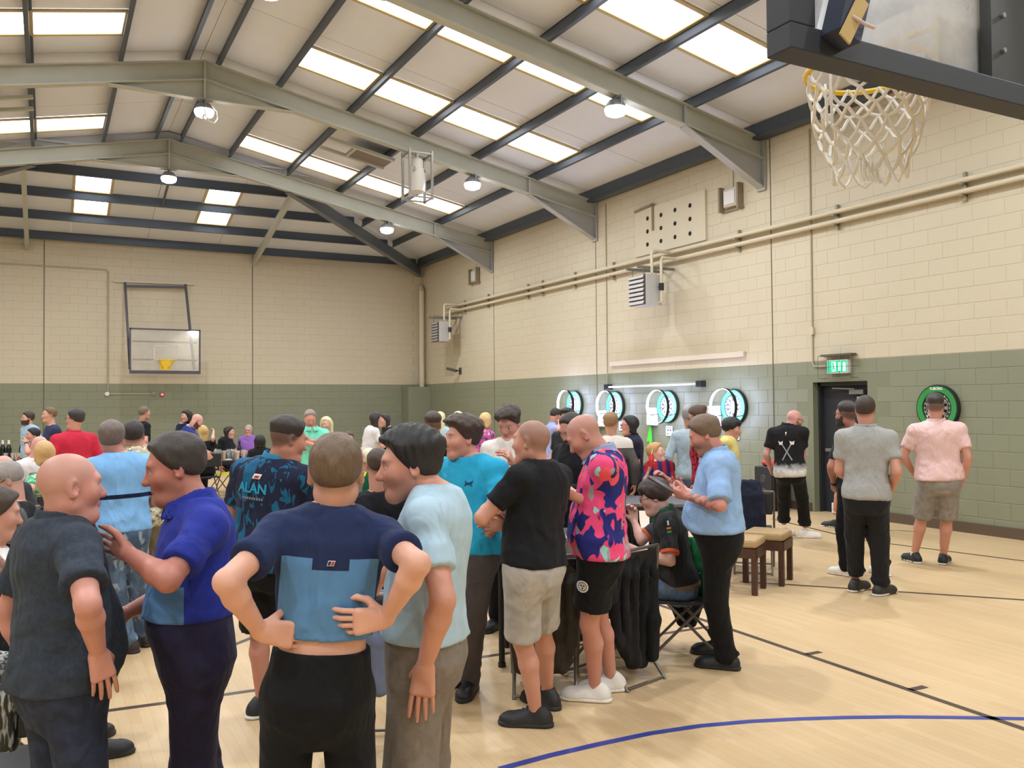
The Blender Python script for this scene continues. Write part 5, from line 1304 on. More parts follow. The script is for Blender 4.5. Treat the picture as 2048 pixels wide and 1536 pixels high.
    B.shirt_vf = (v, f)
    if st.get('collar'):
        C = Field(B.neck-0.16*k, B.neck+0.16*k, min(hb, .0075 if Zd < 4 else (.009 if Zd < 7 else .014))); sl, X, Y, Z = C.sub(C.lo, C.lo+C.h*C.n)
        o0 = B.neck-B.spine*0.006*k+B.fwd1*0.010*k; cax = nrm(nd+B.spine*.8-B.fwd1*.12); X, Y, Z = X-o0[0], Y-o0[1], Z-o0[2]; t = X*cax[0]+Y*cax[1]+Z*cax[2]
        rad = np.sqrt(np.maximum(X*X+Y*Y+Z*Z-t*t, 0)); fr = X*B.fwd1[0]+Y*B.fwd1[1]+Z*B.fwd1[2]; lt_ = np.abs(X*B.lat1[0]+Y*B.lat1[1]+Z*B.lat1[2])
        rr = np.interp(t, [-.03*k, .0, .05*k, .09*k], [.118*k, .104*k, .084*k, .073*k]); d = np.abs(rad-rr)-max(.0065*k, C.h*.62); d = np.maximum(d, np.maximum(-.022*k-t, t-(.078*k-.42*np.clip(fr, 0, 1)))); gap = np.where(fr > .02*k, .012*k-lt_+.25*np.clip(.0-t, 0, 1), -1); d = np.maximum(d, gap)
        C.F[:] = d; v2, f2 = C.mesh()
        if len(v2): emit_mesh('collar', [(v2, f2)], [st['collar'] if not isinstance(st['collar'], bool) else st['mat']], shirt, base, B)
    if st.get('cuffband'):
        for nm in 'RL':
            a = sh[nm]; ax = nrm(el[nm]-a); e = a+(el[nm]-a)*slv; rb = .044*k*thick*ft+so*.8+st.get('cuff', .009)*.7*k
            MB().tube([e-ax*.022*k-base, e+ax*.002*k-base], rb+.004, 20).build('cuff_band', st['cuffband'], shirt, True)
    # --- trousers, shorts or skirt
    tr = p.get('trousers')
    if tr:
        lw = p.get('legwear', 'trousers'); to = tr.get('off', .008)*k; pts = np.array([B.pel+B.spine*.12*k]+list(hipj.values())+list(kn.values())+(list(an.values()) if lw == 'trousers' else [])); F = Field(pts.min(0)-0.24*k, pts.max(0)+0.2*k, hb)
        torso_field(F, B, to, -0.17*k, tr.get('rise', .075)*k, 0.03, power=2.4)
        def leg2(F, nm):
            F.cap(hipj[nm], kn[nm], .086*k*thick*ft+to, .060*k*thick+to+tr.get('loose', .012)*k, .04)
            if lw == 'trousers':
                an2 = an[nm]+UP*0.005*k; F.cap(kn[nm], an2, .060*k*thick+to+tr.get('loose', .012)*k, .046*k+to+tr.get('leg', .012)*k, .02)
                if tr.get('bunch', 1): F.ell(an2+UP*.03*k, [RGT, FWD, UP], [.056*k+to+tr.get('leg', .012)*k, .056*k+to+tr.get('leg', .012)*k, .026*k], .02)
                sl, X, Y, Z = F.sub(an2-.16*k, an2+.16*k); F.put(sl, ((an2[2]-.035*k)-Z)+0*X+0*Y, 0, 'clip')
            else:
                u = nrm(an[nm]-kn[nm]) if tr.get('len', 1.0) > 1 else nrm(kn[nm]-hipj[nm]); L_ = tr.get('len', 1.0)
                e = hipj[nm]+(kn[nm]-hipj[nm])*min(L_, 1)+(an[nm]-kn[nm])*max(0, L_-1)
                F.cap(kn[nm] if L_ > 1 else e, e+u*.05*k, .062*k*thick+to+tr.get('loose', .012)*k, .066*k*thick+to+tr.get('loose', .012)*k, .02)
                F.cap(hipj[nm], e, .084*k*thick*ft+to, .066*k*thick+to+tr.get('loose', .012)*k, .03)
                sl, X, Y, Z = F.sub(e+u*.1*k-.19*k, e+u*.1*k+.19*k); tcut = (X-e[0])*u[0]+(Y-e[1])*u[1]+(Z-e[2])*u[2]; F.put(sl, tcut+0*X, 0, 'clip')
        two_legs(F, leg2)
        if Zd < 12:
            X, Y, Z = F.ax[0][:, None, None]-B.pel[0], F.ax[1][None, :, None]-B.pel[1], F.ax[2][None, None, :]
            lo_ = np.clip(1.15-np.abs(Z-.12)/.3, 0, 1)+.6*np.clip(1-np.abs(Z-.48)/.16, 0, 1)+.5*np.clip(1-np.abs(Z-.82)/.12, 0, 1)
            F.F = (F.F-tr.get('fold', .007)*k*np.maximum(np.sin(52*Z+9*X-7*Y+2.4*np.sin(17*X+13*Y+B.seed)), 0)**2*lo_).astype(np.float32)
            sl, X, Y, Z = F.sub(F.lo, F.lo+F.h*F.n)
            if lw == 'trousers' and seat is None: F.F = np.maximum(F.F, .040*k-Z+0*X+0*Y)
        v, f = F.mesh(); B.tr_vf = (v, f); B.trs = emit_mesh('trousers' if lw == 'trousers' else 'shorts', [(v, f)], [tr['mat']], root, base, B)
    # --- shoes and socks
    if p.get('shoes') and not p.get('noshoes'):
        for s, nm in ((1, 'R'), (-1, 'L')):
            shoe(B, an[nm], toe[nm], root, base, p['shoes'], float(np.clip(.0022*Zd, .007, .016)))
            if p.get('socks'):
                MB().tube([an[nm]-UP*.02*k-base, an[nm]+UP*p.get('sockh', .035)*k-base], .041*k, 14).build('sock', p['socks'], root, True)
    if p.get('glasses'):
        W = lambda x, y, z: B.head+B.hk*(x*B.hR[0]+y*B.hR[1]+z*B.hR[2])-base
        mb = MB()
        for s in (-1, 1):
            mb.tube([W(s*.033+.021*math.cos(q), .100, .004+.015*math.sin(q)) for q in np.linspace(0, 6.283, 14, endpoint=False)], .0022, 5, closed=True)
            mb.tube([W(s*.054, .098, .008), W(s*.074, .06, .010), W(s*.080, -.02, .012)], .0022, 5)
        mb.tube([W(-.012, .102, .006), W(.012, .102, .006)], .0022, 5); mb.build('glasses', mat('spectacle_frame', p['glasses'], 0.4), root, True)
    if p.get('watch'):
        nm = p['watch']; a = wr[nm]; u = nrm(wr[nm]-el[nm]); c = a-u*.02*k
        w_ = MB().tube([c-u*.012-base, c+u*.012-base], .033*k, 14).build('watch', M_BLACK, root, True)
    B.root, B.base, B.sh, B.el, B.wr, B.kn, B.an = root, base, sh, el, wr, kn, an
    B.shirt = shirt; return B
def print_on(B, me, s, lat=0.0, side=-1, name='print', off=0.004, scale=1.0, rot=0.0, parent=None, vf=None):
    """lay flat lettering or a badge on the garment: x across as read, y up the spine; side -1 back, +1 front, 'R'/'L' sleeve side"""
    from mathutils.bvhtree import BVHTree
    v, f = vf or B.shirt_vf; bvh = BVHTree.FromPolygons(v.tolist(), f.tolist())
    if side in (-1, 1): out = B.fwd1*side; acr = B.lat1*(1 if side < 0 else -1)
    else: out = B.lat1*(1 if side == 'R' else -1); acr = B.fwd1*(-1 if side == 'L' else 1)
    o = B.pel+B.spine*s+acr*lat; V = []
    c, sn = math.cos(rot), math.sin(rot); hi = None
    pts = [(q.co.x*scale, q.co.y*scale, q.co.z) for q in me.vertices]
    for x, y, z in pts:
        q = o+acr*(x*c-y*sn)+B.spine*(x*sn+y*c)+out*0.6
        hit = bvh.ray_cast(Vector(q), Vector(-out))
        h_ = np.array(hit[0]) if hit[0] is not None else o+acr*(x*c-y*sn)+B.spine*(x*sn+y*c)+out*.1
        V.append(h_+out*(off+z))
    m2 = npmesh(name, np.array(V)-B.base, [tuple(pl.vertices) for pl in me.polygons], list(me.materials), False, [pl.material_index for pl in me.polygons])
    return link(name, m2, parent or B.shirt)
# ------------------------------------------------------------------ the people, nearest first
def cloth(col, name=None, **kw): return fabric(name or 'cloth_%d_%d_%d' % col, col, **kw)
BLACK, NAVYJ = (26, 27, 31), (38, 44, 66)
M_JEANS = fabric('dark_jeans', (44, 50, 68), layers=[blotch(14, .56, (54, 62, 84), soft=.12)]); M_JEANL = fabric('washed_jeans', (92, 116, 150), layers=[blotch(10, .55, (122, 146, 176), soft=.12)])
M_BLK = cloth(BLACK); M_BLKT = cloth((22, 23, 26)); M_SOCK = mat('white_sock', (228, 226, 222), 0.9)
SH_BLK = shoe_style((30, 30, 33), (40, 40, 42)); SH_WHT = shoe_style((232, 228, 222), (238, 234, 226), lace=(210, 210, 210), stripe=(196, 194, 192)); SH_BW = shoe_style((28, 30, 34), (226, 226, 224), lace=(230, 230, 230), stripe=(235, 235, 235)); SH_BRN = shoe_style((52, 40, 40), (40, 34, 32))
P_ = {}
if True:
    P_['A'] = person('A', 'bald man in a dark slate polo shirt and jeans, nearest at the left', dict(H=1.68, Z=3.0, x=128, yaw=112, hyaw=106, hpitch=-2, neck=(118, 1030), head=(142, 974), fat=.8, broad=1.0, skin=(212, 150, 128), hcol=(150, 130, 118), buzz=.25, bhl=.02,
        R=dict(e=(172, 1205), w=(196, 1305), dz=-.05), L='hang', handR=dict(d=(-.1, .25, -1), curl=.16, n=(-1, .1, 0), t=(0, 1, 0), thumb=.7),
        shirt=dict(mat=cloth((50, 58, 70), 'slate_polo', layers=[blotch(60, .5, (58, 66, 78), soft=.15)]), collar=True, hem=-.03, off=.014, sleeve=.72, cuff=.02), trousers=dict(mat=M_JEANS), shoes=SH_BLK))
    P_['B'] = person('B', 'dark haired man in a royal blue polo, reaching his hand to the bald man', dict(H=1.72, Z=3.25, x=385, yaw=278, hyaw=272, hpitch=-12, neck=(392, 990), head=(348, 938), fat=.55, broad=1.03, skin=(186, 120, 98), hcol=(56, 48, 44), hair='short', hl=.004, stubble=.22,
        L=dict(e=(322, 1166), w=(256, 1106), dz=-.10), R=dict(rel=(-.05, .25, -.35)), handL=dict(curl=.16, n=(-.3, 1, .2), t=(-.2, .3, 1), thumb=.3),
        shirt=dict(mat=cloth((40, 52, 146), 'royal_polo', layers=[lambda g, c, sep, at_: g.mix(g.math('MULTIPLY', g.math('GREATER_THAN', sep.outputs['Y'], .06), g.math('LESS_THAN', sep.outputs['Z'], .26)), c, srgb(84, 124, 170))]), collar=True, hem=.13, off=.014, sleeve=.75, cuff=.016), trousers=dict(mat=cloth((40, 36, 62), 'navy_trousers'), rise=.17), shoes=SH_BLK, fL=(425, 1765), fR=(455, 1745)))
    P_['C'] = person('C', 'man with his back turned and hands on hips in a two tone blue tee', dict(H=1.75, Z=2.75, x=636, yaw=181, hyaw=176, neck=(668, 1008), head=(672, 946), broad=.9, limb=.9, skin=(224, 168, 138), hcol=(104, 84, 66), hair='crop', ear=1.05,
        L=dict(e=(450, 1162), w=(520, 1262), dz=-.09), R=dict(e=(838, 1162), w=(772, 1236), dz=-.12), handL=dict(d=(-1, -.05, -.1), n=(.2, 1, 0), t=(0, .1, 1), curl=.3, thumb=.3), handR=dict(d=(-1, -.12, -.12), n=(.1, 1, .1), t=(-.2, -.2, 1), curl=(.42, .5, .55, .6), thumb=.3), neckr=.051,
        shirt=dict(mat=cloth((92, 138, 186), 'two_tone_tee', layers=[sides(.146, (36, 48, 84)), band(.42, 1, (36, 48, 84)), patch(-.055, .055, .385, .43, (36, 48, 84), -1)]), hem=.165, off=.012, sleeve=.62, cuff=.02, flare=.002, fold=.006), trousers=dict(mat=M_BLKT, rise=.125, loose=.014), shoes=SH_BLK))
    P_['D'] = person('D', 'black haired man in a pale blue tee and grey trousers, seen in profile', dict(H=1.78, Z=3.12, x=846, yaw=258, hyaw=276, hpitch=-5, neck=(868, 1004), head=(818, 934), fat=.25, broad=1.04, skin=(206, 146, 118), hcol=(30, 28, 30), hair='spiky', stubble=.3,
        L=dict(e=(886, 1205), w=(850, 1330), dz=-.06), R=dict(e=(770, 1150), w=(752, 1168), dz=.28), handL=dict(d=(.0, .10, -1), curl=.10, n=(-1, .0, 0), t=(.0, 1, .0), thumb=.7),
        shirt=dict(mat=cloth((176, 202, 218), 'pale_blue_tee'), hem=.045, off=.013, sleeve=.66, cuff=.02, fold=.006), trousers=dict(mat=cloth((124, 114, 104), 'grey_trousers', layers=[blotch(50, .5, (132, 122, 112), soft=.2)]), loose=.026, leg=.02), shoes=SH_BW))
    P_['G'] = person('G', 'shaven headed man in a black tee and grey denim shorts, arms folded', dict(H=1.76, Z=4.75, x=1064, yaw=232, hyaw=240, neck=(1078, 925), head=(1062, 884), fat=.3, broad=1.02, skin=(206, 148, 122), hcol=(92, 80, 70), buzz=.55, bhl=.02,
        L=dict(e=(972, 1022), w=(1002, 990), dz=.2), R=dict(rel=(-.22, .2, -.28)), handL=dict(curl=.3), handR=dict(curl=.4),
        shirt=dict(mat=M_BLK, hem=.0, off=.012, sleeve=.66, cuff=.012), legwear='shorts', trousers=dict(mat=fabric('grey_denim', (182, 177, 171), layers=[blotch(12, .55, (164, 160, 155), soft=.16)]), len=.92, loose=.022), shoes=SH_BLK, fL=(1072, 1452), fR=(1095, 1412), toeL=262, toeR=225))
    P_['H'] = person('H', 'bald man in a pink and navy patterned shirt, looking down at his phone', dict(H=1.80, Z=5.1, x=1196, yaw=268, hyaw=266, hpitch=-38, neck=(1207, 905), head=(1168, 872), fat=.62, broad=1.05, skin=(206, 146, 124), hcol=(140, 112, 100), buzz=.3, bhl=.02, stubble=.15,
        L=dict(e=(1212, 1020), w=(1142, 990), dz=.03), R=dict(e=(1180, 1000), w=(1135, 978), dz=.26), handL=dict(curl=.8, n=(-.6, 0, .8)), handR=dict(curl=.8, n=(-.6, 0, .8)),
        shirt=dict(mat=fabric('pink_navy_print', (236, 78, 128), layers=[blotch(9, .53, (40, 44, 118), (1, 1, .7)), shards(22, (.80, .9), (150, 214, 206), (1, 1, .6)), shards(26, (.0, .14), (44, 46, 122), (1, 1, .5), 2.0), shards(17, (.45, .58), (244, 92, 100), (1, 1, .8), 5.0), shards(30, (.92, 1), (170, 150, 160), (1, 1, .5), 3.0)]), hem=-.04, off=.015, sleeve=.7, cuff=.014, collar=mat('grey_lilac_rib', (150, 160, 196), 0.8), cuffband=mat('grey_lilac_rib', (150, 160, 196), 0.8)),
        legwear='shorts', trousers=dict(mat=M_BLKT, len=.72, loose=.03), shoes=SH_WHT, fL=(1190, 1402), fR=(1222, 1382), toeL=262, toeR=285))
    # lettering and badges on the near shirts
    EMB_W = mat('embroidery_white', (236, 234, 230), 0.8); EMB_R = mat('embroidery_red', (190, 50, 54), 0.8); EMB_N = mat('embroidery_navy', (30, 36, 66), 0.8)
    def plate(w, h, m, skew=0.0, n=4, z=0.0):
        v = [(-w/2+w*i/n+skew*(j/n-.5), -h/2+h*j/n, z) for j in range(n+1) for i in range(n+1)]; f = [(j*(n+1)+i, j*(n+1)+i+1, (j+1)*(n+1)+i+1, (j+1)*(n+1)+i) for j in range(n) for i in range(n)]
        return npmesh('badge', v, f, [m], False)
    print_on(P_['C'], plate(.021, .016, EMB_W, .004), .408, 0, -1, 'badge'); print_on(P_['C'], plate(.008, .012, EMB_N, .003), .408, -.005, -1, 'badge', .006); print_on(P_['C'], plate(.008, .012, EMB_R, .003), .408, .005, -1, 'badge', .006)

    P_['E'] = person('E', 'man in a dark navy and teal darts shirt with lettering on the back', dict(H=1.77, Z=4.97, x=532, yaw=150, tyaw=146, hyaw=112, hpitch=-14, neck=(553, 916), head=(577, 880), fat=.45, broad=1.1, skin=(196, 136, 112), hcol=(52, 44, 40), hair='fade',
        R=dict(e=(624, 992), w=(600, 1012), dz=.2), L=dict(rel=(.0, .25, -.3)), handR=dict(curl=.7),
        shirt=dict(mat=fabric('teal_navy_darts_shirt', (34, 38, 62), layers=[shards(9, (.62, .74), (30, 92, 128), (1.6, 1.6, .35), 1.0), lambda g, c, sep, at_: g.mix(g.math('MULTIPLY', g.math('LESS_THAN', g.math('ADD', sep.outputs['X'], g.math('MULTIPLY', sep.outputs['Z'], -.1)), -.14), g.math('LESS_THAN', sep.outputs['Z'], .28)), c, srgb(28, 84, 116)), blotch(30, .60, (28, 96, 130), (1, 1, .4), 4.0)]), collar=mat('teal_collar', (34, 124, 168), 0.8), hem=-.05, off=.016, sleeve=.72, cuff=.014),
        legwear='shorts', trousers=dict(mat=M_BLKT, len=.95, loose=.03), shoes=shoe_style((36, 38, 44), (232, 232, 230), lace=(230, 230, 230), stripe=(110, 170, 220)), socks=M_SOCK, fL=(525, 1432), fR=(585, 1400), toeL=110, toeR=120))
    print_on(P_['E'], text_mesh('ALAN', .075, mat('teal_lettering', (34, 150, 190), 0.8), .0008, bold=.002), .40, -.045, -1, 'lettering')
    for i_ in range(9): print_on(P_['E'], plate(.011, .014, mat('grey_lettering', (130, 130, 140), 0.8), .002, 1), .345, -.10+i_*.016, -1, 'print')
    print_on(P_['E'], plate(.05, .028, EMB_W, .01), .47, -.02, -1, 'badge'); print_on(P_['E'], plate(.03, .014, EMB_R, .01), .468, -.02, -1, 'badge', .007)
    P_['F'] = person('F', 'man in a bright turquoise tee and charcoal joggers, wearing a black watch', dict(H=1.76, Z=5.27, x=938, yaw=318, tyaw=322, hyaw=292, neck=(940, 918), head=(924, 878), fat=.25, broad=1.08, skin=(212, 150, 126), hcol=(66, 50, 42), hair='quiff', stubble=.12,
        L=dict(e=(1000, 1030), w=(968, 1084), dz=-.02), R=dict(rel=(.02, .2, -.42)), handL=dict(d=(-.5, .2, -1), curl=.45), watch='L', tattoo='L',
        shirt=dict(mat=cloth((42, 164, 206), 'turquoise_tee'), hem=-.02, off=.015, sleeve=.85, cuff=.014), trousers=dict(mat=cloth((82, 78, 80), 'charcoal_joggers'), loose=.02, leg=.004), shoes=SH_BLK, fL=(940, 1385), fR=(912, 1372), toeL=345, toeR=300))
    lg = MB().bar((-.022, 0, 0), (.022, 0, 0), .007, .001, up=(0, 0, 1)).tube([A(-.024, .014, 0), A(-.012, .004, 0), A(0, .002, 0), A(.012, .004, 0), A(.024, .014, 0)], .003, 4).tube([A(-.024, -.014, 0), A(-.012, -.004, 0), A(0, -.002, 0), A(.012, -.004, 0), A(.024, -.014, 0)], .003, 4).mesh('logo', mat('logo_navy', (30, 60, 110), 0.8))
    print_on(P_['F'], lg, .405, .085, 1, 'logo')
    P_['I'] = person('I', 'heavy bearded man in a light blue shirt and black trousers holding a tablet', dict(H=1.74, Z=5.78, x=1434, yaw=268, hyaw=268, hpitch=-24, neck=(1434, 905), head=(1409, 871), fat=1.15, broad=1.06, skin=(206, 140, 118), hcol=(112, 92, 74), hair='short', stubble=.6, 
        L=dict(e=(1428, 1022), w=(1374, 992), dz=.02), R=dict(e=(1400, 1000), w=(1368, 980), dz=.26), handL=dict(curl=.95, n=(-.8, 0, .5), t=(0, .3, 1)), handR=dict(curl=.9, n=(-.7, 0, .7)), tattoo='L',
        shirt=dict(mat=cloth((146, 180, 222), 'light_blue_shirt'), collar=True, hem=.03, off=.018, sleeve=.9, cuff=.02, flare=.0), trousers=dict(mat=M_BLKT, loose=.012, leg=.016), shoes=SH_BLK, fL=(1452, 1338), fR=(1440, 1305), toeL=262, toeR=280))
    P_['J'] = person('J', 'seated boy with glasses in a black shirt with a green collar', dict(H=1.62, Z=6.25, x=1352, yaw=268, hyaw=270, hpitch=-18, seat=.42, neck=(1332, 1030), head=(1307, 994), fat=.55, skin=(222, 172, 150), hcol=(60, 46, 40), hair='fringe', glasses=(40, 36, 40),
        L=dict(e=(1348, 1122), w=(1274, 1102), dz=-.05), R=dict(e=(1268, 1088), w=(1268, 1042), dz=.2), handL=dict(curl=.6), handR=dict(curl=.7, d=(0, .1, 1)),
        shirt=dict(mat=fabric('black_darts_shirt', (42, 42, 44), layers=[blotch(8, .56, (70, 68, 70), (1, 1, .5), soft=.08), band(-.2, .0, (120, 100, 92))]), collar=mat('green_collar', (20, 110, 70), 0.8), hem=-.05, off=.014, sleeve=.8, cuff=.014, cuffband=mat('orange_cuff', (206, 92, 48), 0.8)), trousers=dict(mat=M_JEANL), shoes=SH_WHT))
    for w_, dz_, c_ in ((.012, .02, (232, 120, 50)), (.012, -.004, (60, 150, 70))): print_on(P_['J'], plate(.03, w_, mat('chevron_%d' % c_[0], c_, 0.8), .0), .40+dz_, .02, 'L', 'badge')
    print_on(P_['J'], plate(.012, .03, EMB_W), .455, .02, 'L', 'badge')
    P_['P'] = person('P', 'young man in a white tee looking down behind the black tee man', dict(H=1.80, Z=6.95, x=1020, yaw=340, hyaw=335, hpitch=-26, head=(1018, 848), skin=(208, 152, 130), hcol=(58, 46, 40), hair='quiff', R=dict(rel=(-.1, .3, -.2)), L=dict(e=(1050, 960), w=(1025, 925), dz=-.28), handL=dict(curl=.6),
        shirt=dict(mat=cloth((226, 220, 214), 'white_tee'), hem=-.06, sleeve=.75), trousers=dict(mat=M_BLKT), shoes=SH_BLK))
    print_on(P_['P'], text_mesh('n', .07, EMB_N, .0008), .40, -.08, 1, 'lettering'); print_on(P_['P'], plate(.10, .006, EMB_N), .365, -.08, 1, 'print'); print_on(P_['P'], text_mesh('n.', .12, EMB_N, .0008), .25, -.05, 1, 'lettering')
    P_['Q'] = person('Q', 'bearded man in a black top with his head bowed, behind the pink shirt', dict(H=1.76, Z=6.85, x=1150, yaw=312, hyaw=318, hpitch=-30, head=(1144, 864), skin=(198, 140, 118), hcol=(46, 38, 34), hair='receding', beard=.007, R=dict(rel=(-.05, .3, -.25)), L=dict(rel=(-.05, .3, -.25)),
        shirt=dict(mat=M_BLK, sleeve=1.7, hem=-.08), trousers=dict(mat=M_BLKT), shoes=SH_BLK))
    P_['AF'] = person('AF', 'tattooed man in a sky blue tee with a navy stripe and jeans', dict(H=1.73, Z=6.25, x=243, yaw=196, hyaw=168, neck=(238, 908), head=(224, 878), fat=.35, broad=1.05, skin=(190, 132, 110), hcol=(110, 96, 90), hair='short',
        L=dict(e=(192, 1010), w=(186, 1052), dz=.16), R=dict(rel=(-.06, .2, -.3)), tattoo='LR', shirt=dict(mat=cloth((130, 182, 232), 'sky_tee', layers=[band(.238, .268, (26, 32, 62))]), hem=.0, off=.015, sleeve=.8, flare=.0), trousers=dict(mat=fabric('worn_jeans', (74, 92, 118), layers=[blotch(9, .5, (104, 128, 156), (1, 1, .6), soft=.12), blotch(16, .62, (150, 168, 186), (1, 1, .5), 2, .04)]), rise=.09), shoes=SH_BRN, fL=(252, 1306), fR=(288, 1290), toeL=250, toeR=200))
    P_['AG'] = person('AG', 'man in a cream leaf print shirt behind the sky blue tee', dict(H=1.74, Z=7.1, x=281, yaw=195, hyaw=170, head=(268, 872), skin=(196, 140, 112), hcol=(48, 42, 40), hair='crop', shirt=dict(mat=fabric('leaf_print', (196, 186, 160), layers=[blotch(26, .54, (120, 108, 82), soft=.02), blotch(30, .6, (226, 220, 200), seed=3)]), hem=-.1, sleeve=.7), legwear='shorts', trousers=dict(mat=cloth((120, 108, 84), 'khaki_shorts')), shoes=SH_BLK))
    P_['AM'] = person('AM', 'tall man in a grey polo and black trousers with his back turned', dict(H=1.85, Z=7.77, x=1729, yaw=184, hyaw=172, neck=(1732, 847), head=(1731, 820), broad=1.03, skin=(204, 146, 122), hcol=(58, 44, 36), hair='crop', L=dict(e=(1683, 920), w=(1700, 962), dz=.2), R=dict(e=(1792, 935), w=(1783, 978), dz=.1),
        shirt=dict(mat=cloth((156, 156, 154), 'grey_polo', layers=[blotch(80, .5, (166, 166, 164), soft=.2)]), collar=True, hem=-.05, off=.014, sleeve=.66, cuff=.014), trousers=dict(mat=cloth((32, 34, 40), 'black_chinos'), loose=.016, leg=.012), shoes=shoe_style((44, 40, 38), (226, 224, 220), stripe=(235, 235, 235)), fL=(1712, 1180), fR=(1762, 1190), toeL=150, toeR=145))
    P_['AN'] = person('AN', 'bearded man with glasses in a dark green shirt beside the grey polo man', dict(H=1.78, Z=8.75, x=1706, yaw=228, hyaw=238, head=(1692, 829), skin=(176, 122, 100), hcol=(50, 44, 42), hair='fade', beard=.006, glasses=(190, 190, 190), L=dict(e=(1660, 940), w=(1668, 968), dz=.15), watch='L',
        shirt=dict(mat=cloth((36, 46, 46), 'dark_green_polo'), collar=True, hem=-.05, sleeve=.75), trousers=dict(mat=M_BLKT), shoes=SH_WHT, fL=(1694, 1152), fR=(1768, 1150)))
    P_['AP'] = person('AP', 'person in shorts and dark trainers by the door, mostly hidden', dict(H=1.7, Z=11.9, x=1700, yaw=230, skin=(206, 150, 126), hcol=(60, 50, 44), hair='crop', shirt=dict(mat=M_BLK), legwear='shorts', trousers=dict(mat=M_BLKT, len=.95), shoes=SH_BW, socks=M_SOCK, sockh=.12, fL=(1664, 1052), fR=(1712, 1050), toeL=250))
    P_['AQ'] = person('AQ', 'man in a pale pink polo and grey shorts facing the green dartboard', dict(H=1.86, Z=9.3, x=1876, yaw=186, hyaw=178, neck=(1872, 838), head=(1871, 812), fat=.35, broad=1.12, limb=1.05, skin=(204, 146, 122), hcol=(60, 54, 50), hair='fade', L=dict(e=(1806, 910), w=(1826, 945), dz=.18), R=dict(e=(1938, 925), w=(1926, 958), dz=.05), handR=dict(curl=1.1),
        shirt=dict(mat=cloth((226, 190, 186), 'pink_polo'), collar=True, hem=-.03, off=.016, sleeve=.68, cuff=.014), legwear='shorts', trousers=dict(mat=fabric('grey_shorts', (150, 144, 138), layers=[blotch(14, .55, (136, 131, 126), soft=.16)]), len=1.0, loose=.022), shoes=SH_BW, socks=M_SOCK, sockh=.03, fL=(1829, 1125), fR=(1887, 1128), toeL=215, toeR=170))
    P_['AL'] = person('AL', 'bald man with glasses in a black shirt with white hem and crossed darts', dict(H=1.76, Z=11.1, x=1578, yaw=168, hyaw=122, hpitch=-18, head=(1584, 846), neck=(1576, 858), skin=(206, 150, 132), hcol=(140, 100, 80), beard=.004, glasses=(60, 50, 50), broad=1.06, L=dict(e=(1532, 910), w=(1540, 935), dz=.15), R=dict(e=(1602, 925), w=(1602, 950), dz=.15),
        shirt=dict(mat=fabric('black_fade_shirt', (30, 29, 31), layers=[fade(-.02, .09, (222, 220, 218), .12)]), collar=True, hem=-.09, off=.016, sleeve=.7), trousers=dict(mat=M_BLKT, leg=.02), shoes=SH_WHT, fL=(1568, 1070), fR=(1612, 1074), toeL=140, toeR=100))
    Mcd = mat('crossed_darts_print', (150, 148, 148), 0.8); lg = MB().bar((-.06, -.11, 0), (.055, .09, 0), .016, .001).bar((.06, -.11, 0), (-.055, .09, 0), .016, .001).mesh('print', Mcd); print_on(P_['AL'], lg, .24, 0, -1, 'print')
    fl_m = MB().prism([(-.02, -.02), (.02, -.02), (.03, .03), (0, .015), (-.03, .03)], 2, 0, .001).mesh('print', EMB_W)
    for sx in (-1, 1): print_on(P_['AL'], fl_m, .345, sx*.07, -1, 'print')
    print_on(P_['AL'], plate(.016, .022, EMB_W, .004), .475, 0, -1, 'badge'); print_on(P_['AL'], plate(.014, .014, mat('badge_orange', (206, 110, 60), .8), .003), .45, 0, -1, 'badge')
    P_['S'] = person('S', 'man with his back turned in a black shirt with yellow lettering', dict(H=1.72, Z=8.6, x=869, yaw=182, hyaw=178, head=(866, 850), fat=.3, broad=1.1, skin=(196, 138, 112), hcol=(66, 52, 44), hair='fade', shirt=dict(mat=M_BLK, collar=True, sleeve=.8, hem=-.1), trousers=dict(mat=M_BLKT), shoes=SH_BLK))
    print_on(P_['S'], text_mesh("e's For Blinds", .052, mat('yellow_print', (206, 220, 60), 0.8), .0008, bold=.001), .20, .05, -1, 'lettering'); print_on(P_['S'], plate(.02, .03, mat('yellow_print', (206, 220, 60), 0.8), .01), .38, .0, -1, 'badge')
    P_['K'] = person('K', 'blond child in a red and blue striped shirt holding a red drink', dict(H=1.33, Z=10.2, x=1318, yaw=20, hyaw=75, hpitch=14, head=(1313, 906), hk=.93, skin=(226, 176, 152), hcol=(196, 150, 96), hair='short', hl=-.012, limb=.85, L=dict(e=(1347, 968), w=(1324, 948), dz=-.2), R=dict(e=(1288, 962), w=(1300, 936), dz=-.16), handL=dict(curl=.8), handR=dict(curl=.8, d=(0, .3, 1)),
        shirt=dict(mat=fabric('red_blue_stripe', (176, 44, 60), layers=[lambda g, c, sep, at_: g.mix(g.math('GREATER_THAN', g.math('SINE', g.math('MULTIPLY', sep.outputs['X'], 62.0)), 0.0), c, srgb(46, 48, 110))]), sleeve=.9), trousers=dict(mat=cloth((36, 40, 60))), shoes=SH_WHT))
    def far(key, label, H, Z, x, yaw, head=None, top=M_BLK, **kw):
        d = dict(H=H, Z=Z, x=x, yaw=yaw, shirt=dict(mat=top if not isinstance(top, tuple) else cloth(top), sleeve=kw.pop('sleeve', .7), hem=kw.pop('hem', -.08), collar=kw.pop('collar', None)), trousers=dict(mat=kw.pop('legs', M_BLKT)), shoes=SH_BLK)
        if head: d['head'] = head
        d.update(kw); P_[key] = person(key, label, d)
    NECKW = dict(curl=.6)
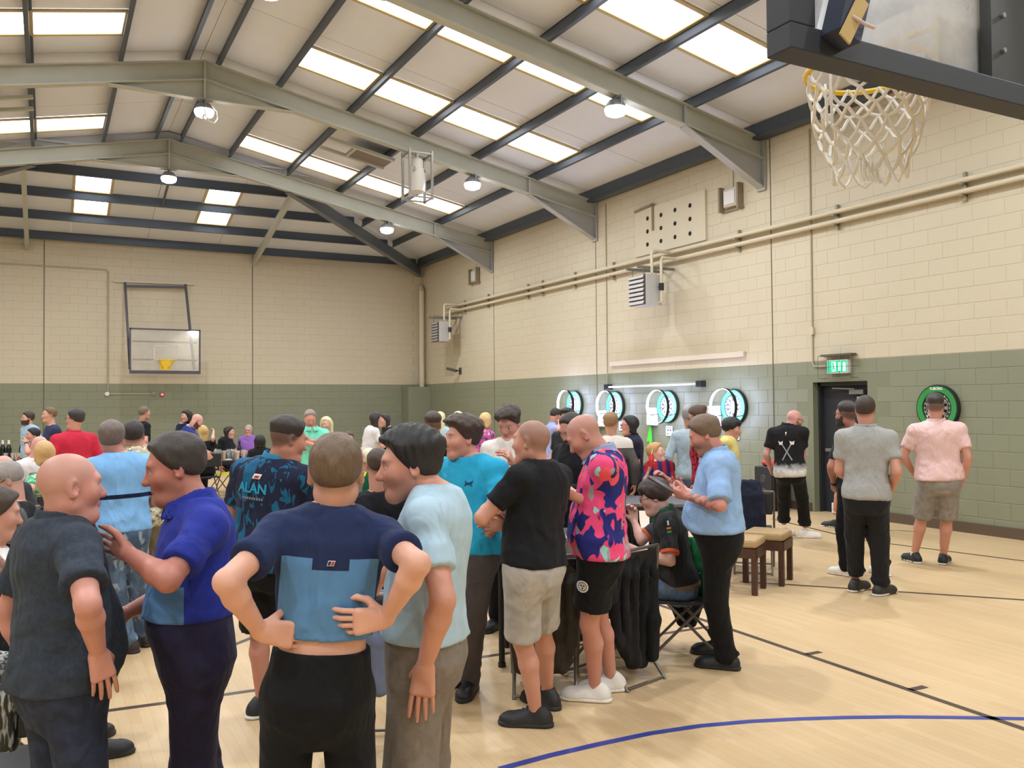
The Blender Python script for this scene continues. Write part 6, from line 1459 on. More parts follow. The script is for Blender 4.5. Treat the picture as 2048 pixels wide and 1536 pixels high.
    far('L', 'woman with black shoulder length hair in a navy polo, arms folded', 1.64, 10.8, 1264, 285, (1258, 851), (44, 44, 62), fem=True, fat=.5, hair='bob', hcol=(26, 24, 28), skin=(214, 150, 128), hyaw=275, L=dict(rel=(-.15, .2, -.28)), R=dict(rel=(-.15, .24, -.3)), glasses=(60, 60, 64), collar=True)
    far('M', 'sandy haired person in a grey hooded top facing the dartboards', 1.66, 10.2, 1223, 188, (1222, 846), fabric('grey_hooded', (92, 86, 84), layers=[band(.40, 1, (224, 216, 208))]), hair='short', hcol=(150, 116, 84), sleeve=1.9, hyaw=160)
    far('N', 'man in a light blue shirt with a hand to his face by the first dartboard', 1.72, 14.6, 1102, 110, (1112, 832), (158, 168, 214), neck=(1107, 850), hair='receding', hcol=(44, 36, 36), hpitch=-30, legs=cloth((40, 44, 70)), R=dict(e=(1116, 868), w=(1119, 846), dz=-.05), sleeve=.9, collar=True)
    far('R', 'dark haired man hidden behind the bearded man in black', 1.70, 11.5, 1134, 330, (1134, 838), (40, 40, 44), hair='quiff', hcol=(28, 26, 28))
    far('O', 'blonde woman in a pink patterned top by the green wall', 1.64, 13.8, 968, 140, (972, 841), fabric('pink_pattern_top', (206, 96, 160), layers=[blotch(16, .54, (96, 84, 130), soft=.03), blotch(20, .62, (214, 180, 200), seed=2)]), fem=True, fat=.5, hair='bob', hcol=(212, 182, 128), R=dict(rel=(-.1, .25, -.3)), legs=cloth((44, 52, 84)), hem=.0)
    far('T', 'woman with long white blonde hair in a pale blue top near the corner', 1.66, 14.8, 886, 150, (881, 838), (168, 196, 206), fem=True, hair='long', hcol=(226, 206, 166))
    far('U', 'blonde woman with sunglasses pushed up, behind the turquoise tee', 1.64, 13.4, 916, 190, (916, 839), (190, 180, 170), fem=True, hair='bob', hcol=(222, 204, 170))
    far('V', 'woman with long dark hair in a white tee leaning forward', 1.70, 14.8, 736, 112, (753, 839), (222, 218, 218), neck=(747, 852), fem=True, fat=.4, hair='long', hcol=(46, 36, 36), hem=.0, R=dict(rel=(-.05, .3, -.15)))
    far('V2', 'dark haired woman facing the woman in the white tee', 1.66, 15.3, 778, 300, (768, 842), (40, 40, 44), fem=True, hair='long', hcol=(36, 30, 32))
    far('W', 'grey haired man in a mint green polo with arms folded', 1.75, 12.4, 622, 8, (620, 838), (120, 214, 186), hpitch=-25, fat=.35, broad=1.08, hair='receding', hcol=(140, 132, 126), skin=(206, 142, 120), collar=True, hem=-.1, L=dict(e=(644, 880), w=(622, 882), dz=-.25), R=dict(e=(602, 880), w=(622, 888), dz=-.22), legs=cloth((30, 34, 50)))
    far('W2', 'woman with long platinum hair in a black top beside the mint polo', 1.62, 12.7, 655, 345, (652, 850), M_BLK, fem=True, hair='long', hcol=(230, 212, 170), R=dict(rel=(-.12, .3, -.02)))
    SEATK = dict(seat=.46)
    far('X1', 'seated woman with long dark hair in black, arm on the far table', 1.74, 18.1, 452, 60, (459, 865), M_BLK, fem=True, fat=.8, hair='long', hcol=(34, 26, 26), seat=.5, hyaw=70, L=dict(rel=(-.02, .35, -.25)))
    far('X2', 'seated grey haired woman with glasses in a purple top', 1.74, 18.7, 497, 345, (497, 864), (142, 98, 176), fem=True, fat=.8, hair='crop', hcol=(170, 162, 158), seat=.5, glasses=(80, 60, 60), sleeve=.9)
    far('X3', 'seated person with black hair, back turned at the far table', 1.70, 15.2, 521, 180, (520, 886), M_BLK, fem=True, hair='bob', hcol=(22, 20, 22), seat=.42)
    far('Y1', 'bald man in a royal blue tee leaning over the far table', 1.72, 15.3, 362, 100, (394, 842), (36, 48, 118), neck=(382, 852), hpitch=-40, beard=.006, hcol=(70, 50, 40), skin=(214, 160, 140), fat=.4, R=dict(e=(400, 878), w=(412, 902), dz=-.1), L=dict(rel=(.0, .3, -.35)))
    far('Y2', 'woman with dark curly hair in a navy gilet and pale sleeves', 1.72, 17.6, 366, 305, (372, 833), fabric('navy_gilet', (30, 34, 56), layers=[sides(.16, (176, 190, 206))]), fem=True, hair='curly', hcol=(38, 30, 28), sleeve=1.3)
    far('Y3', 'seated woman with long blonde hair in black raising her hand', 1.70, 16.2, 410, 200, (405, 864), M_BLK, fem=True, hair='long', hcol=(196, 166, 110), seat=.5, R=dict(e=(424, 888), w=(427, 866), dz=.0), skin=(216, 168, 140))
    far('Z1', 'man in a black tee standing alone by the far wall', 1.79, 16.4, 284, 120, (289, 826), M_BLK, hair='crop', hcol=(110, 96, 80), R=dict(e=(292, 880), w=(294, 905), dz=0))
    far('AA', 'broad man in a red long sleeved top with his back turned', 1.75, 11.0, 148, 200, (150, 838), (196, 44, 68), hyaw=235, fat=.55, broad=1.18, hair='short', hcol=(50, 44, 46), glasses=(60, 60, 60), sleeve=1.6, collar=True, hem=-.1)
    far('AB', 'man in a navy tee standing by the far wall, looking left', 1.78, 14.2, 104, 285, (98, 830), (50, 56, 86), hair='crop', hcol=(110, 84, 60), L=dict(e=(108, 884), w=(104, 908), dz=0))
    far('AC', 'bearded man in a light blue tee at the far left', 1.73, 16.4, 59, 300, (55, 837), (160, 190, 216), hyaw=285, hair='short', hcol=(60, 42, 34), beard=.010)
    far('AD', 'seated dark haired man in a dusty pink top, chin on hand', 1.76, 15.2, 72, 285, (65, 871), (192, 136, 142), hair='short', hcol=(28, 28, 36), seat=.52, L=dict(e=(53, 905), w=(53, 886), dz=-.1), sleeve=.8, watch='L')
    far('AE2', 'bald person in a white tee seated at the left', 1.72, 10.3, 66, 215, (78, 892), (226, 220, 222), seat=.55, skin=(214, 160, 146))
    far('AE', 'blonde woman in a green patterned top seated at the left', 1.70, 8.9, 98, 200, (86, 902), fabric('green_pattern_top', (96, 190, 140), layers=[blotch(24, .52, (190, 226, 206), soft=.03), blotch(30, .6, (60, 140, 100), seed=2)]), fem=True, hair='bob', hcol=(204, 164, 112), seat=.5, L=dict(e=(68, 965), w=(56, 985), dz=-.05), fat=.4)
    far('AK', 'bald head of a man seated at the left edge', 1.74, 7.6, 2, 200, (6, 938), (60, 60, 66), seat=.5, skin=(218, 156, 134))
    far('AH', 'seated grey haired man with glasses in a black gilet and grey sleeves', 1.74, 5.7, 30, 262, (12, 962), fabric('black_gilet', (24, 25, 30), layers=[sides(.185, (98, 98, 102))]), hyaw=268, hpitch=-28, neck=(32, 1000), hair='crop', hcol=(150, 142, 138), seat=.52, fat=.5, glasses=(50, 40, 40), sleeve=1.5, L=dict(e=(42, 1012), w=(10, 1040), dz=-.05))
    far('AI', 'person with short brown hair in a white vest seated at the left edge', 1.74, 4.3, -14, 100, (-6, 1028), cloth((224, 222, 222), 'white_vest'), hyaw=95, hpitch=-10, hair='short', hcol=(70, 58, 52), seat=.45, sleeve=.0, R=dict(e=(-2, 1140), w=(20, 1160), dz=-.1), tattoo='R', legs=M_BLKT)
    far('AU1', 'seated man in a black top with his back turned, between two standing men', 1.74, 6.4, 752, 190, (756, 926), M_BLK, hair='crop', hcol=(70, 54, 46), seat=.5, broad=1.1, fat=.4, sleeve=1.5)
    far('AU2', 'blonde seated person in a green jersey past the black top', 1.68, 8.8, 733, 200, (738, 920), fabric('green_jersey', (20, 92, 60), layers=[blotch(10, .62, (226, 210, 60), soft=.02)]), fem=True, hair='bun', hcol=(226, 210, 176), seat=.48)
    far('AU3', 'white haired seated person partly hidden behind the back turned man', 1.70, 8.15, 694, 60, (710, 918), (120, 110, 106), hair='crop', hcol=(206, 196, 186), seat=.48)
    far('AU4', 'brown haired seated person near the far wall', 1.70, 13.9, 697, 20, (697, 880), (70, 66, 64), hair='short', hcol=(92, 66, 48), seat=.45)
    far('AR', 'black haired youth in a pale yellow top under the dartboard by the door', 1.64, 10.4, 1452, 80, (1464, 860), (222, 206, 130), neck=(1458, 884), hair='fringe', hcol=(26, 26, 28), hpitch=-10)
    far('AS', 'brown haired woman with glasses in a red checked top', 1.72, 10.0, 1405, 255, (1394, 831), fabric('red_check', (176, 44, 60), layers=[blotch(30, .56, (60, 24, 34), soft=.02)]), fem=True, hair='bun', hcol=(84, 62, 52), hpitch=-30, glasses=(60, 50, 50), sleeve=1.6, legs=M_JEANL)
    far('AT', 'grey haired man in a pale top and jeans facing the wall', 1.72, 11.0, 1380, 165, (1378, 832), (176, 196, 208), hair='short', hcol=(150, 150, 152), sleeve=1.8, legs=M_JEANL)

    # club crest and side stripes on the black shorts
    def disc(r0, r1, m, n=16):
        v = [(r*math.cos(2*math.pi*i/n), r*math.sin(2*math.pi*i/n), 0) for r in (r0, r1) for i in range(n)]; return npmesh('badge', v, [(i, (i+1) % n, n+(i+1) % n, n+i) for i in range(n)], [m], False)
    b = P_['H']; kw = dict(vf=b.tr_vf, parent=b.trs)
    print_on(b, disc(.026, .036, EMB_W), -.20, -.085, 'L', 'badge', **kw); print_on(b, disc(.001, .022, EMB_W), -.20, -.085, 'L', 'badge', **kw)
    for dx, dy in ((-.008, .006), (.008, .006), (0, -.009)): print_on(b, disc(.0005, .0055, EMB_N, 8), -.20+dy, -.085+dx, 'L', 'badge', .007, **kw)
# ------------------------------------------------------------------ furniture, drinks and coats
M_TBL = mat('table_black', (34, 34, 37), 0.45, noise=0.1); M_TBLG = mat('table_grey', (96, 94, 98), 0.5, noise=0.08); M_TUBE = mat('chair_tube', (120, 112, 104), 0.4, metal=0.6); M_SEAT = mat('chair_black', (30, 30, 33), 0.6)
def frame_at(px, Z, z=0.0, turn=0.0):
    """origin on the floor at a pixel column and depth, x to the image right, y away"""
    o = at(px, 800, Z); v = ray(px, 800); a = math.atan2(v[1], v[0])-math.pi/2+math.radians(turn); return (o[0], o[1], z), a
def table(px, Z, L, W, top, label, turn=0.0, h=0.74):
    loc, rz = frame_at(px, Z, 0, turn); t = empty('folding_table', loc, rz); tag(t, label, 'table', 'folding tables')
    MB().box((-L/2, -W/2, h-.035), (L/2, W/2, h)).build('table_top', top, t, bevel=.006)
    MB().box((-L/2+.03, -W/2+.02, h-.075), (L/2-.03, -W/2+.045, h-.035)).box((-L/2+.03, W/2-.045, h-.075), (L/2-.03, W/2-.02, h-.035)).build('rail', M_BLACK, t)
    for sx in (-1, 1):
        for sy in (-1, 1): MB().cyl((sx*(L/2-.06), sy*(W/2-.07), 0), (sx*(L/2-.06), sy*(W/2-.07), h-.04), .021, 12).cyl((sx*(L/2-.06), sy*(W/2-.07), 0), (sx*(L/2-.06), sy*(W/2-.07), .03), .027, 12).build('leg', M_BLACK, t, True)
        MB().cyl((sx*(L/2-.06), -W/2+.07, .3), (sx*(L/2-.06), W/2-.07, .3), .012, 8).build('brace', M_BLACK, t, True)
    return t, loc, rz
def on_table(loc, rz, x, y, z): c, s = math.cos(rz), math.sin(rz); return (loc[0]+x*c-y*s, loc[1]+x*s+y*c, z)
T1, l1_, r1_ = table(1128, 6.2, 1.0, .62, M_TBL, 'black folding table with glasses, behind the men in shorts')
T2, l2_, r2_ = table(1300, 9.5, 1.15, .8, M_TBLG, 'grey topped table between the seated boy and the child')
T3, l3_, r3_ = table(30, 17.6, 1.9, .75, M_TBL, 'black table with bottles at the far left', -6)
T4, l4_, r4_ = table(465, 17.15, 1.9, .75, M_TBL, 'black table crowded with drinks in front of the seated women', 4)
T5, l5_, r5_ = table(728, 7.35, 1.3, .6, M_TBL, 'black table in front of the seated man in black')
T6, l6_, r6_ = table(20, 6.6, 1.2, .7, M_TBL, 'black table beside the seated grey haired man')

M_GLASS = glassy('clear_glass', (225, 228, 230), .22, .22, .05); M_BEER = mat('beer', (214, 150, 38), 0.15, coat=.3); M_CIDER = mat('cider', (196, 106, 36), 0.15); M_FOAM = mat('beer_foam', (244, 238, 222), 0.9); M_COLA = mat('cola', (56, 22, 24), 0.2)
_gl = {}
def glass_meshes():
    g = MB().lathe([(.031, 0), (.033, .004), (.043, .15), (.041, .15), (.030, .012), (0, .012)], 18).mesh('glass', M_GLASS, True)
    b = MB().lathe([(0, .013), (.0292, .013), (.0375, .118), (0, .118)], 18)
    return g, b
GM, GB = glass_meshes(); LIQ = {n: GB.mesh('drink', m, True) for n, m in (('beer', M_BEER), ('cider', M_CIDER), ('cola', M_COLA))}; FOAM = MB().lathe([(0, .1185), (.0378, .1185), (.039, .134), (0, .136)], 18).mesh('foam', M_FOAM, True)
def pint(pos, label, kind=None, foam=False, group='drinks on the tables'):
    t = empty('pint_glass', pos); tag(t, label, 'glass', group); link('glass', GM, t)
    if kind: link('drink', LIQ[kind], t)
    if foam: link('foam', FOAM, t)
    return t
def bottle(pos, label, glassm, labelm, capm, h=.30, group='bottles on the tables'):
    t = empty('bottle', pos); tag(t, label, 'bottle', group); s = h/.30
    MB().lathe([(.034*s, 0), (.038*s, .01*s), (.038*s, .17*s), (.030*s, .205*s), (.015*s, .235*s), (.0135*s, .285*s), (0, .285*s)], 16).build('body', glassm, t, True)
    MB().lathe([(.0387*s, .06*s), (.0387*s, .14*s)], 16).build('paper_label', labelm, t, True); MB().lathe([(.0165*s, .24*s), (.0165*s, .30*s), (0, .302*s)], 12).build('cap', capm, t, True)
    return t
# near table: beer, empties
pint(on_table(l1_, r1_, .02, -.18, .74), 'full pint of lager on the near table beside the pink shirt', 'beer', True)
pint(on_table(l1_, r1_, -.045, -.06, .74), 'empty pint glass behind the full lager', None, True); pint(on_table(l1_, r1_, .07, -.04, .74), 'empty clear glass right of the lager on the near table')
pint(on_table(l1_, r1_, .0, .12, .74), 'empty clear glass at the back of the near table')
for i, (x, y) in enumerate(((-.44, -.2), (-.36, -.22), (-.42, -.08), (-.33, -.1), (-.40, .06), (-.30, .05))): pint(on_table(l1_, r1_, x, y, .74), ('front left', 'front right', 'middle left', 'middle right', 'back left', 'back right')[i]+' of the empty glasses at the left end of the near table')
o = MB().box((-.05, -.03, 0), (.05, .03, .012)).build('crisp_packet', mat('foil_packet', (206, 206, 204), 0.3, metal=.5), None, False, .004, loc=on_table(l1_, r1_, -.44, -.27, .74)); tag(o, 'crumpled foil packet at the left end of the near table', 'packet')
# far tables
DKG = mat('dark_bottle_glass', (22, 26, 22), 0.15); GRG = mat('green_bottle_glass', (30, 70, 36), 0.15); PAPR = mat('bottle_paper', (220, 214, 196), 0.7); YEL = mat('yellow_paper', (220, 214, 70), 0.7); WCAP = mat('white_foil', (236, 232, 226), 0.4); CLR = mat('clear_bottle', (176, 190, 196), 0.1)
for px, lb in ((6, 'leftmost dark bottle with a white top on the far left table'), (18, 'second dark bottle with a white top on the far left table'), (44, 'dark bottle with a white top by the seated man in pink')):
    q = at(px, 800, 17.5); bottle((q[0], q[1], .74), lb, DKG, M_BLACK, WCAP, .40)
for i, (px, kd, lb) in enumerate(((12, 'cider', 'amber pint at the left of the far left table'), (33, 'cider', 'amber pint in the middle of the far left table'), (26, None, 'empty glass on the far left table'), (38, 'cola', 'dark drink on the far left table'))):
    q = at(px, 800, 17.35); pint((q[0], q[1], .74), lb, kd)
for px, kd, lb in ((437, None, 'clear pint left of the orange drink on the far table'), (447, 'cider', 'orange drink on the far table in front of the woman in black'), (458, None, 'tall clear glass on the far table'), (467, 'beer', 'pint of lager on the far table'), (487, None, 'pale glass in front of the woman in purple'), (474, 'beer', 'half hidden lager on the far table'), (428, None, 'glass beside the green bottle on the far table')):
    q = at(px, 800, 17.0+.25*(px % 3-1)); t = pint((q[0], q[1], .74), lb, kd, kd == 'beer'); t.scale = (1.25, 1.25, 1.3)
for px, a, b, c, lb in ((423, GRG, YEL, M_BLACK, 'green bottle with a yellow label on the far table'), (428, CLR, CLR, WCAP, 'clear bottle behind the green bottle on the far table'), (479, DKG, mat('red_paper', (190, 44, 60), 0.7), M_BLACK, 'dark bottle with a red label on the far table')):
    q = at(px, 800, 17.1); bottle((q[0], q[1], .74), lb, a, b, c, .36)
q = at(450, 800, 16.95); o = MB().box((-.12, -.08, 0), (.12, .08, .015)).build('paper_plate', M_WHITEP, None, False, .005, loc=(q[0], q[1], .74)); tag(o, 'white paper plate on the far table by the orange drink', 'plate')
q = at(452, 933, 16.6); o = MB().box((-.16, -.01, -.03), (.16, .01, .03)).build('caution_strip', YEL, None, loc=(q[0], q[1], .50)); tag(o, 'yellow strip hanging below the edge of the far table', 'strip')

def chair_proto():
    t = empty('folding_chair')
    MB().box((-.2, -.2, .43), (.2, .2, .455)).build('seat', M_SEAT, t, bevel=.012); MB().box((-.2, .215, .62), (.2, .235, .84)).build('backrest', M_SEAT, t, bevel=.01)
    for s in (-1, 1):
        MB().tube([A(s*.215, -.24, 0), A(s*.215, .2, .5), A(s*.215, .235, .86)], .011, 8).build('front_leg', M_TUBE, t, True); MB().tube([A(s*.19, .30, 0), A(s*.19, -.1, .44)], .011, 8).build('rear_leg', M_TUBE, t, True)
    MB().cyl((-.215, .235, .86), (.215, .235, .86), .011, 8).build('top_rail', M_TUBE, t, True); MB().cyl((-.215, -.215, .03), (.215, -.215, .03), .009, 8).build('stretcher', M_TUBE, t, True); MB().cyl((-.19, .285, .016), (.19, .285, .016), .009, 8).build('stretcher', M_TUBE, t, True)
    return t
proto = chair_proto(); used = [False]
def chair_for(key, label, back=.03):
    """a folding chair under a seated person, facing the way they face"""
    b = P_[key]; f = b.fwd0; f = nrm(A(f[0], f[1], 0)); t = proto if not used[0] else copy_tree(proto); used[0] = True
    pos = b.pel-f*back; t.location = (pos[0], pos[1], 0); t.rotation_euler = (0, 0, math.atan2(f[1], f[0])+math.pi/2)
    t.scale = (1, 1, max(.9, (b.pel[2]-.115*b.k)/.445)); tag(t, label, 'chair', 'folding chairs'); return t
def chair_at(px, Z, yaw, label):
    t = copy_tree(proto); loc, rz = frame_at(px, Z); t.location = loc; t.scale = (1, 1, 1); t.rotation_euler = (0, 0, rz+math.radians(yaw)); tag(t, label, 'chair', 'folding chairs'); return t
for key, lb in (('J', 'folding chair under the boy with glasses'), ('AU1', 'folding chair under the man in black with his back turned'), ('AU2', 'folding chair under the blonde in the green jersey'), ('AU3', 'folding chair under the white haired person'), ('AU4', 'folding chair under the brown haired person near the far wall'), ('AH', 'folding chair under the grey haired man in the gilet'), ('AI', 'folding chair under the person in the white vest'), ('AE', 'folding chair under the woman in the green top'), ('AE2', 'folding chair under the bald person in white'), ('AK', 'folding chair under the man at the left edge'), ('AD', 'folding chair under the man in dusty pink'), ('X1', 'folding chair under the long haired woman in black'), ('X2', 'folding chair under the woman in purple'), ('X3', 'folding chair under the black haired person at the far table'), ('Y3', 'folding chair under the blonde raising her hand')):
    chair_for(key, lb)
chair_at(1216, 5.78, 230, 'folding chair carrying the black coat beside the pink shirt'); chair_at(1085, 5.62, 180, 'folding chair carrying the olive coat between the men in shorts'); chair_at(1502, 9.35, 180, 'folding chair carrying the navy jacket behind the light blue shirt'); chair_at(742, 4.55, 175, 'folding chair carrying the blue grey jacket'); chair_at(-4, 3.3, 170, 'folding chair carrying the silver fringed shawl at the left edge')

def soft(name, caps, m, parent=None, h=.012, clip=None, folds=.004, base=None, B=None):
    """soft draped mass from a chain of (a, b, ra, rb) rounded limbs"""
    P = np.array([c[0] for c in caps]+[c[1] for c in caps]); r = max(max(c[2], c[3]) for c in caps); F = Field(P.min(0)-r-.03, P.max(0)+r+.03, h)
    for a, b, ra, rb in caps: F.cap(a, b, ra, rb, .02)
    X, Y, Z = F.ax[0][:, None, None], F.ax[1][None, :, None], F.ax[2][None, None, :]
    F.F = F.F+folds*np.sin(X*70+np.sin(Z*20)*1.5)*np.sin(Y*60+Z*9)
    v, f = F.mesh(); bs = base if base is not None else A(0, 0, 0)
    return emit_mesh(name, [(v, f)], [m], parent, bs)
def coat(name, label, rows, m, thick=.035, cat='coat', h=.012, sleeves=()):
    """coat hung over a chair: rows = [(pxL, pxR, py, Z)], filled by upright folds; sleeves = chains of (px, py, Z, r)"""
    z0_ = rows[0][3]; q = at((rows[0][0]+rows[0][1])/2, rows[0][2], z0_ if not isinstance(z0_, tuple) else sum(z0_)/2); base = A(q[0], q[1], 0); t = empty(name, base); tag(t, label, cat, 'coats on chairs'); caps = []
    n = 5
    for (a0, a1, ay, az), (b0, b1, by, bz) in zip(rows[:-1], rows[1:]):
        for i in range(n):
            f = i/(n-1); zf = lambda q: q[0]+(q[1]-q[0])*f if isinstance(q, tuple) else q
            caps.append((at(a0+(a1-a0)*f, ay, zf(az)+.015*math.sin(i*2.1)), at(b0+(b1-b0)*f, by, zf(bz)+.015*math.sin(i*2.1+1)), thick, thick))
    soft('cloth_body', caps, m, t, h, base=base)
    for ch in sleeves:
        caps = [(at(a[0], a[1], a[2]), at(b[0], b[1], b[2]), a[3], b[3]) for a, b in zip(ch[:-1], ch[1:])]; soft('sleeve', caps, m, t, h, base=base)
    return t, base
M_COATB = cloth((26, 26, 28), 'coat_black'); M_COATO = cloth((66, 62, 54), 'coat_olive'); M_COATN = cloth((32, 36, 54), 'coat_navy'); M_COATG = cloth((104, 112, 136), 'coat_blue_grey'); M_GRNJ = cloth((40, 120, 72), 'green_jacket_cloth')
coat('coat', 'black coat hanging over the chair beside the pink patterned shirt', [(1238, 1300, 1118, (5.48, 5.74)), (1230, 1306, 1150, (5.40, 5.66)), (1228, 1306, 1210, (5.40, 5.66)), (1234, 1300, 1275, (5.42, 5.66)), (1262, 1284, 1326, (5.5, 5.6))], M_COATB, sleeves=[[(1298, 1160, 5.66, .045), (1306, 1240, 5.60, .05), (1304, 1310, 5.60, .045)]])
coat('coat', 'olive grey coat over a chair between the two men in shorts', [(1030, 1140, 1142, 5.36), (1026, 1146, 1170, 5.33), (1030, 1146, 1230, 5.33), (1034, 1140, 1290, 5.33), (1040, 1124, 1335, 5.33)], M_COATO, .04)
coat('jacket', 'navy jacket over the chair behind the man in light blue', [(1474, 1512, 968, 9.06), (1472, 1518, 990, 9.03), (1474, 1522, 1030, 9.03), (1476, 1524, 1066, 9.03)], M_COATN, .05, 'jacket', .018)
coat('jacket', 'blue grey jacket hanging low between the two men in blue tees', [(724, 764, 1190, 4.35), (724, 766, 1280, 4.3), (732, 766, 1380, 4.3)], M_COATG, .03, 'jacket')
g_t, g_b = coat('jacket', 'green jacket with a striped sleeve hanging on the boy\'s chair', [(1372, 1392, 1084, 6.3), (1364, 1392, 1110, 6.28), (1360, 1390, 1140, 6.28)], M_GRNJ, .035, 'jacket', .012, [[(1388, 1092, 6.28, .05), (1398, 1135, 6.25, .055), (1412, 1185, 6.25, .052), (1426, 1236, 6.25, .04)]])
for (xa, ya), (xb, yb), c, nm in (((1397, 1130), (1399, 1136), (226, 110, 50), 'orange'), ((1399, 1137), (1401, 1142), (234, 232, 226), 'white')):
    MB().tube([at(xa, ya, 6.25)-g_b, at(xb, yb, 6.25)-g_b], .0585, 18).build('sleeve_band', mat('band_'+nm, c, 0.8), g_t, True)
coat('coat', 'black coat hanging low behind the seated boy\'s chair', [(1340, 1378, 1150, 6.5), (1345, 1402, 1200, 6.5), (1362, 1385, 1246, 6.5)], M_COATB, .03)
M_SILV = fabric('silver_streaks', (30, 32, 34), layers=[blotch(1.0, .5, (34, 34, 36)), lambda g, c, sep, at_: c]); 
def silver():
    g = NG('silver_fringe'); tc = g.n('ShaderNodeTexCoord'); mp = g.n('ShaderNodeMapping'); mp.inputs['Scale'].default_value = (60, 60, 9); mp.inputs['Rotation'].default_value = (.35, .2, 0); g.l(tc.outputs['Object'], mp.inputs['Vector'])
    n = g.n('ShaderNodeTexNoise', Scale=1.0, Detail=3.0); g.l(mp.outputs[0], n.inputs['Vector']); r = g.n('ShaderNodeMapRange'); r.inputs['From Min'].default_value = .5; r.inputs['From Max'].default_value = .6; g.l(n.outputs['Fac'], r.inputs['Value'])
    g.l(g.mix(r.outputs['Result'], srgb(26, 28, 28), srgb(176, 182, 180)), g.b.inputs['Base Color']); g.b.inputs['Roughness'].default_value = .5; return g.m
coat('shawl', 'black and silver fringed shawl on a chair in the bottom left corner', [(-60, 14, 1330, 3.15), (-60, 26, 1390, 3.1), (-60, 14, 1480, 3.1)], silver(), .045, 'shawl')
coat('coat', 'black coat on the chair at the left edge behind the dark polo', [(-60, 20, 1190, 3.5), (-60, 26, 1260, 3.45), (-60, 22, 1330, 3.4)], M_COATB, .05)

def stool(px, Z, turn, label):
    loc, rz = frame_at(px, Z, 0, turn); t = empty('stool', loc, rz); tag(t, label, 'stool', 'wooden stools'); Mw = mat('stool_wood', (72, 46, 36), 0.45, noise=.15, nscale=12); Mc = mat('stool_cushion', (176, 148, 108), 0.9, noise=.1, nscale=30, bump=.3)
    o = MB().box((-.2, -.2, .43), (.2, .2, .51)).build('cushion', Mc, t, bevel=.025)
    for a, b in (((-.19, -.19), (.19, -.19)), ((-.19, .19), (.19, .19)), ((-.19, -.19), (-.19, .19)), ((.19, -.19), (.19, .19))): MB().bar((*a, .385), (*b, .385), .03, .09).build('apron', Mw, t)
    for sx in (-1, 1):
        for sy in (-1, 1): MB().bar((sx*.175, sy*.175, 0), (sx*.175, sy*.175, .43), .05, .05, up=(0, 1, 0)).build('leg', Mw, t)
stool(1531, 8.75, -14, 'wooden stool with a beige cushion, the whole one right of the man in light blue'); stool(1476, 8.35, -14, 'wooden stool with a beige cushion, half hidden behind the man in light blue')
# black loudspeaker by the wall with a red bag on it
q = on_x(1537, 990, WX-.45); t = empty('loudspeaker', (WX-.35, q[1], 0)); tag(t, 'black loudspeaker cabinet on the floor against the right wall', 'loudspeaker')
MB().box((-.2, -.22, .02), (.2, .22, .72)).build('cabinet', M_BLACK, t, bevel=.02); MB().box((-.215, -.19, .05), (-.2, .19, .69)).build('grille', mat('grille_black', (40, 40, 42), .8), t); 
for z, r in ((.24, .13), (.52, .07)): MB().lathe([(r, 0), (r*.8, .012), (0, .004)], 20).xf(Matrix.Translation((-.216, 0, z)) @ Matrix.Rotation(-math.pi/2, 4, 'Y')).build('cone', mat('cone_grey', (58, 58, 60), .6), t, True)
for sx in (-1, 1): MB().cyl((sx*.15, 0, 0), (sx*.15, 0, .02), .03, 8).build('foot', M_BLACK, t)
b0 = A(WX-.35, q[1], .72); o = soft('red_bag', [(b0+A(-.1, -.12, .05), b0+A(-.05, .12, .05), .045, .05), (b0+A(-.12, -.16, .03), b0+A(-.16, -.2, -.02), .03, .02)], mat('bag_red', (196, 52, 52), .7), None, .014); tag(o, 'crumpled red bag on top of the black loudspeaker', 'bag')
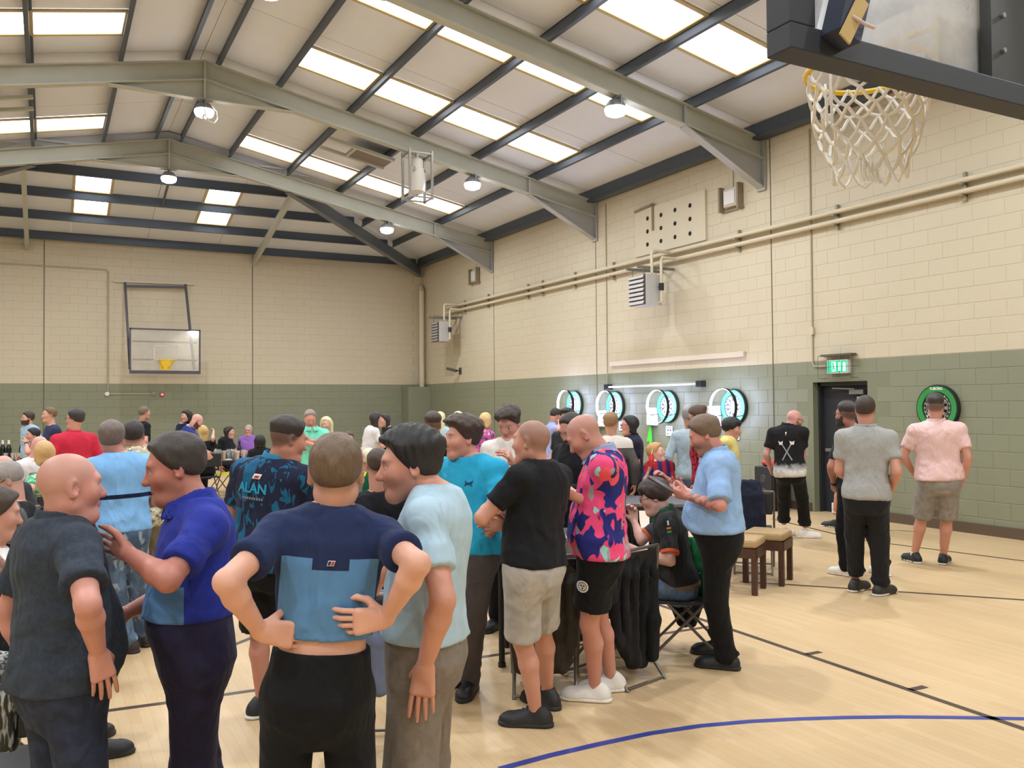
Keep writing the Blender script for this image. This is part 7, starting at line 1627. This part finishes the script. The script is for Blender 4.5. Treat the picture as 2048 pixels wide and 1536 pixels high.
# things held in hands
def held(name, label, cat, parts_, p0, R=None):
    t = empty(name, p0); tag(t, label, cat); 
    if R is not None: t.matrix_world = Matrix.Translation(p0) @ R
    for n, mb, m, sm in parts_: mb.build(n, m, t, sm)
    return t
def device(name, label, cat, c, ax, upv, w, h):
    x = nrm(ax); n = nrm(np.cross(x, upv)); y = np.cross(n, x); R = Matrix(((x[0], y[0], n[0], 0), (x[1], y[1], n[1], 0), (x[2], y[2], n[2], 0), (0, 0, 0, 1)))
    return held(name, label, cat, [('case', MB().box((-w/2, -h/2, -.005), (w/2, h/2, .004)), mat('device_case', (58, 56, 60), .4), False), ('screen', MB().box((-w/2+.005, -h/2+.005, .004), (w/2-.005, h/2-.005, .005)), mat('device_screen', (24, 26, 32), .35), False)], c, R)
b = P_['I']; c = (b.wr['L']+b.wr['R'])/2+b.fwd1*.14+UP*.045; device('tablet', 'dark tablet held by the man in the light blue shirt', 'tablet', c, b.lat1, nrm(b.fwd1+UP*.6), .17, .25)
b = P_['H']; c = (b.wr['L']+b.wr['R'])/2+b.fwd1*.11+UP*.03; device('phone', 'phone held by the man in the pink patterned shirt', 'phone', c, b.lat1, nrm(b.fwd1*.8+UP*.6), .075, .15)
b = P_['K']; c = b.wr['R']+UP*.09+b.fwd1*.05; held('drink_bottle', 'small red drink held by the blond child', 'drink', [('body', MB().lathe([(.028, -.07), (.032, -.06), (.032, .04), (.02, .06), (.02, .075), (0, .075)], 14), mat('drink_red', (214, 44, 44), .35), True), ('straw', MB().cyl((0, 0, .07), (.02, 0, .13), .005, 6), M_WHITEP, True)], c)
b = P_['D']; c = b.wr['R']-b.lat1*.0+b.fwd1*.09; held('dart', 'dart held by the black haired man in pale blue', 'dart', [('barrel', MB().tube([A(0, 0, -.05), A(0, 0, .0), A(0, 0, .03)], [.002, .004, .0035], 8), M_GREYM, True), ('shaft', MB().cyl((0, 0, .03), (0, 0, .09), .003, 6), M_WHITEP, True), ('flight', MB().box((-.018, -.0008, .075), (.018, .0008, .115)).box((-.0008, -.018, .075), (.0008, .018, .115)), M_WHITEP, False)], c+UP*.04)
